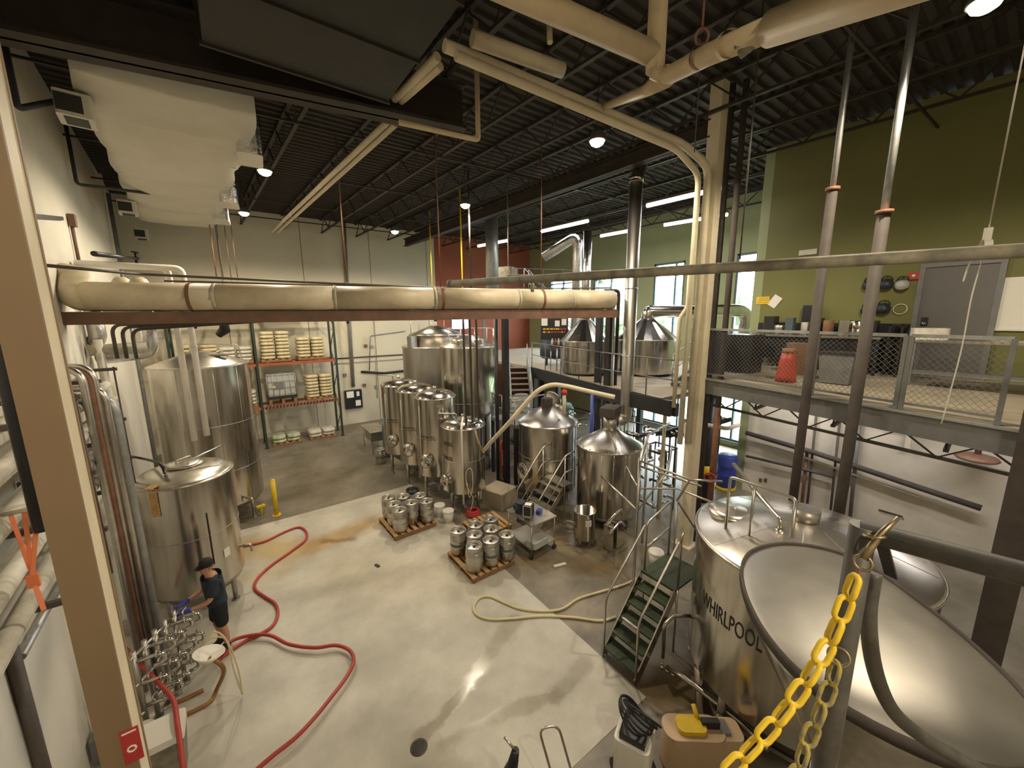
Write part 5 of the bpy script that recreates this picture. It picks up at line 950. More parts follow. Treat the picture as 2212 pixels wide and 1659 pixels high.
def bench(x0, x1, y0, y1, z, name, label, mt, ml, cat='table'):
    t = thing(name, label, cat, ((x0+x1)/2, (y0+y1)/2, ZD)); MB().box2((x0, y0, z-0.05), (x1, y1, z)).build('top', mt, t)
    for x in (x0+0.05, x1-0.05):
        for y in (y0+0.05, y1-0.05): MB().box2((x-0.03, y-0.03, ZD), (x+0.03, y+0.03, z-0.05)).build('leg', ml, t)
    MB().box2((x0+0.03, y0+0.03, ZD+0.25), (x1-0.03, y1-0.03, ZD+0.28)).build('shelf', ml, t); return t
bn = bench(12.1, 13.05, 2.2, 5.0, 5.15, 'work_bench', 'dark work bench along the green wall behind the mesh rail', 'steel_matte', 'black_plastic')
MB().box2((12.2, 2.3, ZD+0.3), (13.0, 4.95, 5.08)).build('cabinet_body', 'black_plastic', bn)
bench(11.0, 11.7, -0.3, 1.55, 5.18, 'steel_table', 'long stainless table in front of the grey door', 'steel_lid', 'grey_paint')
one(MB().rbox((11.3, 1.35, 5.29), (0.4, 0.5, 0.22), 0.06, 0.3), 'white_sack', 'sack_white', 'white paper sack lying on the steel table by the door', 'sack')
t = thing('open_shelf', 'tall black open shelf unit between the bench and the door', 'shelf', (12.6, 1.98, ZD))
for x in (12.3, 12.95):
    for y in (1.9, 2.1): MB().box2((x-0.02, y-0.02, ZD), (x+0.02, y+0.02, 5.45)).build('upright', 'black_plastic', t)
for z in (4.5, 4.85, 5.2, 5.42): MB().box2((12.28, 1.88, z), (12.97, 2.12, z+0.02)).build('shelf_board', 'black_plastic', t)
rnd = random.Random(11)
for k in range(9):
    y = 2.45+0.28*k; x = 12.45+0.12*(k % 3); s = rnd.uniform(0.10, 0.16); m = ('black_plastic', 'steel', 'steel', 'wood_dark', 'black_plastic', 'insul', 'blue_grey', 'steel_matte', 'black_plastic')[k]; h = rnd.uniform(0.22, 0.5)
    if k % 2: one(MB().lathe([(0.001, 0), (s, 0), (s, h), (s*0.9, h+0.02), (0.001, h+0.02)], (x, y, 5.15), 18), 'canister', m, ('shiny steel canister', 'brown canister', 'off white canister', 'dull steel canister')[k//2] + ' standing on the dark work bench', 'canister')
    else: one(MB().rbox((x, y, 5.15+h/2), (s*2, s*1.8, h), 0.02), 'equipment_box', m, ('black box at the window end of the work bench', 'shiny steel box on the work bench', 'black box in the middle of the work bench', 'slate box on the work bench', 'black box at the door end of the work bench')[k//2], 'box')
for k, (x, y, w, d, h, m, lab) in enumerate(((10.6, 4.5, 0.7, 0.7, 0.95, 'black_plastic', 'black square cabinet on the walkway at the window end'), (11.2, 3.4, 0.5, 0.6, 0.75, 'wood_dark', 'brown box stack on the walkway under the bench edge'), (9.72, 4.8, 0.35, 0.35, 1.1, 'black_steel', 'narrow black stand on the walkway by the window corner'), (11.75, 2.75, 0.4, 0.5, 0.22, 'sack_white', 'white parcel on the walkway in front of the dark work bench'))):
    one(MB().rbox((x, y, ZD+h/2), (w, d, h), 0.03, 0.15*k if k < 3 else 0), 'cabinet' if k != 3 else 'parcel', m, lab, 'cabinet' if k != 3 else 'parcel')
# ================================================================== LOWER RIGHT WALL PIPES
def wallpipe(pts, r, m, lab, off=0.08): pipe('wall_pipe', lab, [pX(x, y, XN-off) for x, y in pts], r, m, 0.06, 10)
wallpipe([(1612, 935), (1760, 978), (1990, 1055), (2120, 1098)], 0.07, 'grey_post', 'thick grey pipe along the lower white wall', 0.25); wallpipe([(1612, 950), (1700, 975), (1990, 1075)], 0.03, 'insul_dirty', 'thin pale pipe along the lower white wall', 0.15); wallpipe([(1612, 985), (1720, 1010), (1800, 1030)], 0.04, 'dark_pipe', 'dark pipe along the lower white wall near the blue barrel', 0.15)
for k, (x, y0, y1) in enumerate(((1765, 880, 1160), (1815, 895, 1180), (1858, 900, 1120), (1744, 970, 1110))): wallpipe([(x, y0), (x-(y1-y0)*0.10, y1)], (0.03, 0.03, 0.045, 0.04)[k], ('dark_pipe', 'dark_pipe', 'grey_paint', 'rust')[k], ('thin dark riser on the lower white wall, first', 'thin dark riser on the lower white wall, second', 'grey riser on the lower white wall', 'rusty short riser on the lower white wall')[k], 0.10)
t = thing('wall_vent', 'round dark vent head on a stem against the lower white wall', 'vent', pX(2110, 990, XN-0.6)); p = pX(2110, 990, XN-0.6); MB().lathe([(0.001, 0.10), (0.10, 0.10), (0.30, 0.05), (0.33, 0.0), (0.30, -0.03), (0.001, -0.03)], p, 24).build('hood', 'brown_steel', t); MB().cyl(p+V((0, 0, 0.08)), V((p.x, p.y, ZD-0.15)), 0.05, n=10).build('stem', 'brown_steel', t)
p = pX(1972, 905, XN-0.05); one(MB().box((XN-0.2, p.y, p.z), (0.4, 0.5, 0.45)).box((XN-0.12, p.y, p.z-0.5), (0.1, 0.1, 0.6)), 'duct_bracket', 'wall_lower', 'pale boxed bracket under the mezzanine on the white wall', 'bracket')
for k, x in enumerate((1643, 1654)): p = pX(x, 1037, XN); one(MB().box((XN-0.01, p.y, p.z), (0.02, 0.08, 0.12)), 'wall_outlet', 'brown_steel', ('brown outlet on the lower white wall, nearer the blue barrel', 'brown outlet on the lower white wall, its pair')[k], 'outlet')
t = thing('plastic_barrel', 'blue plastic barrel standing by the corner of the white wall', 'barrel', (12.75, 5.55, 0)); MB().lathe([(0.001, 0.12), (0.27, 0.12), (0.29, 0.16), (0.29, 0.5), (0.30, 0.52), (0.29, 0.54), (0.29, 0.82), (0.30, 0.84), (0.29, 0.86), (0.29, 1.14), (0.26, 1.18), (0.001, 1.17)], (12.75, 5.55, 0), 28).build('body', 'blue_plastic', t); MB().cyl((12.75, 5.55, 0), (12.75, 5.55, 0.12), 0.31, n=24).build('yellow_base', 'yellow', t)
p = V((11.3, 5.55, 0)); t = thing('steel_column', 'dark column with a yellow collar under the mezzanine', 'column', p); MB().cyl(p, p+V((0, 0, 3.55)), 0.16, n=16).build('shaft', 'black_steel', t); MB().lathe([(0.17, 0.95), (0.30, 0.98), (0.17, 1.2)], p, 18).build('collar', 'yellow', t)
# ================================================================== FAR DECK AND BREWHOUSE
ZF = 3.6
D0, D1, D2 = fl(1145, 792, ZF), fl(1292, 832, ZF), fl(1450, 866, ZF)
poly = [(D2.x, 5.55), (D2.x, D2.y), (D1.x, D1.y), (D0.x, D0.y), (D0.x+0.4, 20.4), (XW-0.05, 20.4), (XW-0.05, 5.55)]
fd = struct(MB().prism(poly, ZF-0.12, ZF), 'floor_brewhouse', 'conc_deck'); fd['label'] = 'raised concrete brewhouse deck under the windows'
for a, b in ((D0, D1), (D1, D2)): MB().beam(a+V((0, 0, -0.2)), b+V((0, 0, -0.2)), 0.1, 0.40).build('edge_beam', 'black_steel', fd); MB().beam(a+V((0.8, 0.3, -0.42)), b+V((0.8, 0.3, -0.42)), 0.15, 0.34).build('inner_beam', 'black_steel', fd)
for k, (x, y) in enumerate(((10.6, 12.9), (13.5, 9.5), (13.5, 14.5), (15.8, 18.5))): one(MB().box((x, y, (ZF-0.12)/2), (0.2, 0.2, ZF-0.12)), 'deck_column', 'black_steel', ('black column under the stair end of the brewhouse deck', 'black column under the middle of the brewhouse deck', 'black column deep under the brewhouse deck', 'black column in the far corner under the brewhouse deck')[k], 'column')
def railrun(pts, h, label, m='grey_paint', mids=1, name='guard_rail', r=0.02, posts=4, group=None):
    t = thing(name, label, 'railing', pts[0], group); pts = [V(p) for p in pts]; up = V((0, 0, h)); MB().tube([p+up for p in pts], r, 8).build('top_rail', m, t)
    for k in range(mids): MB().tube([p+up*((k+1)/(mids+1)) for p in pts], r*0.8, 6).build('mid_rail', m, t)
    for i in range(len(pts)-1):
        for q in range(posts+(1 if i == len(pts)-2 else 0)): p = pts[i].lerp(pts[i+1], q/posts); MB().cyl(p, p+up, r*0.9, n=6).build('post', m, t)
    return t
def ins(p, s=0.1): return V((p.x+s, p.y, ZF))
railrun([ins(D0), ins(D1)], 1.0, 'grey pipe railing along the front of the brewhouse deck'); railrun([ins(D1), ins(D2)], 1.0, 'grey pipe railing of the brewhouse deck behind the stack pipe', posts=3)
def stair(a, b, w, n, label, m='grey_paint', rail=True):
    a, b = V(a), V(b); d = b-a; hd = V((d.x, d.y, 0)).normalized(); s = V((-hd.y, hd.x, 0)); t = thing('steel_stair', label, 'stair', a); an = atan2(hd.y, hd.x)
    for sg in (-1, 1):
        MB().beam(a+s*sg*w/2, b+s*sg*w/2, 0.05, 0.22).build('stringer', m, t)
        if rail:
            for h in (0.5, 0.95): MB().tube([a+s*sg*w/2+V((0, 0, h)), b+s*sg*w/2+V((0, 0, h))], 0.02, 8).build('hand_rail', 'galv', t)
            for q in (0.0, 0.33, 0.66, 1.0): p = a.lerp(b, q)+s*sg*w/2; MB().cyl(p, p+V((0, 0, 0.95)), 0.018, n=6).build('post', 'galv', t)
    for k in range(n): MB().box(a.lerp(b, (k+0.5)/n)+V((0, 0, 0.06)), (0.26, w-0.06, 0.03), rz=an).build('tread', 'galv', t)
    return t
pl = V((8.55, 10.9, 2.05)); t = thing('landing_frame', 'grey railed landing on black posts behind the fermenters', 'landing', (8.0, 10.6, 0)); MB().box((8.0, 10.7, 2.05), (1.3, 1.5, 0.12)).build('deck_plate', 'galv', t)
for x in (7.4, 8.6):
    for y in (10.0, 11.4): MB().box((x, y, 1.0), (0.1, 0.1, 2.0)).build('post', 'black_steel', t)
MB().tube([(7.35, 11.4, 3.0), (7.35, 9.98, 3.0), (8.65, 9.98, 3.0)], 0.022, 8).tube([(7.35, 11.4, 2.55), (7.35, 9.98, 2.55), (8.65, 9.98, 2.55)], 0.018, 8).build('hand_rail', 'galv', t)
for x, y in ((7.35, 11.4), (7.35, 10.7), (7.35, 9.98), (8.0, 9.98), (8.65, 9.98)): MB().cyl((x, y, 2.1), (x, y, 3.0), 0.02, n=6).build('rail_post', 'galv', t)
stair((8.55, 11.15, 2.1), (9.75, 13.0, ZF), 0.8, 8, 'grey steel stair from the railed landing up beside the polished tank')
stair((10.4, 5.95, ZF), (11.6, 5.65, ZD), 0.8, 4, 'short steel stair from the brewhouse deck up to the mezzanine')
# chalk tank
c = fl(1192, 790, ZF); c += V((0.35, 0.25, 0)); a = dirang(c); dd = V((cos(a), sin(a), 0)); sd = V((-sin(a), cos(a), 0))
t = thing('chalk_tank', 'black tank with posted papers and a band of yellow writing on the brewhouse deck', 'tank', c); MB().lathe([(0.001, 0.25), (0.55, 0.3), (0.62, 0.4), (0.62, 1.1), (0.001, 1.1)], c, 32).build('lower_shell', 'navy_tank', t)
for k in range(4): b = a+pi/4+k*pi/2; MB().cyl(c+V((cos(b)*0.45, sin(b)*0.45, 0)), c+V((cos(b)*0.45, sin(b)*0.45, 0.32)), 0.04, n=8).build('leg', 'navy_tank', t)
MB().box(c+V((0, 0, 1.58)), (0.5, 1.15, 0.98), rz=a).build('upper_panel', 'black_plastic', t); fc = c+dd*0.256
for sx, z, w, h in ((0.42, 1.86, 0.26, 0.34), (-0.12, 1.78, 0.2, 0.24), (-0.40, 1.84, 0.2, 0.26)): MB().box(fc+sd*-sx*-1+V((0, 0, z)) if 0 else fc+sd*(-sx)+V((0, 0, z)), (0.01, w, h), rz=a).build('paper_sheet', 'paper', t)
rnd = random.Random(5)
for row in range(2):
    x = -0.48
    while x < 0.48:
        w = rnd.uniform(0.05, 0.15); MB().box(fc+sd*(x+w/2)+V((0, 0, 1.55-0.13*row)), (0.008, w, 0.055), rz=a).build('chalk_mark', 'yellow' if rnd.random() > 0.3 else 'straps', t); x += w+0.03
# kettles with steam pipes by the window
def copper(px, py, r, h, label, zc=0.75):
    c = fl(px, py, ZF); t = thing('brewhouse_kettle', label, 'kettle', c); MB().lathe([(r, 0.1), (r, h)], c, 40).build('shell', 'steel', t); MB().lathe([(r+0.03, h-0.03), (r+0.03, h+0.02), (0.2, h+zc), (0.2, h+zc+0.05)], c, 24, smooth=False).build('cone_lid', 'steel', t); MB().ring(c+V((0, 0, h)), r+0.03, 0.02, 40, 6).build('rim', 'steel_pipe', t); MB().cyl(c, c+V((0, 0, 0.12)), r*0.8, n=24).build('base', 'steel_matte', t); return c, t
c, t = copper(1393, 806, 1.05, 1.25, 'polished kettle with a cone lid and steam pipe in front of the windows'); zt = c.z+2.0
j = at(1440, 672, c); MB().tube([c+V((0, 0, 1.95)), V((c.x, c.y, j.z)), V((c.x+2.0, c.y-1.75, j.z)), V((c.x+2.6, c.y-2.2, j.z)), V((c.x+2.6, c.y-2.2, ZF+0.9))], 0.22, 16, bend=0.45).build('steam_pipe', 'steel', t)
c, t = copper(1262, 806, 0.85, 1.2, 'polished kettle with a cone lid behind the black frame posts'); MB().cyl(c+V((0, 0, 1.9)), V((c.x, c.y, 8.6)), 0.15, n=14).build('steam_pipe', 'foil', t)
cb = V((10.2, 11.05, ZF)); t = thing('prep_table', 'dark topped table with bottles on the brewhouse deck', 'table', cb); MB().box(cb+V((0, 0, 0.95)), (0.5, 0.5, 0.05), rz=0.5).build('top', 'navy_tank', t)
for sx in (-0.17, 0.17):
    for sy in (-0.17, 0.17): MB().cyl(cb+V((sx, sy, 0)), cb+V((sx, sy, 0.95)), 0.02, n=6).build('leg', 'steel_pipe', t)
for k in range(4): one(MB().lathe([(0.001, 0), (0.05, 0), (0.05, 0.16), (0.02, 0.22), (0.02, 0.27), (0.001, 0.27)], cb+V((-0.17+0.11*k, 0.09-0.06*k, 0.975)), 12), 'bottle', ('white_plastic', 'orange', 'white_plastic', 'blue_plastic')[k], ('white bottle on the dark topped table, outer one', 'orange bottle on the dark topped table', 'white bottle on the dark topped table between coloured ones', 'blue bottle on the dark topped table')[k], 'bottle')
# upper platform by the red wall
UP = 6.9; p0, p1 = V((10.6, 15.2, UP)), V((16.2, 13.0, UP)); t = thing('upper_platform', 'grey upper platform with railing in front of the red wall', 'platform', (13, 15.5, UP)); MB().prism([(10.6, 15.2), (16.2, 13.2), (16.6, 16.2), (11.0, 18.2)], UP-0.15, UP).build('deck_plate', 'galv', t)
for x, y in ((10.8, 15.3), (16.0, 13.4), (16.4, 16.0), (11.2, 18.0)): MB().box((x, y, (UP+ZF)/2-0.07), (0.14, 0.14, UP-ZF-0.15)).build('post', 'grey_paint', t)
railrun([V((10.6, 15.2, UP)), V((16.2, 13.2, UP))], 1.0, 'thin grey railing on the upper platform by the red wall', posts=6); stair((13.4, 12.0, ZF), (11.5, 14.6, UP), 0.7, 14, 'upper grey stair flight up to the platform by the red wall')
p = dep(1063, 560, 17.0); pipe('vent_stack', 'blue grey vent stack in front of the red wall', [V((p.x, p.y, UP)), V((p.x, p.y, ZC-0.05))], 0.28, 'galv', 0, 18)
q = dep(1247, 560, 15.0); pipe('foil_duct', 'crinkled foil duct with an elbow above the brewhouse', [V((q.x, q.y, ZF+1.0)), V((q.x, q.y, 8.75)), dep(1175, 555, 15.6)], 0.19, 'foil', 0.35, 16)
one(MB().rbox((dep(1098, 592, 13.5).x, dep(1098, 592, 13.5).y, dep(1098, 592, 13.5).z), (0.8, 0.5, 0.42), 0.12, 0.6).cyl(dep(1098, 590, 13.5), V((dep(1098, 590, 13.5).x, dep(1098, 590, 13.5).y, ZC)), 0.02, n=8), 'air_unit', 'dusty_pipe', 'dusty topped blower unit above the beige duct', 'blower')
# under-deck plant
def skid(cx, cy, w, d, h, seed, label, n=26):
    rnd = random.Random(seed); t = thing('pipe_skid', label, 'pipework', (cx, cy, 0))
    for sx in (-1, 1):
        for sy in (-1, 1): MB().cyl((cx+sx*w/2, cy+sy*d/2, 0), (cx+sx*w/2, cy+sy*d/2, h), 0.025, n=6).build('frame_post', 'steel_pipe', t)
    for k in range(n):
        ax = rnd.choice('xyzz'); x, y, z = cx+rnd.uniform(-w/2, w/2), cy+rnd.uniform(-d/2, d/2), rnd.uniform(0.2, h); L = rnd.uniform(0.3, 0.9); r = rnd.uniform(0.018, 0.045)
        e = V((L if ax == 'x' else 0, L if ax == 'y' else 0, L if ax == 'z' else 0)); a = V((x, y, z)); b = a+e; b = V((min(b.x, cx+w/2), min(b.y, cy+d/2), min(b.z, h))); f = b+V((rnd.uniform(-0.3, 0.3), rnd.uniform(-0.3, 0.3), 0)); f = V((max(cx-w/2, min(f.x, cx+w/2)), max(cy-d/2, min(f.y, cy+d/2)), f.z))
        if (b-a).length > 0.08: MB().tube([a, b, f], r, 8, bend=0.08).build('pipe', rnd.choice(('steel_mirror', 'steel_pipe', 'steel', 'dark_pipe')), t)
        if k % 3 == 0: MB().sphere(a, r*2.1, 8).build('valve', 'steel_mirror', t)
    MB().tube([(cx-w/2, cy-d/2, h), (cx+w/2, cy-d/2, h), (cx+w/2, cy+d/2, h), (cx-w/2, cy+d/2, h)], 0.025, 6, closed=True).build('top_frame', 'dark_pipe', t); return t
skid(9.6, 9.6, 1.2, 1.4, 2.2, 1, 'dense stainless pipe skid under the brewhouse deck behind the open hatch kettle'); skid(10.2, 7.4, 1.3, 1.4, 2.1, 2, 'dense stainless pipe skid under the brewhouse deck behind the stack pipe'); skid(9.7, 6.15, 0.8, 0.7, 1.9, 6, 'small stainless pipe skid behind the beige column', 18); skid(12.3, 9.9, 1.0, 1.3, 1.9, 9, 'stainless pipe skid near the lower windows', 20)
t = thing('chemical_tank', 'teal green tank under the brewhouse deck by the cream hose', 'tank', (10.9, 11.4, 0)); MB().lathe([(0.001, 0.1), (0.45, 0.1), (0.45, 1.9), (0.35, 2.1), (0.001, 2.1)], (10.9, 11.4, 0), 24).build('body', 'teal', t); MB().cyl((10.9, 11.4, 0), (10.9, 11.4, 0.1), 0.48, n=20).build('base', 'black_steel', t); MB().cyl((10.9, 11.4, 2.1), (10.9, 11.4, 2.3), 0.15, n=12).build('motor', 'black_plastic', t)
t = thing('chemical_tank', 'white drum shaped tank in the dark under the brewhouse deck', 'tank', (10.4, 13.6, 0)); MB().lathe([(0.001, 0.1), (0.45, 0.1), (0.45, 2.0), (0.3, 2.2), (0.001, 2.2)], (10.4, 13.6, 0), 24).build('body', 'white_plastic', t); MB().cyl((10.4, 13.6, 0), (10.4, 13.6, 0.1), 0.48, n=20).build('base', 'black_steel', t)
one(MB().cyl((8.9, 8.0, 0), (8.9, 8.0, 3.3), 0.06, n=12), 'blue_post', 'blue_plastic', 'blue painted post standing behind the kettles', 'post')
# conveyors by the lower windows
for k in range(3):
    t = thing('conveyor', ('dark inclined conveyor near the dark column, upper', 'dark inclined conveyor near the dark column, middle', 'dark inclined conveyor near the dark column, lower')[k], 'conveyor', (12.2+k*0.9, 6.6+0.5*k, 0), 'conveyors near the lower windows'); a = V((11.3+0.8*k, 6.75+0.7*k, 1.85-0.35*k)); b = V((13.6+1.0*k, 6.1+0.7*k, 2.15-0.35*k))
    for s in (-0.16, 0.16): MB().beam(a+V((0, s, 0)), b+V((0, s, 0)), 0.04, 0.14).build('side_rail', 'black_steel', t)
    for q in range(12): p = a.lerp(b, (q+0.5)/12); MB().cyl(p+V((0, -0.15, 0.02)), p+V((0, 0.15, 0.02)), 0.04, n=8).build('roller', 'steel_mirror', t)
    for q in (0.1, 0.9): p = a.lerp(b, q); MB().cyl(V((p.x, p.y, 0)), p, 0.03, n=8).build('leg', 'black_steel', t)
t = thing('steel_bowl', 'shiny stainless mixing bowl on a black stool by the window corner', 'bowl', (11.55, 4.85, ZD)); MB().cyl((11.55, 4.85, ZD), (11.55, 4.85, ZD+0.62), 0.18, n=16).build('stool', 'black_plastic', t); MB().lathe([(0.05, 0.62), (0.2, 0.66), (0.32, 0.82), (0.34, 0.9), (0.31, 0.9), (0.18, 0.69), (0.001, 0.66)], (11.55, 4.85, ZD), 28).build('bowl', 'steel_mirror', t)
# ================================================================== PALLET RACK AND SACKS
RY, RD = 19.6, 1.1; RX = (-1.95, 0.80, 3.95); RH = 6.25; LV = (1.82, 3.72, 5.72)
t = thing('pallet_rack', 'green and orange pallet rack holding malt sacks against the back wall', 'rack', (1.0, RY, 0))
for i, x in enumerate(RX):
    for y in (RY, RY+RD): u = MB().box2((x-0.045, y-0.04, 0.01), (x+0.045, y+0.04, RH)).build('upright', 'rack_green', t); MB().box2((x-0.09, y-0.08, 0), (x+0.09, y+0.08, 0.01)).build('foot_plate', 'rack_green', u)
    for k in range(6): z0, z1 = 0.2+k*1.0, 0.2+(k+1)*1.0; MB().beam((x, RY if k % 2 else RY+RD, z0), (x, RY+RD if k % 2 else RY, z1), 0.03, 0.03).build('brace', 'rack_green', t)
for z in LV:
    for i in range(2):
        for y in (RY-0.02, RY+RD+0.02):
            b = MB().box2((RX[i]+0.05, y-0.025, z-0.06), (RX[i+1]-0.05, y+0.025, z+0.06)).build('beam', 'orange', t)
            if z == LV[0] and y < RY and i == 1:
                for k in range(22): xx = RX[i]+0.1+k*(RX[i+1]-RX[i]-0.2)/22; MB().add([V((xx, y-0.027, z-0.055)), V((xx+0.06, y-0.027, z-0.055)), V((xx+0.10, y-0.027, z+0.055)), V((xx+0.04, y-0.027, z+0.055))], [(0, 1, 2, 3)]).build('hazard_stripe', 'black_plastic', b)
        for k in range(3): MB().box2((RX[i]+0.35+k*1.0, RY, z+0.06), (RX[i]+0.45+k*1.0, RY+RD, z+0.085)).build('shelf_slat', 'wood_dark', t)
sk0 = None
def make_sack():
    mb = MB(); n = 14; m = 8; rows = []
    for i in range(m+1):
        v = -1+2*i/m
        for j in range(n): a = 2*pi*j/n; cx, cy = cos(a), sin(a); f = (1-abs(v)**3)**0.4; mb.v.append(V((0.36*abs(cx)**0.45*(1 if cx > 0 else -1)*(0.62+0.38*f), 0.48*abs(cy)**0.45*(1 if cy > 0 else -1)*(0.70+0.30*f), 0.075+0.075*v)))
    for i in range(m):
        for j in range(n): mb.f.append([i*n+j, i*n+(j+1) % n, (i+1)*n+(j+1) % n, (i+1)*n+j]); mb.sm.append(True)
    mb.f.append(list(range(n-1, -1, -1))); mb.f.append([m*n+j for j in range(n)]); mb.sm += [True, True]; ORG['_z'] = V((0, 0, 0)); return mb
SK = {}
for m in ('sack', 'sack_white', 'sack_green'):
    o = make_sack(); me = bpy.data.meshes.new('malt_sack'); me.from_pydata(o.v, [], o.f); me.polygons.foreach_set('use_smooth', o.sm); me.materials.append(M[m]); SK[m] = me
rnd = random.Random(21)
def stack(x, z, layers, m, label, group, pal=True, two=True, y=RY+0.52):
    if pal:
        t = thing('wooden_pallet', 'wooden pallet under the ' + group, 'pallet', (x-0.6, y-0.5, z), 'pallets on the rack')
        for k in range(3): MB().box((x, y-0.45+0.45*k, z+0.05), (1.15, 0.09, 0.09)).build('stringer', 'wood_dark', t)
        for k in range(5): MB().box((x-0.5+0.25*k, y, z+0.105), (0.12, 1.0, 0.02)).build('board', 'wood', t)
        z += 0.116
    for l in range(layers):
        for s in ((-0.29, 0.29) if l < layers-1 or two else (-0.05,)):
            o = bpy.data.objects.new('malt_sack', SK[m]); COL.objects.link(o); o.location = (x+s+rnd.uniform(-0.01, 0.01), y+rnd.uniform(-0.03, 0.03), z+l*0.1505); o.rotation_euler = (0, 0, rnd.uniform(-0.03, 0.03)); o.scale = (0.76, 1.0, 1.0); tag(o, label, 'sack', group)
L1, L2, L3 = LV[0]+0.087, LV[1]+0.087, LV[2]+0.087
stack(1.55, L2, 8, 'sack', 'pale malt sack in the tallest stack, second shelf of the rack', 'tall malt sack stack on the second shelf')
stack(2.95, L2, 6, 'sack', 'malt sack in the stack beside the tall one, second shelf of the rack', 'shorter malt sack stack on the second shelf')
stack(3.15, L1, 7, 'sack', 'malt sack stacked beside the caged tote on the first shelf', 'malt sacks beside the caged tote')
stack(1.6, 0, 2, 'sack_green', 'green and white sack on the floor under the rack', 'green sacks on the floor under the rack'); stack(3.1, 0, 2, 'sack_white', 'white sack on the floor under the rack', 'white sacks on the floor under the rack')
stack(-1.05, L2, 5, 'sack', 'malt sack on the second shelf behind the white plastic pipes', 'malt sacks behind the white plastic pipes'); stack(0.12, L2, 4, 'sack_white', 'white malt sack on the second shelf behind the tall tank rail', 'malt sacks behind the tall tank rail')
stack(0.10, L1, 4, 'sack_white', 'white sack on the first shelf half hidden by the tall tank', 'sacks half hidden by the tall tank'); stack(-1.1, L1, 4, 'sack', 'malt sack on the first shelf hidden behind the tall tank', 'sacks hidden behind the tall tank')
stack(1.7, L3, 4, 'sack_white', 'white wrapped sack on the top shelf of the rack', 'white sacks on the top shelf')
p = pY(575, 602, RY+0.5); t = thing('wrapped_bundle', 'white plastic wrapped bundle with a red label topmost on the rack', 'bundle', (p.x, RY+0.42, L3+0.116+4*0.1505)); MB().rbox((p.x, RY+0.42, L3+0.116+4*0.1505+0.19), (1.0, 0.7, 0.38), 0.15).build('wrap', 'sack_white', t); MB().box((p.x+0.1, RY+0.062, L3+0.116+4*0.1505+0.22), (0.3, 0.02, 0.14)).build('label_patch', 'straps', t)
# caged tote
x0, y0, z0 = 1.62, RY+0.52, L1; t = thing('caged_tote', 'white caged tote tank on a dark pallet on the first rack shelf', 'tote', (x0, y0, z0))
MB().rbox((x0, y0, z0+0.86), (1.06, 0.92, 0.98), 0.06).build('bottle', 'ibc', t); MB().box((x0, y0, z0+0.30), (1.14, 0.98, 0.10)).build('tray', 'black_steel', t)
for k in range(3): MB().box((x0-0.48+0.48*k, y0, z0+0.12), (0.12, 0.96, 0.24)).build('pallet_block', 'wood_dark', t)
for k in range(6): xx = x0-0.55+0.22*k; MB().tube([(xx, y0-0.485, z0+0.35), (xx, y0-0.485, z0+1.38)], 0.012, 6).build('cage_bar', 'galv', t)
for k in range(4): zz = z0+0.45+0.29*k; MB().tube([(x0-0.56, y0+0.47, zz), (x0-0.56, y0-0.485, zz), (x0+0.56, y0-0.485, zz), (x0+0.56, y0+0.47, zz)], 0.012, 6).build('cage_bar', 'galv', t)
MB().box((x0-0.12, y0-0.49, z0+0.85), (0.36, 0.01, 0.3)).build('plate', 'grey_paint', t); MB().box((x0-0.3, y0-0.50, z0+0.8), (0.12, 0.01, 0.1)).build('sticker', 'sack', t)
# conduits on the back wall
def bwp(pts, r, m, lab): pipe('wall_conduit', lab, [pY(x, y, YB-0.06) for x, y in pts], r, m, 0.05, 8)
bwp([(742, 480), (752, 660), (763, 835)], 0.10, 'galv', 'grey square looking conduit riser on the back wall above the control cabinet'); bwp([(720, 775), (880, 765)], 0.03, 'dark_pipe', 'thin pipe along the back wall beside the grey tank'); bwp([(720, 786), (880, 774)], 0.02, 'insul_dirty', 'second thin pipe along the back wall beside the grey tank')
bwp([(798, 800), (800, 725), (875, 715)], 0.025, 'galv', 'thin bent conduit on the back wall'); bwp([(806, 660), (812, 800), (815, 860)], 0.018, 'galv', 'thin upright conduit on the back wall'); bwp([(780, 803), (830, 806), (880, 800)], 0.06, 'black_steel', 'black hose like pipe bent across the back wall')
for k, (x, y) in enumerate(((790, 747), (803, 748), (745, 810), (787, 832), (812, 835))): p = pY(x, y, YB-0.05); one(MB().box((p.x, YB-0.05, p.z), (0.16, 0.1, 0.14)), 'junction_box', ('brown_steel', 'galv', 'grey_paint', 'brown_steel', 'galv')[k], ('brown junction box high on the back wall', 'grey junction box high on the back wall beside a brown one', 'dark grey junction box above the control cabinet', 'brown junction box low on the back wall', 'grey junction box low on the back wall')[k], 'junction box')
# ================================================================== LEFT WALL PIPEWORK
rows = [(4.76, 0.12), (4.58, 0.30), (4.42, 0.14), (4.25, 0.33), (4.09, 0.15), (3.86, 0.32), (3.70, 0.15), (3.52, 0.31), (3.37, 0.15)]
for k, (z, off) in enumerate(rows):
    y0, y1 = 2.5+0.05*k, 10.2-0.35*(k % 3); r = 0.055+0.012*(k % 2)
    t = thing('insulated_pipe', 'dirty white insulated pipe along the left wall, number %s from the top' % ('one', 'two', 'three', 'four', 'five', 'six', 'seven', 'eight', 'nine')[k], 'pipe', (wallx(6)+off, 6, z), 'insulated pipes along the left wall'); a, b = V((wallx(y0)+off+r, y0, z)), V((wallx(y1)+off+r, y1, z-0.04))
    for i in range(6): MB().cyl(a.lerp(b, i/6)+(b-a)*0.002, a.lerp(b, (i+1)/6)-(b-a)*0.002, r, n=12).build('insulation', 'insul' if (i+k) % 3 == 0 else 'insul_dirty', t)
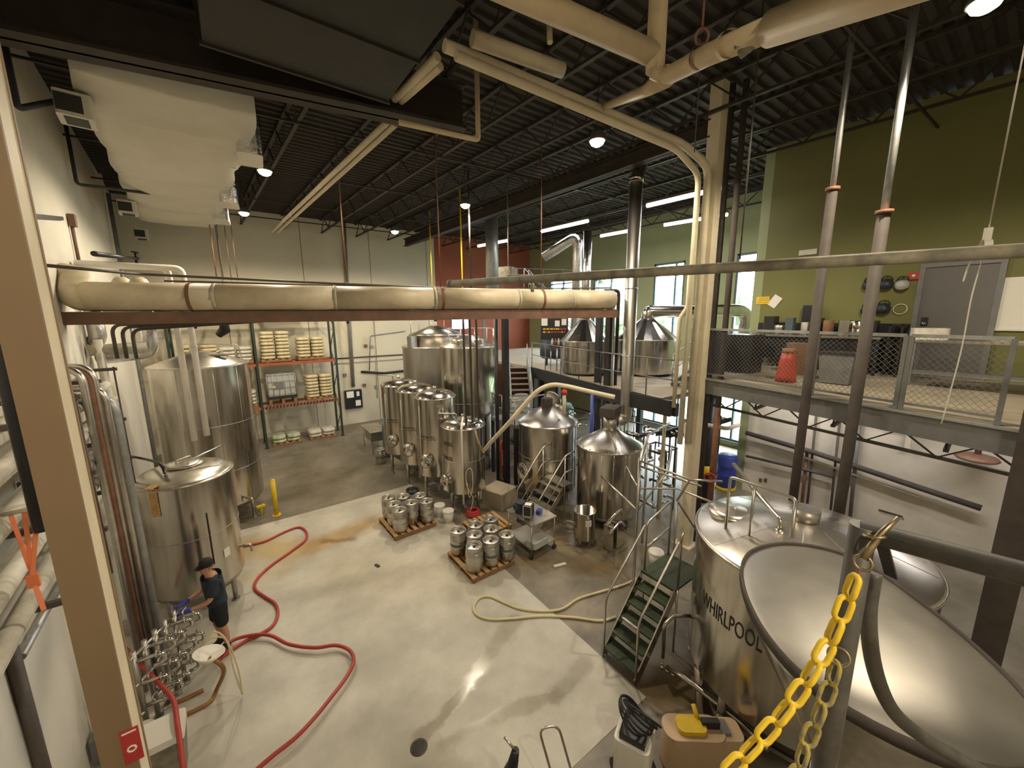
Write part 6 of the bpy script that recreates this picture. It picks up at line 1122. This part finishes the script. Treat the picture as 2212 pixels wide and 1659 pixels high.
for k, y in enumerate((4.75, 6.2, 7.6, 9.3)):
    t = thing('pipe_bracket', 'dark steel bracket holding the insulated pipes, %s from the camera end' % ('first', 'second', 'third', 'fourth')[k], 'bracket', (wallx(y), y, 2.6), 'brackets on the left wall'); X = wallx(y)
    for z in (4.86, 3.975, 3.27): MB().box((X+0.31, y, z), (0.58, 0.05, 0.05)).build('arm', 'dark_pipe', t)
    MB().cyl((X+0.56, y, 2.7), (X+0.56, y, 4.9), 0.014, n=6).build('rod', 'dark_pipe', t)
# bank of vertical pipes
vb = [(345, 1512, 150, 800, 'steel_pipe', 0.04), (352, 1505, 178, 800, 'rust', 0.035), (360, 1500, 202, 792, 'steel_pipe', 0.04), (372, 1498, 222, 838, 'steel_pipe', 0.045), (384, 1492, 248, 862, 'galv', 0.05), (366, 1475, 236, 880, 'steel_pipe', 0.04)]
for k, (bx, by, tx, ty, m, r) in enumerate(vb):
    g = fl(bx, by); g = V((g.x-0.12, g.y+0.04*k, 0)); zt = at(tx, ty, g).z; ww = wallx(g.y)+0.1
    pipe('riser_pipe', ('stainless riser of the left wall bank, nearest the tan column', 'rusty riser in the left wall pipe bank', 'stainless riser of the left wall bank with the highest bend', 'stainless riser in the middle of the left wall bank', 'grey galvanised riser of the left wall bank, nearest the bright tank', 'stainless riser behind the grey one in the left wall bank')[k], [V((g.x, g.y, 0.25)), V((g.x, g.y, zt)), V((ww, g.y+0.15, zt+0.02))], r, m, 0.18, 12, group='vertical risers by the left wall')
pipe('riser_pipe', 'rusty coupled riser by the tan column', [pW(245, 1010, 0.3), V((pW(245, 1010, 0.3).x, pW(245, 1010, 0.3).y, 1.3))], 0.05, 'rust', 0, 10); pipe('riser_pipe', 'white upright pipe beside the tall tank', [V((wallx(11.2)+0.2, 11.2, 1.7)), V((wallx(11.2)+0.2, 11.2, 5.3))], 0.07, 'insul', 0, 12)
one(MB().tube(smoothpath([pW(275, 985, 0.45), pW(305, 990, 0.5), V((-1.3, 9.2, 3.1)), V((-1.25, 9.25, 2.88))]), 0.025, 8), 'black_cable', 'black_rubber', 'black cable from the risers onto the bright tank lid', 'cable')
# valve manifold in front of the worker
mc = V((-1.22, 6.95, 0)); t = thing('valve_manifold', 'stainless valve manifold with many bends beside the worker', 'manifold', mc)
for k in range(5):
    x, y = mc.x-0.30+0.09*k, mc.y-0.32+0.16*k; MB().cyl((x, y, 0.05), (x, y, 1.30), 0.032, n=10).build('stand_pipe', 'steel_matte', t); MB().cyl((x, y, 0), (x, y, 0.05), 0.06, n=12).build('foot', 'steel_matte', t)
    for j in range(3): z = 0.42+0.36*j+0.05*(k % 2); MB().tube([(x, y, z), (x+0.30, y-0.02, z), (x+0.30, y-0.02, z-0.14), (x+0.18, y-0.04, z-0.14)], 0.026, 10, bend=0.07).build('u_bend', 'steel_mirror', t); MB().ring((x+0.22, y, z), 0.042, 0.012, 14, 6, axis=(1, 0, 0)).build('clamp', 'steel_mirror', t); MB().cyl((x+0.1, y, z), (x+0.1, y, z+0.10), 0.014, n=6).cyl((x+0.1, y, z+0.1), (x+0.16, y+0.09, z+0.11), 0.010, n=6).build('valve_handle', 'steel_pipe', t)
for z in (0.35, 0.8, 1.22): MB().tube([(mc.x-0.33, mc.y-0.38, z), (mc.x+0.1, mc.y+0.38, z)], 0.022, 8).build('cross_bar', 'steel_pipe', t)
wk = mc+V((0.42, -0.38, 0.72)); one(MB().lathe([(0.001, 0.0), (0.05, 0.0), (0.20, 0.16), (0.19, 0.16), (0.04, 0.02), (0.001, 0.02)], wk, 20, axis=(0.3, 0.1, 1)), 'funnel', 'white_plastic', 'white plastic funnel hanging on the valve manifold', 'funnel')
for k in range(2): hose('yellow_tube', ('thin yellow tube looping off the valve manifold, upper', 'thin yellow tube looping off the valve manifold, lower')[k], [wk+V((0.0, 0.12+0.05*k, 0.22)), wk+V((0.12, 0.12, 0.38-0.1*k)), wk+V((0.26, 0.06, 0.2)), wk+V((0.3+0.05*k, -0.05, -0.25)), wk+V((0.36, -0.10, -0.68))], 0.011, 'white_hose', n=7)
hose('brown_hose', 'amber brown hose curving down from the manifold to the floor', [mc+V((0.45, -0.30, 0.75)), mc+V((0.60, -0.36, 0.5)), fl(468, 1490, 0.05), fl(455, 1515, 0.03), fl(420, 1535, 0.03), fl(385, 1550, 0.03)], 0.03, 'brown_hose'); hose('brown_hose', 'amber brown hose lying behind the rinse bin', [fl(440, 1490, 0.03), fl(420, 1500, 0.03), fl(395, 1512, 0.03), fl(360, 1525, 0.03)], 0.03, 'brown_hose')
hose('red_hose', 'red hose hanging from the left wall over the bin to the floor', [pW(262, 1390, 0.15), dep(300, 1432, 5.6), dep(345, 1478, 5.3), dep(374, 1512, 5.1), dep(384, 1570, 4.75), dep(392, 1630, 4.55), dep(405, 1720, 4.4)], 0.028, 'red_hose')
g = fl(318, 1560); t = bucket(-1.52, 6.3, 0, 0.15, 0.36, 'white plastic bucket between the tan column and the manifold', lid=False)
g = V((-1.22, 5.75, 0)); t = thing('rinse_bin', 'grey plastic bin with a pale lid beside the red hose', 'bin', g); MB().add([g+V((sx*w, sy*w*0.9, z)) for w, z in ((0.17, 0.0), (0.22, 0.62)) for sx, sy in ((-1, -1), (1, -1), (1, 1), (-1, 1))], [(0, 1, 2, 3), (0, 1, 5, 4), (1, 2, 6, 5), (2, 3, 7, 6), (3, 0, 4, 7), (4, 5, 6, 7)]).build('body', 'dusty_pipe', t); MB().rbox(g+V((0, 0, 0.66)), (0.46, 0.42, 0.09), 0.05).build('lid', 'white_plastic', t)
# near wall fittings
pipe('drain_pipe', 'dark drain pipe down the left wall nearest the camera', [pW(14, 1370, 0.05), V((pW(14, 1370, 0.05).x, pW(14, 1370, 0.05).y, 0.02))], 0.05, 'dark_pipe', 0, 12); pipe('conduit', 'grey green conduit slanting across the near left wall', [pW(45, 1420, 0.06), pW(140, 1245, 0.06)], 0.035, 'galv', 0, 10); pipe('conduit', 'thin grey conduit down the left wall beside the tan column', [pW(140, 1250, 0.05), pW(218, 1570, 0.05)], 0.022, 'galv', 0, 8)
rp = pW(12, 800, 0.62); one(MB().cyl((rp.x, rp.y, 4.2), (rp.x, rp.y, 7.2), 0.05, n=12).box((wallx(rp.y)+0.31, rp.y, 6.8), (0.6, 0.05, 0.05)), 'black_riser', 'black_steel', 'thick black riser by the near left wall beyond the tan column', 'pipe')
p = pW(205, 1610, 0.05); t = thing('switch_box', 'dark switch box with a yellow tag on the left wall', 'switch', p); MB().box((p.x+0.05, p.y, p.z), (0.12, 0.26, 0.34)).build('case', 'grey_paint', t); MB().box((p.x+0.12, p.y+0.06, p.z+0.14), (0.01, 0.09, 0.16)).build('tag', 'yellow', t)
o3 = [dep(22, 1110, 2.75), dep(52, 1105, 2.75), dep(82, 1098, 2.75)]; jn = dep(70, 1240, 2.75); t = thing('orange_strap', 'orange plastic straps hanging in a bunch from the wall pipes', 'strap', dep(90, 1320, 2.75))
for q in o3: MB().beam(q, jn, 0.024, 0.005, up=V((0.5, -0.8, 0))).build('strap', 'orange_tag', t)
MB().box(dep(72, 1255, 2.75), (0.06, 0.025, 0.095)).build('buckle', 'orange_tag', t); MB().beam(dep(76, 1265, 2.75), dep(95, 1318, 2.75), 0.026, 0.005, up=V((0.5, -0.8, 0))).build('tail', 'orange_tag', t)
MB().tube([dep(5, 1112, 2.75), dep(100, 1093, 2.75)], 0.016, 8).build('hanging_rod', 'insul_dirty', t)
# ================================================================== TAN COLUMN
cc = dep(160, 1000, 1.9); xl_ = pY(62, 1000, cc.y).x; yb_ = pX(188, 1000, cc.x).y
t = thing('tan_column', 'tan painted steel column with one side coloured pale as if lit beside the camera', 'column', ((cc.x+xl_)/2, cc.y, 0))
MB().box2((xl_, cc.y, 0), (cc.x, cc.y+0.02, ZC)).build('face_flange', 'beam_tan', t); MB().box2((xl_, yb_, 0), (cc.x, yb_+0.02, ZC)).build('back_flange', 'beam_tan', t); MB().box2((cc.x-0.03, cc.y+0.02, 0), (cc.x-0.005, yb_, ZC)).build('lit_side_plate', 'cream_light', t); MB().box2((xl_-0.1, cc.y-0.1, 0), (cc.x+0.1, yb_+0.12, 0.03)).build('base_plate', 'beam_tan', t)  # side plate coloured pale to carry the light falling on that side
a, b = pY(256, 1585, cc.y-0.004), pY(312, 1634, cc.y-0.004); t2 = thing('warning_sign', 'red warning sign with a white ring on the tan column', 'sign', (a.x, a.y, b.z)); MB().box2((a.x, cc.y-0.006, b.z), (b.x, cc.y-0.0005, a.z)).build('plate', 'red_paint', t2); ctr = V(((a.x+b.x)/2, cc.y-0.008, b.z+(a.z-b.z)*0.42))
MB().ring(ctr, 0.018, 0.005, 8, 6, axis=(0, 1, 0)).build('ring_symbol', 'paper', t2)
for k in range(5): MB().box((a.x+(b.x-a.x)*(0.2+0.15*k), cc.y-0.007, a.z-0.018), (0.012, 0.002, 0.010)).build('print_mark', 'paper', t2)
# ================================================================== THE WORKER
def skin_mesh(joints, edges, root, sub=2):
    """joints: name -> (pos, radius[, radius2]); returns a mesh grown with the Skin modifier"""
    names = list(joints); idx = {n: i for i, n in enumerate(names)}
    me = bpy.data.meshes.new('body'); me.from_pydata([joints[n][0] for n in names], [(idx[a], idx[b]) for a, b in edges], [])
    ob = bpy.data.objects.new('body_tmp', me); COL.objects.link(ob); md = ob.modifiers.new('Skin', 'SKIN'); md.use_smooth_shade = True
    for n in names:
        sv = me.skin_vertices[0].data[idx[n]]; j = joints[n]; sv.radius = (j[1], j[2] if len(j) > 2 else j[1]); sv.use_root = (n == root)
    s = ob.modifiers.new('Sub', 'SUBSURF'); s.levels = sub; s.render_levels = sub
    bpy.context.view_layer.update(); out = bpy.data.meshes.new_from_object(ob.evaluated_get(bpy.context.evaluated_depsgraph_get()))
    bpy.data.objects.remove(ob); bpy.data.meshes.remove(me); return out
def link_mesh(name, me, m, parent):
    me.materials.clear(); me.materials.append(M[m])
    for p in me.polygons: p.use_smooth = True
    o = bpy.data.objects.new(name, me); COL.objects.link(o); o.parent = parent; ORG[o.name] = V((0, 0, 0)); return o
# local frame: +y forward (where the worker faces), +x to his right, z up
def build_person():
    W = thing('person', 'person in navy shirt, black shorts, black cap and blue gloves working at the manifold', 'person', (0, 0, 0)); ORG[W.name] = V((0, 0, 0))
    J = {'pel': ((0, 0, 0.93), 0.135, 0.115), 'waist': ((0, 0.01, 1.06), 0.125, 0.105), 'chest': ((0, 0.02, 1.27), 0.155, 0.115), 'sh': ((0, 0.03, 1.40), 0.115, 0.085), 'neck': ((0, 0.05, 1.475), 0.052), 'jaw': ((0, 0.085, 1.545), 0.066, 0.075), 'head': ((0, 0.085, 1.63), 0.078, 0.092), 'crown': ((0, 0.075, 1.69), 0.068, 0.08)}
    E = [('pel', 'waist'), ('waist', 'chest'), ('chest', 'sh'), ('sh', 'neck'), ('neck', 'jaw'), ('jaw', 'head'), ('head', 'crown')]
    for s, n in ((1, 'r'), (-1, 'l')):
        J.update({'sh'+n: ((s*0.165, 0.03, 1.395), 0.064), 'ua'+n: ((s*0.215, 0.06, 1.27), 0.052), 'el'+n: ((s*0.235, 0.12, 1.12), 0.043), 'fa'+n: ((s*0.19, 0.27, 1.08), 0.038), 'wr'+n: ((s*0.13, 0.41, 1.06), 0.029),
                  'hip'+n: ((s*0.09, 0.0, 0.87), 0.098), 'th'+n: ((s*0.105, 0.02+0.02*s, 0.68), 0.080), 'kn'+n: ((s*0.115, 0.035*s+0.02, 0.49), 0.057), 'ca'+n: ((s*0.115, 0.03*s-0.01, 0.34), 0.056), 'an'+n: ((s*0.115, 0.02*s-0.01, 0.10), 0.038), 'ft'+n: ((s*0.125, 0.02*s+0.10, 0.055), 0.04)})
        E += [('sh', 'sh'+n), ('sh'+n, 'ua'+n), ('ua'+n, 'el'+n), ('el'+n, 'fa'+n), ('fa'+n, 'wr'+n), ('pel', 'hip'+n), ('hip'+n, 'th'+n), ('th'+n, 'kn'+n), ('kn'+n, 'ca'+n), ('ca'+n, 'an'+n), ('an'+n, 'ft'+n)]
    link_mesh('body', skin_mesh(J, E, 'pel'), 'skin', W)
    # shirt and shorts: the same joints, a little fuller
    S = {k: (J[k][0], J[k][1]+0.042, (J[k][2] if len(J[k]) > 2 else J[k][1])+0.045) for k in ('waist', 'chest', 'sh')}; S['hem'] = ((0, 0.005, 0.84), 0.185, 0.165); S['pel'] = ((0, 0, 0.96), 0.180, 0.158); S['col'] = ((0, 0.04, 1.445), 0.066, 0.064)
    SE = [('hem', 'pel'), ('pel', 'waist'), ('waist', 'chest'), ('chest', 'sh'), ('sh', 'col')]
    for s, n in ((1, 'r'), (-1, 'l')):
        S['sh'+n] = (J['sh'+n][0], 0.095); S['ua'+n] = (J['ua'+n][0], 0.085); S['cf'+n] = ((s*0.230, 0.10, 1.16), 0.080); SE += [('sh', 'sh'+n), ('sh'+n, 'ua'+n), ('ua'+n, 'cf'+n)]
    link_mesh('shirt', skin_mesh(S, SE, 'chest'), 'shirt', W)
    P = {'top': ((0, 0.0, 1.04), 0.150, 0.130), 'pel': ((0, 0, 0.90), 0.165, 0.145)}; PE = [('top', 'pel')]
    for s, n in ((1, 'r'), (-1, 'l')): P['hip'+n] = ((s*0.095, 0.005, 0.80), 0.125); P['th'+n] = ((s*0.108, 0.015+0.02*s, 0.66), 0.112); P['cf'+n] = ((s*0.115, 0.02+0.03*s, 0.50), 0.105); PE += [('pel', 'hip'+n), ('hip'+n, 'th'+n), ('th'+n, 'cf'+n)]
    link_mesh('shorts', skin_mesh(P, PE, 'pel'), 'shorts', W)
    for s, n in ((1, 'r'), (-1, 'l')):
        B = {'sock': ((s*0.115, 0.02*s-0.01, 0.20), 0.050), 'an': ((s*0.115, 0.02*s-0.01, 0.095), 0.056), 'heel': ((s*0.115, 0.02*s-0.045, 0.052), 0.050, 0.05), 'ball': ((s*0.125, 0.02*s+0.10, 0.048), 0.052, 0.046), 'toe': ((s*0.13, 0.02*s+0.17, 0.042), 0.044, 0.040)}
        link_mesh('boot', skin_mesh(B, [('sock', 'an'), ('an', 'heel'), ('an', 'ball'), ('ball', 'toe')], 'an'), 'boot', W)
        # glove: cuff, palm and five separate curled fingers
        wx, wy, wz = s*0.13, 0.41, 1.06; G = {'cuff': ((s*0.165, 0.33, 1.07), 0.046), 'wr': ((wx, wy, wz), 0.036), 'palm': ((s*0.115, 0.455, 1.055), 0.040, 0.022), 'kn': ((s*0.10, 0.495, 1.052), 0.042, 0.020)}; GE = [('cuff', 'wr'), ('wr', 'palm'), ('palm', 'kn')]
        link_mesh('glove', skin_mesh(G, GE, 'wr'), 'glove', W); gl = W.children[-1]
        for f in range(4):
            L = (0.068, 0.078, 0.073, 0.056)[f]; o = (-0.030+0.020*f)*1.0; zf = 1.068-0.004*f
            base = V((s*0.10 - o*0.25*s, 0.495, zf-0.006-0.016*f+0.012)); F = {'a': (base, 0.0105), 'b': (base+V((-s*0.008, L*0.45, -0.004)), 0.010), 'c': (base+V((-s*0.014, L*0.75, -0.022)), 0.009), 'd': (base+V((-s*0.016, L*0.78, -0.046)), 0.008)}
            link_mesh('finger', skin_mesh(F, [('a', 'b'), ('b', 'c'), ('c', 'd')], 'a', 1), 'glove', gl)
        tb = V((s*0.088, 0.445, 1.068)); link_mesh('thumb', skin_mesh({'a': (tb, 0.013), 'b': (tb+V((-s*0.026, 0.022, 0.006)), 0.012), 'c': (tb+V((-s*0.034, 0.052, -0.004)), 0.010)}, [('a', 'b'), ('b', 'c')], 'a', 1), 'glove', gl)
    # cap, brim, hair and face
    MB().lathe([(0.098, -0.01), (0.100, 0.02), (0.094, 0.06), (0.072, 0.095), (0.035, 0.112), (0.001, 0.115)], (0, 0.072, 1.655), 24).build('cap', 'cap', W); cp = W.children[-1]
    mb = MB(); n = 12; top = [V((0.092*cos(a), 0.085+0.03+0.115*sin(a)*1.0, 1.652-0.02*sin(a))) for a in [pi*i/n for i in range(n+1)]]; mb.add(top+[p+V((0, 0, -0.008)) for p in top], [tuple(range(n+1)), tuple(range(2*n+1, n, -1))]+[(i, i+1, n+2+i, n+1+i) for i in range(n)]).build('brim', 'cap', cp)
    MB().lathe([(0.086, -0.03), (0.091, 0.0), (0.088, 0.02)], (0, 0.064, 1.635), 20, a0=pi, a1=2*pi).build('hair', 'wood_dark', W)
    MB().sphere((0, 0.182, 1.598), 0.016, 8, (0.8, 1.2, 1.3)).build('nose', 'skin', W)
    for s in (-1, 1): MB().sphere((s*0.031, 0.163, 1.625), 0.010, 8).build('eye', 'black_plastic', W); MB().sphere((s*0.082, 0.078, 1.612), 0.024, 8, (0.4, 0.7, 1.2)).build('ear', 'skin', W)
    MB().sphere((0, 0.156, 1.558), 0.02, 8, (1.2, 0.35, 0.25)).build('mouth', 'red_paint', W)
    return W
W = build_person(); g = fl(486, 1402); W.location = (g.x, g.y+0.02, 0.006); W.rotation_euler = (0, 0, radians(100))
# ================================================================== FOREGROUND: VIEWING DECK, RAIL AND CHAIN
struct(MB().box2((wallx(-2)-0.2, YF, 4.02), (0.9, 0.22, 4.16)), 'floor_viewing_deck', 'conc_deck')['label'] = 'edge of the viewing deck under the camera'
P = fl(1863, 1146, 5.27); Q = P + (fl(2212, 1240, 5.27)-P)*1.0; rd = (Q-P).normalized(); Q2 = P + rd*2.4
t = thing('viewing_rail', 'dusty dark grey pipe rail and post in front of the camera', 'railing', (P.x, P.y, 4.16)); r = 0.0205
MB().tube([P-rd*0.004, Q2], r, 18).build('top_rail', 'rail_grey', t); MB().cyl((P.x, P.y, 4.16), (P.x, P.y, P.z+r*0.6), r*1.06, n=18).build('post', 'rail_grey', t); MB().cyl((P.x, P.y, 4.16), (P.x, P.y, 4.17), 0.06, n=18).build('base_flange', 'rail_grey', t)
MB().cyl((Q2.x, Q2.y, 4.16), (Q2.x, Q2.y, P.z), r, n=14).build('post', 'rail_grey', t)
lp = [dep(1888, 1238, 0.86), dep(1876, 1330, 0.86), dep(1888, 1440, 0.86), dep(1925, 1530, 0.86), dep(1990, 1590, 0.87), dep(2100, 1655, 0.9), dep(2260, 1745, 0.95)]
MB().tube(smoothpath(lp), 0.015, 12).build('reflection_loop', 'rail_grey', t); MB().beam(dep(1903, 1165, 0.78), dep(1925, 1245, 0.82), 0.022, 0.004).build('hang_tab', 'black_plastic', t)  # dark tube added to stand for the rail's reflection in the hopper lid
MB().box(dep(1925, 1112, 0.80), (0.035, 0.035, 0.004), R=Matrix.Rotation(0.5, 3, 'Y')).build('plate', 'black_plastic', t)
t = thing('chain_hook', 'worn brass snap hook and ring clipped on the viewing rail post', 'hook', dep(1866, 1215, 0.76))
MB().tube([dep(1940, 1118, 0.735), dep(1905, 1150, 0.735), dep(1882, 1180, 0.735), dep(1866, 1208, 0.735)], [0.004, 0.0055, 0.007, 0.006], 10).build('snap', 'brass', t); MB().ring(dep(1864, 1216, 0.735), 0.013, 0.003, 20, 8, axis=ray(1864, 1216)).build('ring', 'brass', t); MB().ring(dep(1888, 1158, 0.735), 0.016, 0.0025, 20, 6, axis=V((0.2, 0.3, 1))).build('gate', 'brass', t); MB().tube([dep(1860, 1226, 0.735), dep(1850, 1248, 0.735)], 0.003, 8).build('swivel', 'rust', t)
# chain links: each one a part of the chain
def chain(name, label, pts, L, w, r, m, cat='chain'):
    path = smoothpath(pts, 12); out = []; acc = 0.0; step = L-2.1*r*2*0.55; t = thing(name, label, cat, path[-1]); nxt = step/2; k = 0
    lm = MB(); n = 7; prof = [V((0, (L/2-w/2)+cos(a)*(w/2-r), sin(a)*(w/2-r))) for a in [-pi/2+pi*i/n for i in range(n+1)]] + [V((0, -(L/2-w/2)+cos(a)*(w/2-r), sin(a)*(w/2-r))) for a in [pi/2+pi*i/n for i in range(n+1)]]
    lm.tube(prof, r, 8, closed=True); me = bpy.data.meshes.new('link'); me.from_pydata(lm.v, [], lm.f); me.polygons.foreach_set('use_smooth', [True]*len(lm.f)); me.materials.append(M[m])
    for i in range(len(path)-1):
        a, b = path[i], path[i+1]; d = (b-a).length
        while acc + d >= nxt:
            p = a.lerp(b, (nxt-acc)/d); u = (b-a).normalized(); vdir = (p-EYE).normalized(); s = u.cross(vdir).normalized(); q = s.cross(u)
            ang = radians(35 if k % 2 else 125); z = s*cos(ang) + q*sin(ang); x = u.cross(z)
            o = bpy.data.objects.new('link', me); COL.objects.link(o); o.parent = t; mw = Matrix((x, u, z)).transposed().to_4x4(); mw.translation = p - ORG[t.name]; o.matrix_local = mw; ORG[o.name] = V((0, 0, 0)); nxt += step; k += 1
        acc += d
    return t
chain('plastic_chain', 'bright yellow plastic chain sloping down from the viewing rail post', [dep(1849, 1244, 0.735), dep(1828, 1300, 0.735), dep(1795, 1380, 0.73), dep(1755, 1450, 0.725), dep(1700, 1530, 0.72), dep(1635, 1605, 0.715), dep(1560, 1680, 0.71), dep(1480, 1750, 0.70)], 0.057, 0.034, 0.0052, 'chain_yellow')
chain('worn_chain', 'worn yellow chain hanging straight behind the bright one', [dep(1808, 1430, 0.80), dep(1790, 1490, 0.80), dep(1762, 1560, 0.80), dep(1738, 1620, 0.80), dep(1715, 1690, 0.80)], 0.056, 0.034, 0.0042, 'chain_worn'); one(MB().ring(dep(1812, 1418, 0.80), 0.017, 0.0035, 20, 8, axis=ray(1830, 1400)), 'chain_ring', 'brass', 'worn ring at the top of the second chain', 'ring')
# ================================================================== THINGS AT THE BOTTOM OF THE VIEW
b = fl(1185, 1570, 1.05); t = thing('hand_truck', 'steel hand truck with a tall loop handle on the slab edge', 'hand truck', (b.x, b.y-0.15, 0)); a0, a1 = fl(1160, 1600, 0.98), fl(1202, 1592, 0.98)
d = V((a1.x-a0.x, a1.y-a0.y, 0)).normalized(); c = V((b.x, b.y, 0)); w = 0.115; MB().tube([c-d*w+V((0.1, -0.35, 0.05)), c-d*w+V((0, 0, 1.05)), c+d*w+V((0, 0, 1.05)), c+d*w+V((0.1, -0.35, 0.05))], 0.014, 10, bend=0.10).build('handle', 'steel_pipe', t)
MB().box(c+V((0.1, -0.35, 0.02)), (0.36, 0.26, 0.02), rz=atan2(d.y, d.x)).build('toe_plate', 'steel_matte', t)
for s in (-1, 1): MB().lathe([(0.001, -0.02), (0.09, -0.02), (0.09, 0.02), (0.001, 0.02)], c+d*s*0.17+V((0.1, -0.38, 0.09)), 16, axis=d).build('wheel', 'black_rubber', t)
b = fl(1112, 1628, 1.0); t = thing('pallet_jack_handle', 'black gripped steel lever standing at the slab edge', 'lever', (b.x, b.y, 0)); MB().tube([fl(1089, 1592, 1.15), fl(1114, 1622, 1.05)], 0.014, 8).build('grip', 'steel_pipe', t); MB().tube([fl(1114, 1620, 1.05), fl(1108, 1650, 0.85), fl(1085, 1700, 0.5), V((fl(1085, 1700, 0.5).x, fl(1085, 1700, 0.5).y, 0.0))], [0.04, 0.06, 0.09, 0.10], 14).build('body', 'black_rubber', t)
b = V((3.50, 2.30, 0)); t = thing('pressure_washer', 'pressure washer draped with coils of black hose', 'washer', b); MB().rbox(b+V((0, 0, 0.35)), (0.42, 0.42, 0.6), 0.06, 0.4).build('case', 'white_plastic', t); MB().box(b+V((0, 0, 0.68)), (0.34, 0.3, 0.12), rz=0.4).build('top', 'black_plastic', t)
for s in (-1, 1): MB().lathe([(0.001, -0.03), (0.11, -0.03), (0.11, 0.03), (0.001, 0.03)], b+V((0.2*s*0.9, -0.12*s, 0.11)), 16, axis=(1, -0.4, 0)).build('wheel', 'black_rubber', t)
for k in range(6): MB().ring(b+V((0.0+0.015*k, 0.06-0.02*k, 0.84+0.012*k)), 0.20+0.012*(k % 3), 0.014, 28, 6, axis=(0.35+0.1*k, -0.5+0.13*k, 0.7)).build('hose_coil', 'black_rubber', t)
b = V((4.22, 1.95, 0)); t = thing('floor_scrubber', 'beige and yellow floor scrubber beside the whirlpool', 'scrubber', b); MB().rbox(b+V((0, 0, 0.28)), (0.34, 0.75, 0.5), 0.14, 0.9, 5).build('tank', 'beige_plastic', t); MB().rbox(b+V((-0.02, 0.02, 0.55)), (0.22, 0.36, 0.07), 0.08, 0.9, 5).build('yellow_lid', 'yellow', t); MB().box(b+V((0.18, -0.12, 0.58)), (0.07, 0.22, 0.1), rz=0.9).build('black_strap', 'black_rubber', t); MB().cyl(b+V((0.1, -0.02, 0.55)), b+V((0.16, 0.10, 0.68)), 0.028, n=10).build('knob', 'yellow', t); MB().box(b+V((0.32, -0.22, 0.52)), (0.18, 0.12, 0.03), rz=0.9).build('panel', 'grey_paint', t); MB().rbox(b+V((0.35, -0.25, 0.25)), (0.3, 0.35, 0.5), 0.08, 0.9).build('rear_tank', 'beige_plastic', t)
p = fl(815, 1223); one(MB().rbox((p.x, p.y, 0.014), (0.16, 0.07, 0.016), 0.03, 1.9), 'floor_scrap', 'black_rubber', 'small dark scrap lying on the pale slab', 'scrap')
p = fl(1208, 1222); one(MB().beam((p.x-0.14, p.y+0.03, 0.02), (p.x+0.16, p.y-0.05, 0.02), 0.07, 0.03), 'floor_scrap', 'insul', 'pale flat strip lying on the dark wet floor', 'scrap')
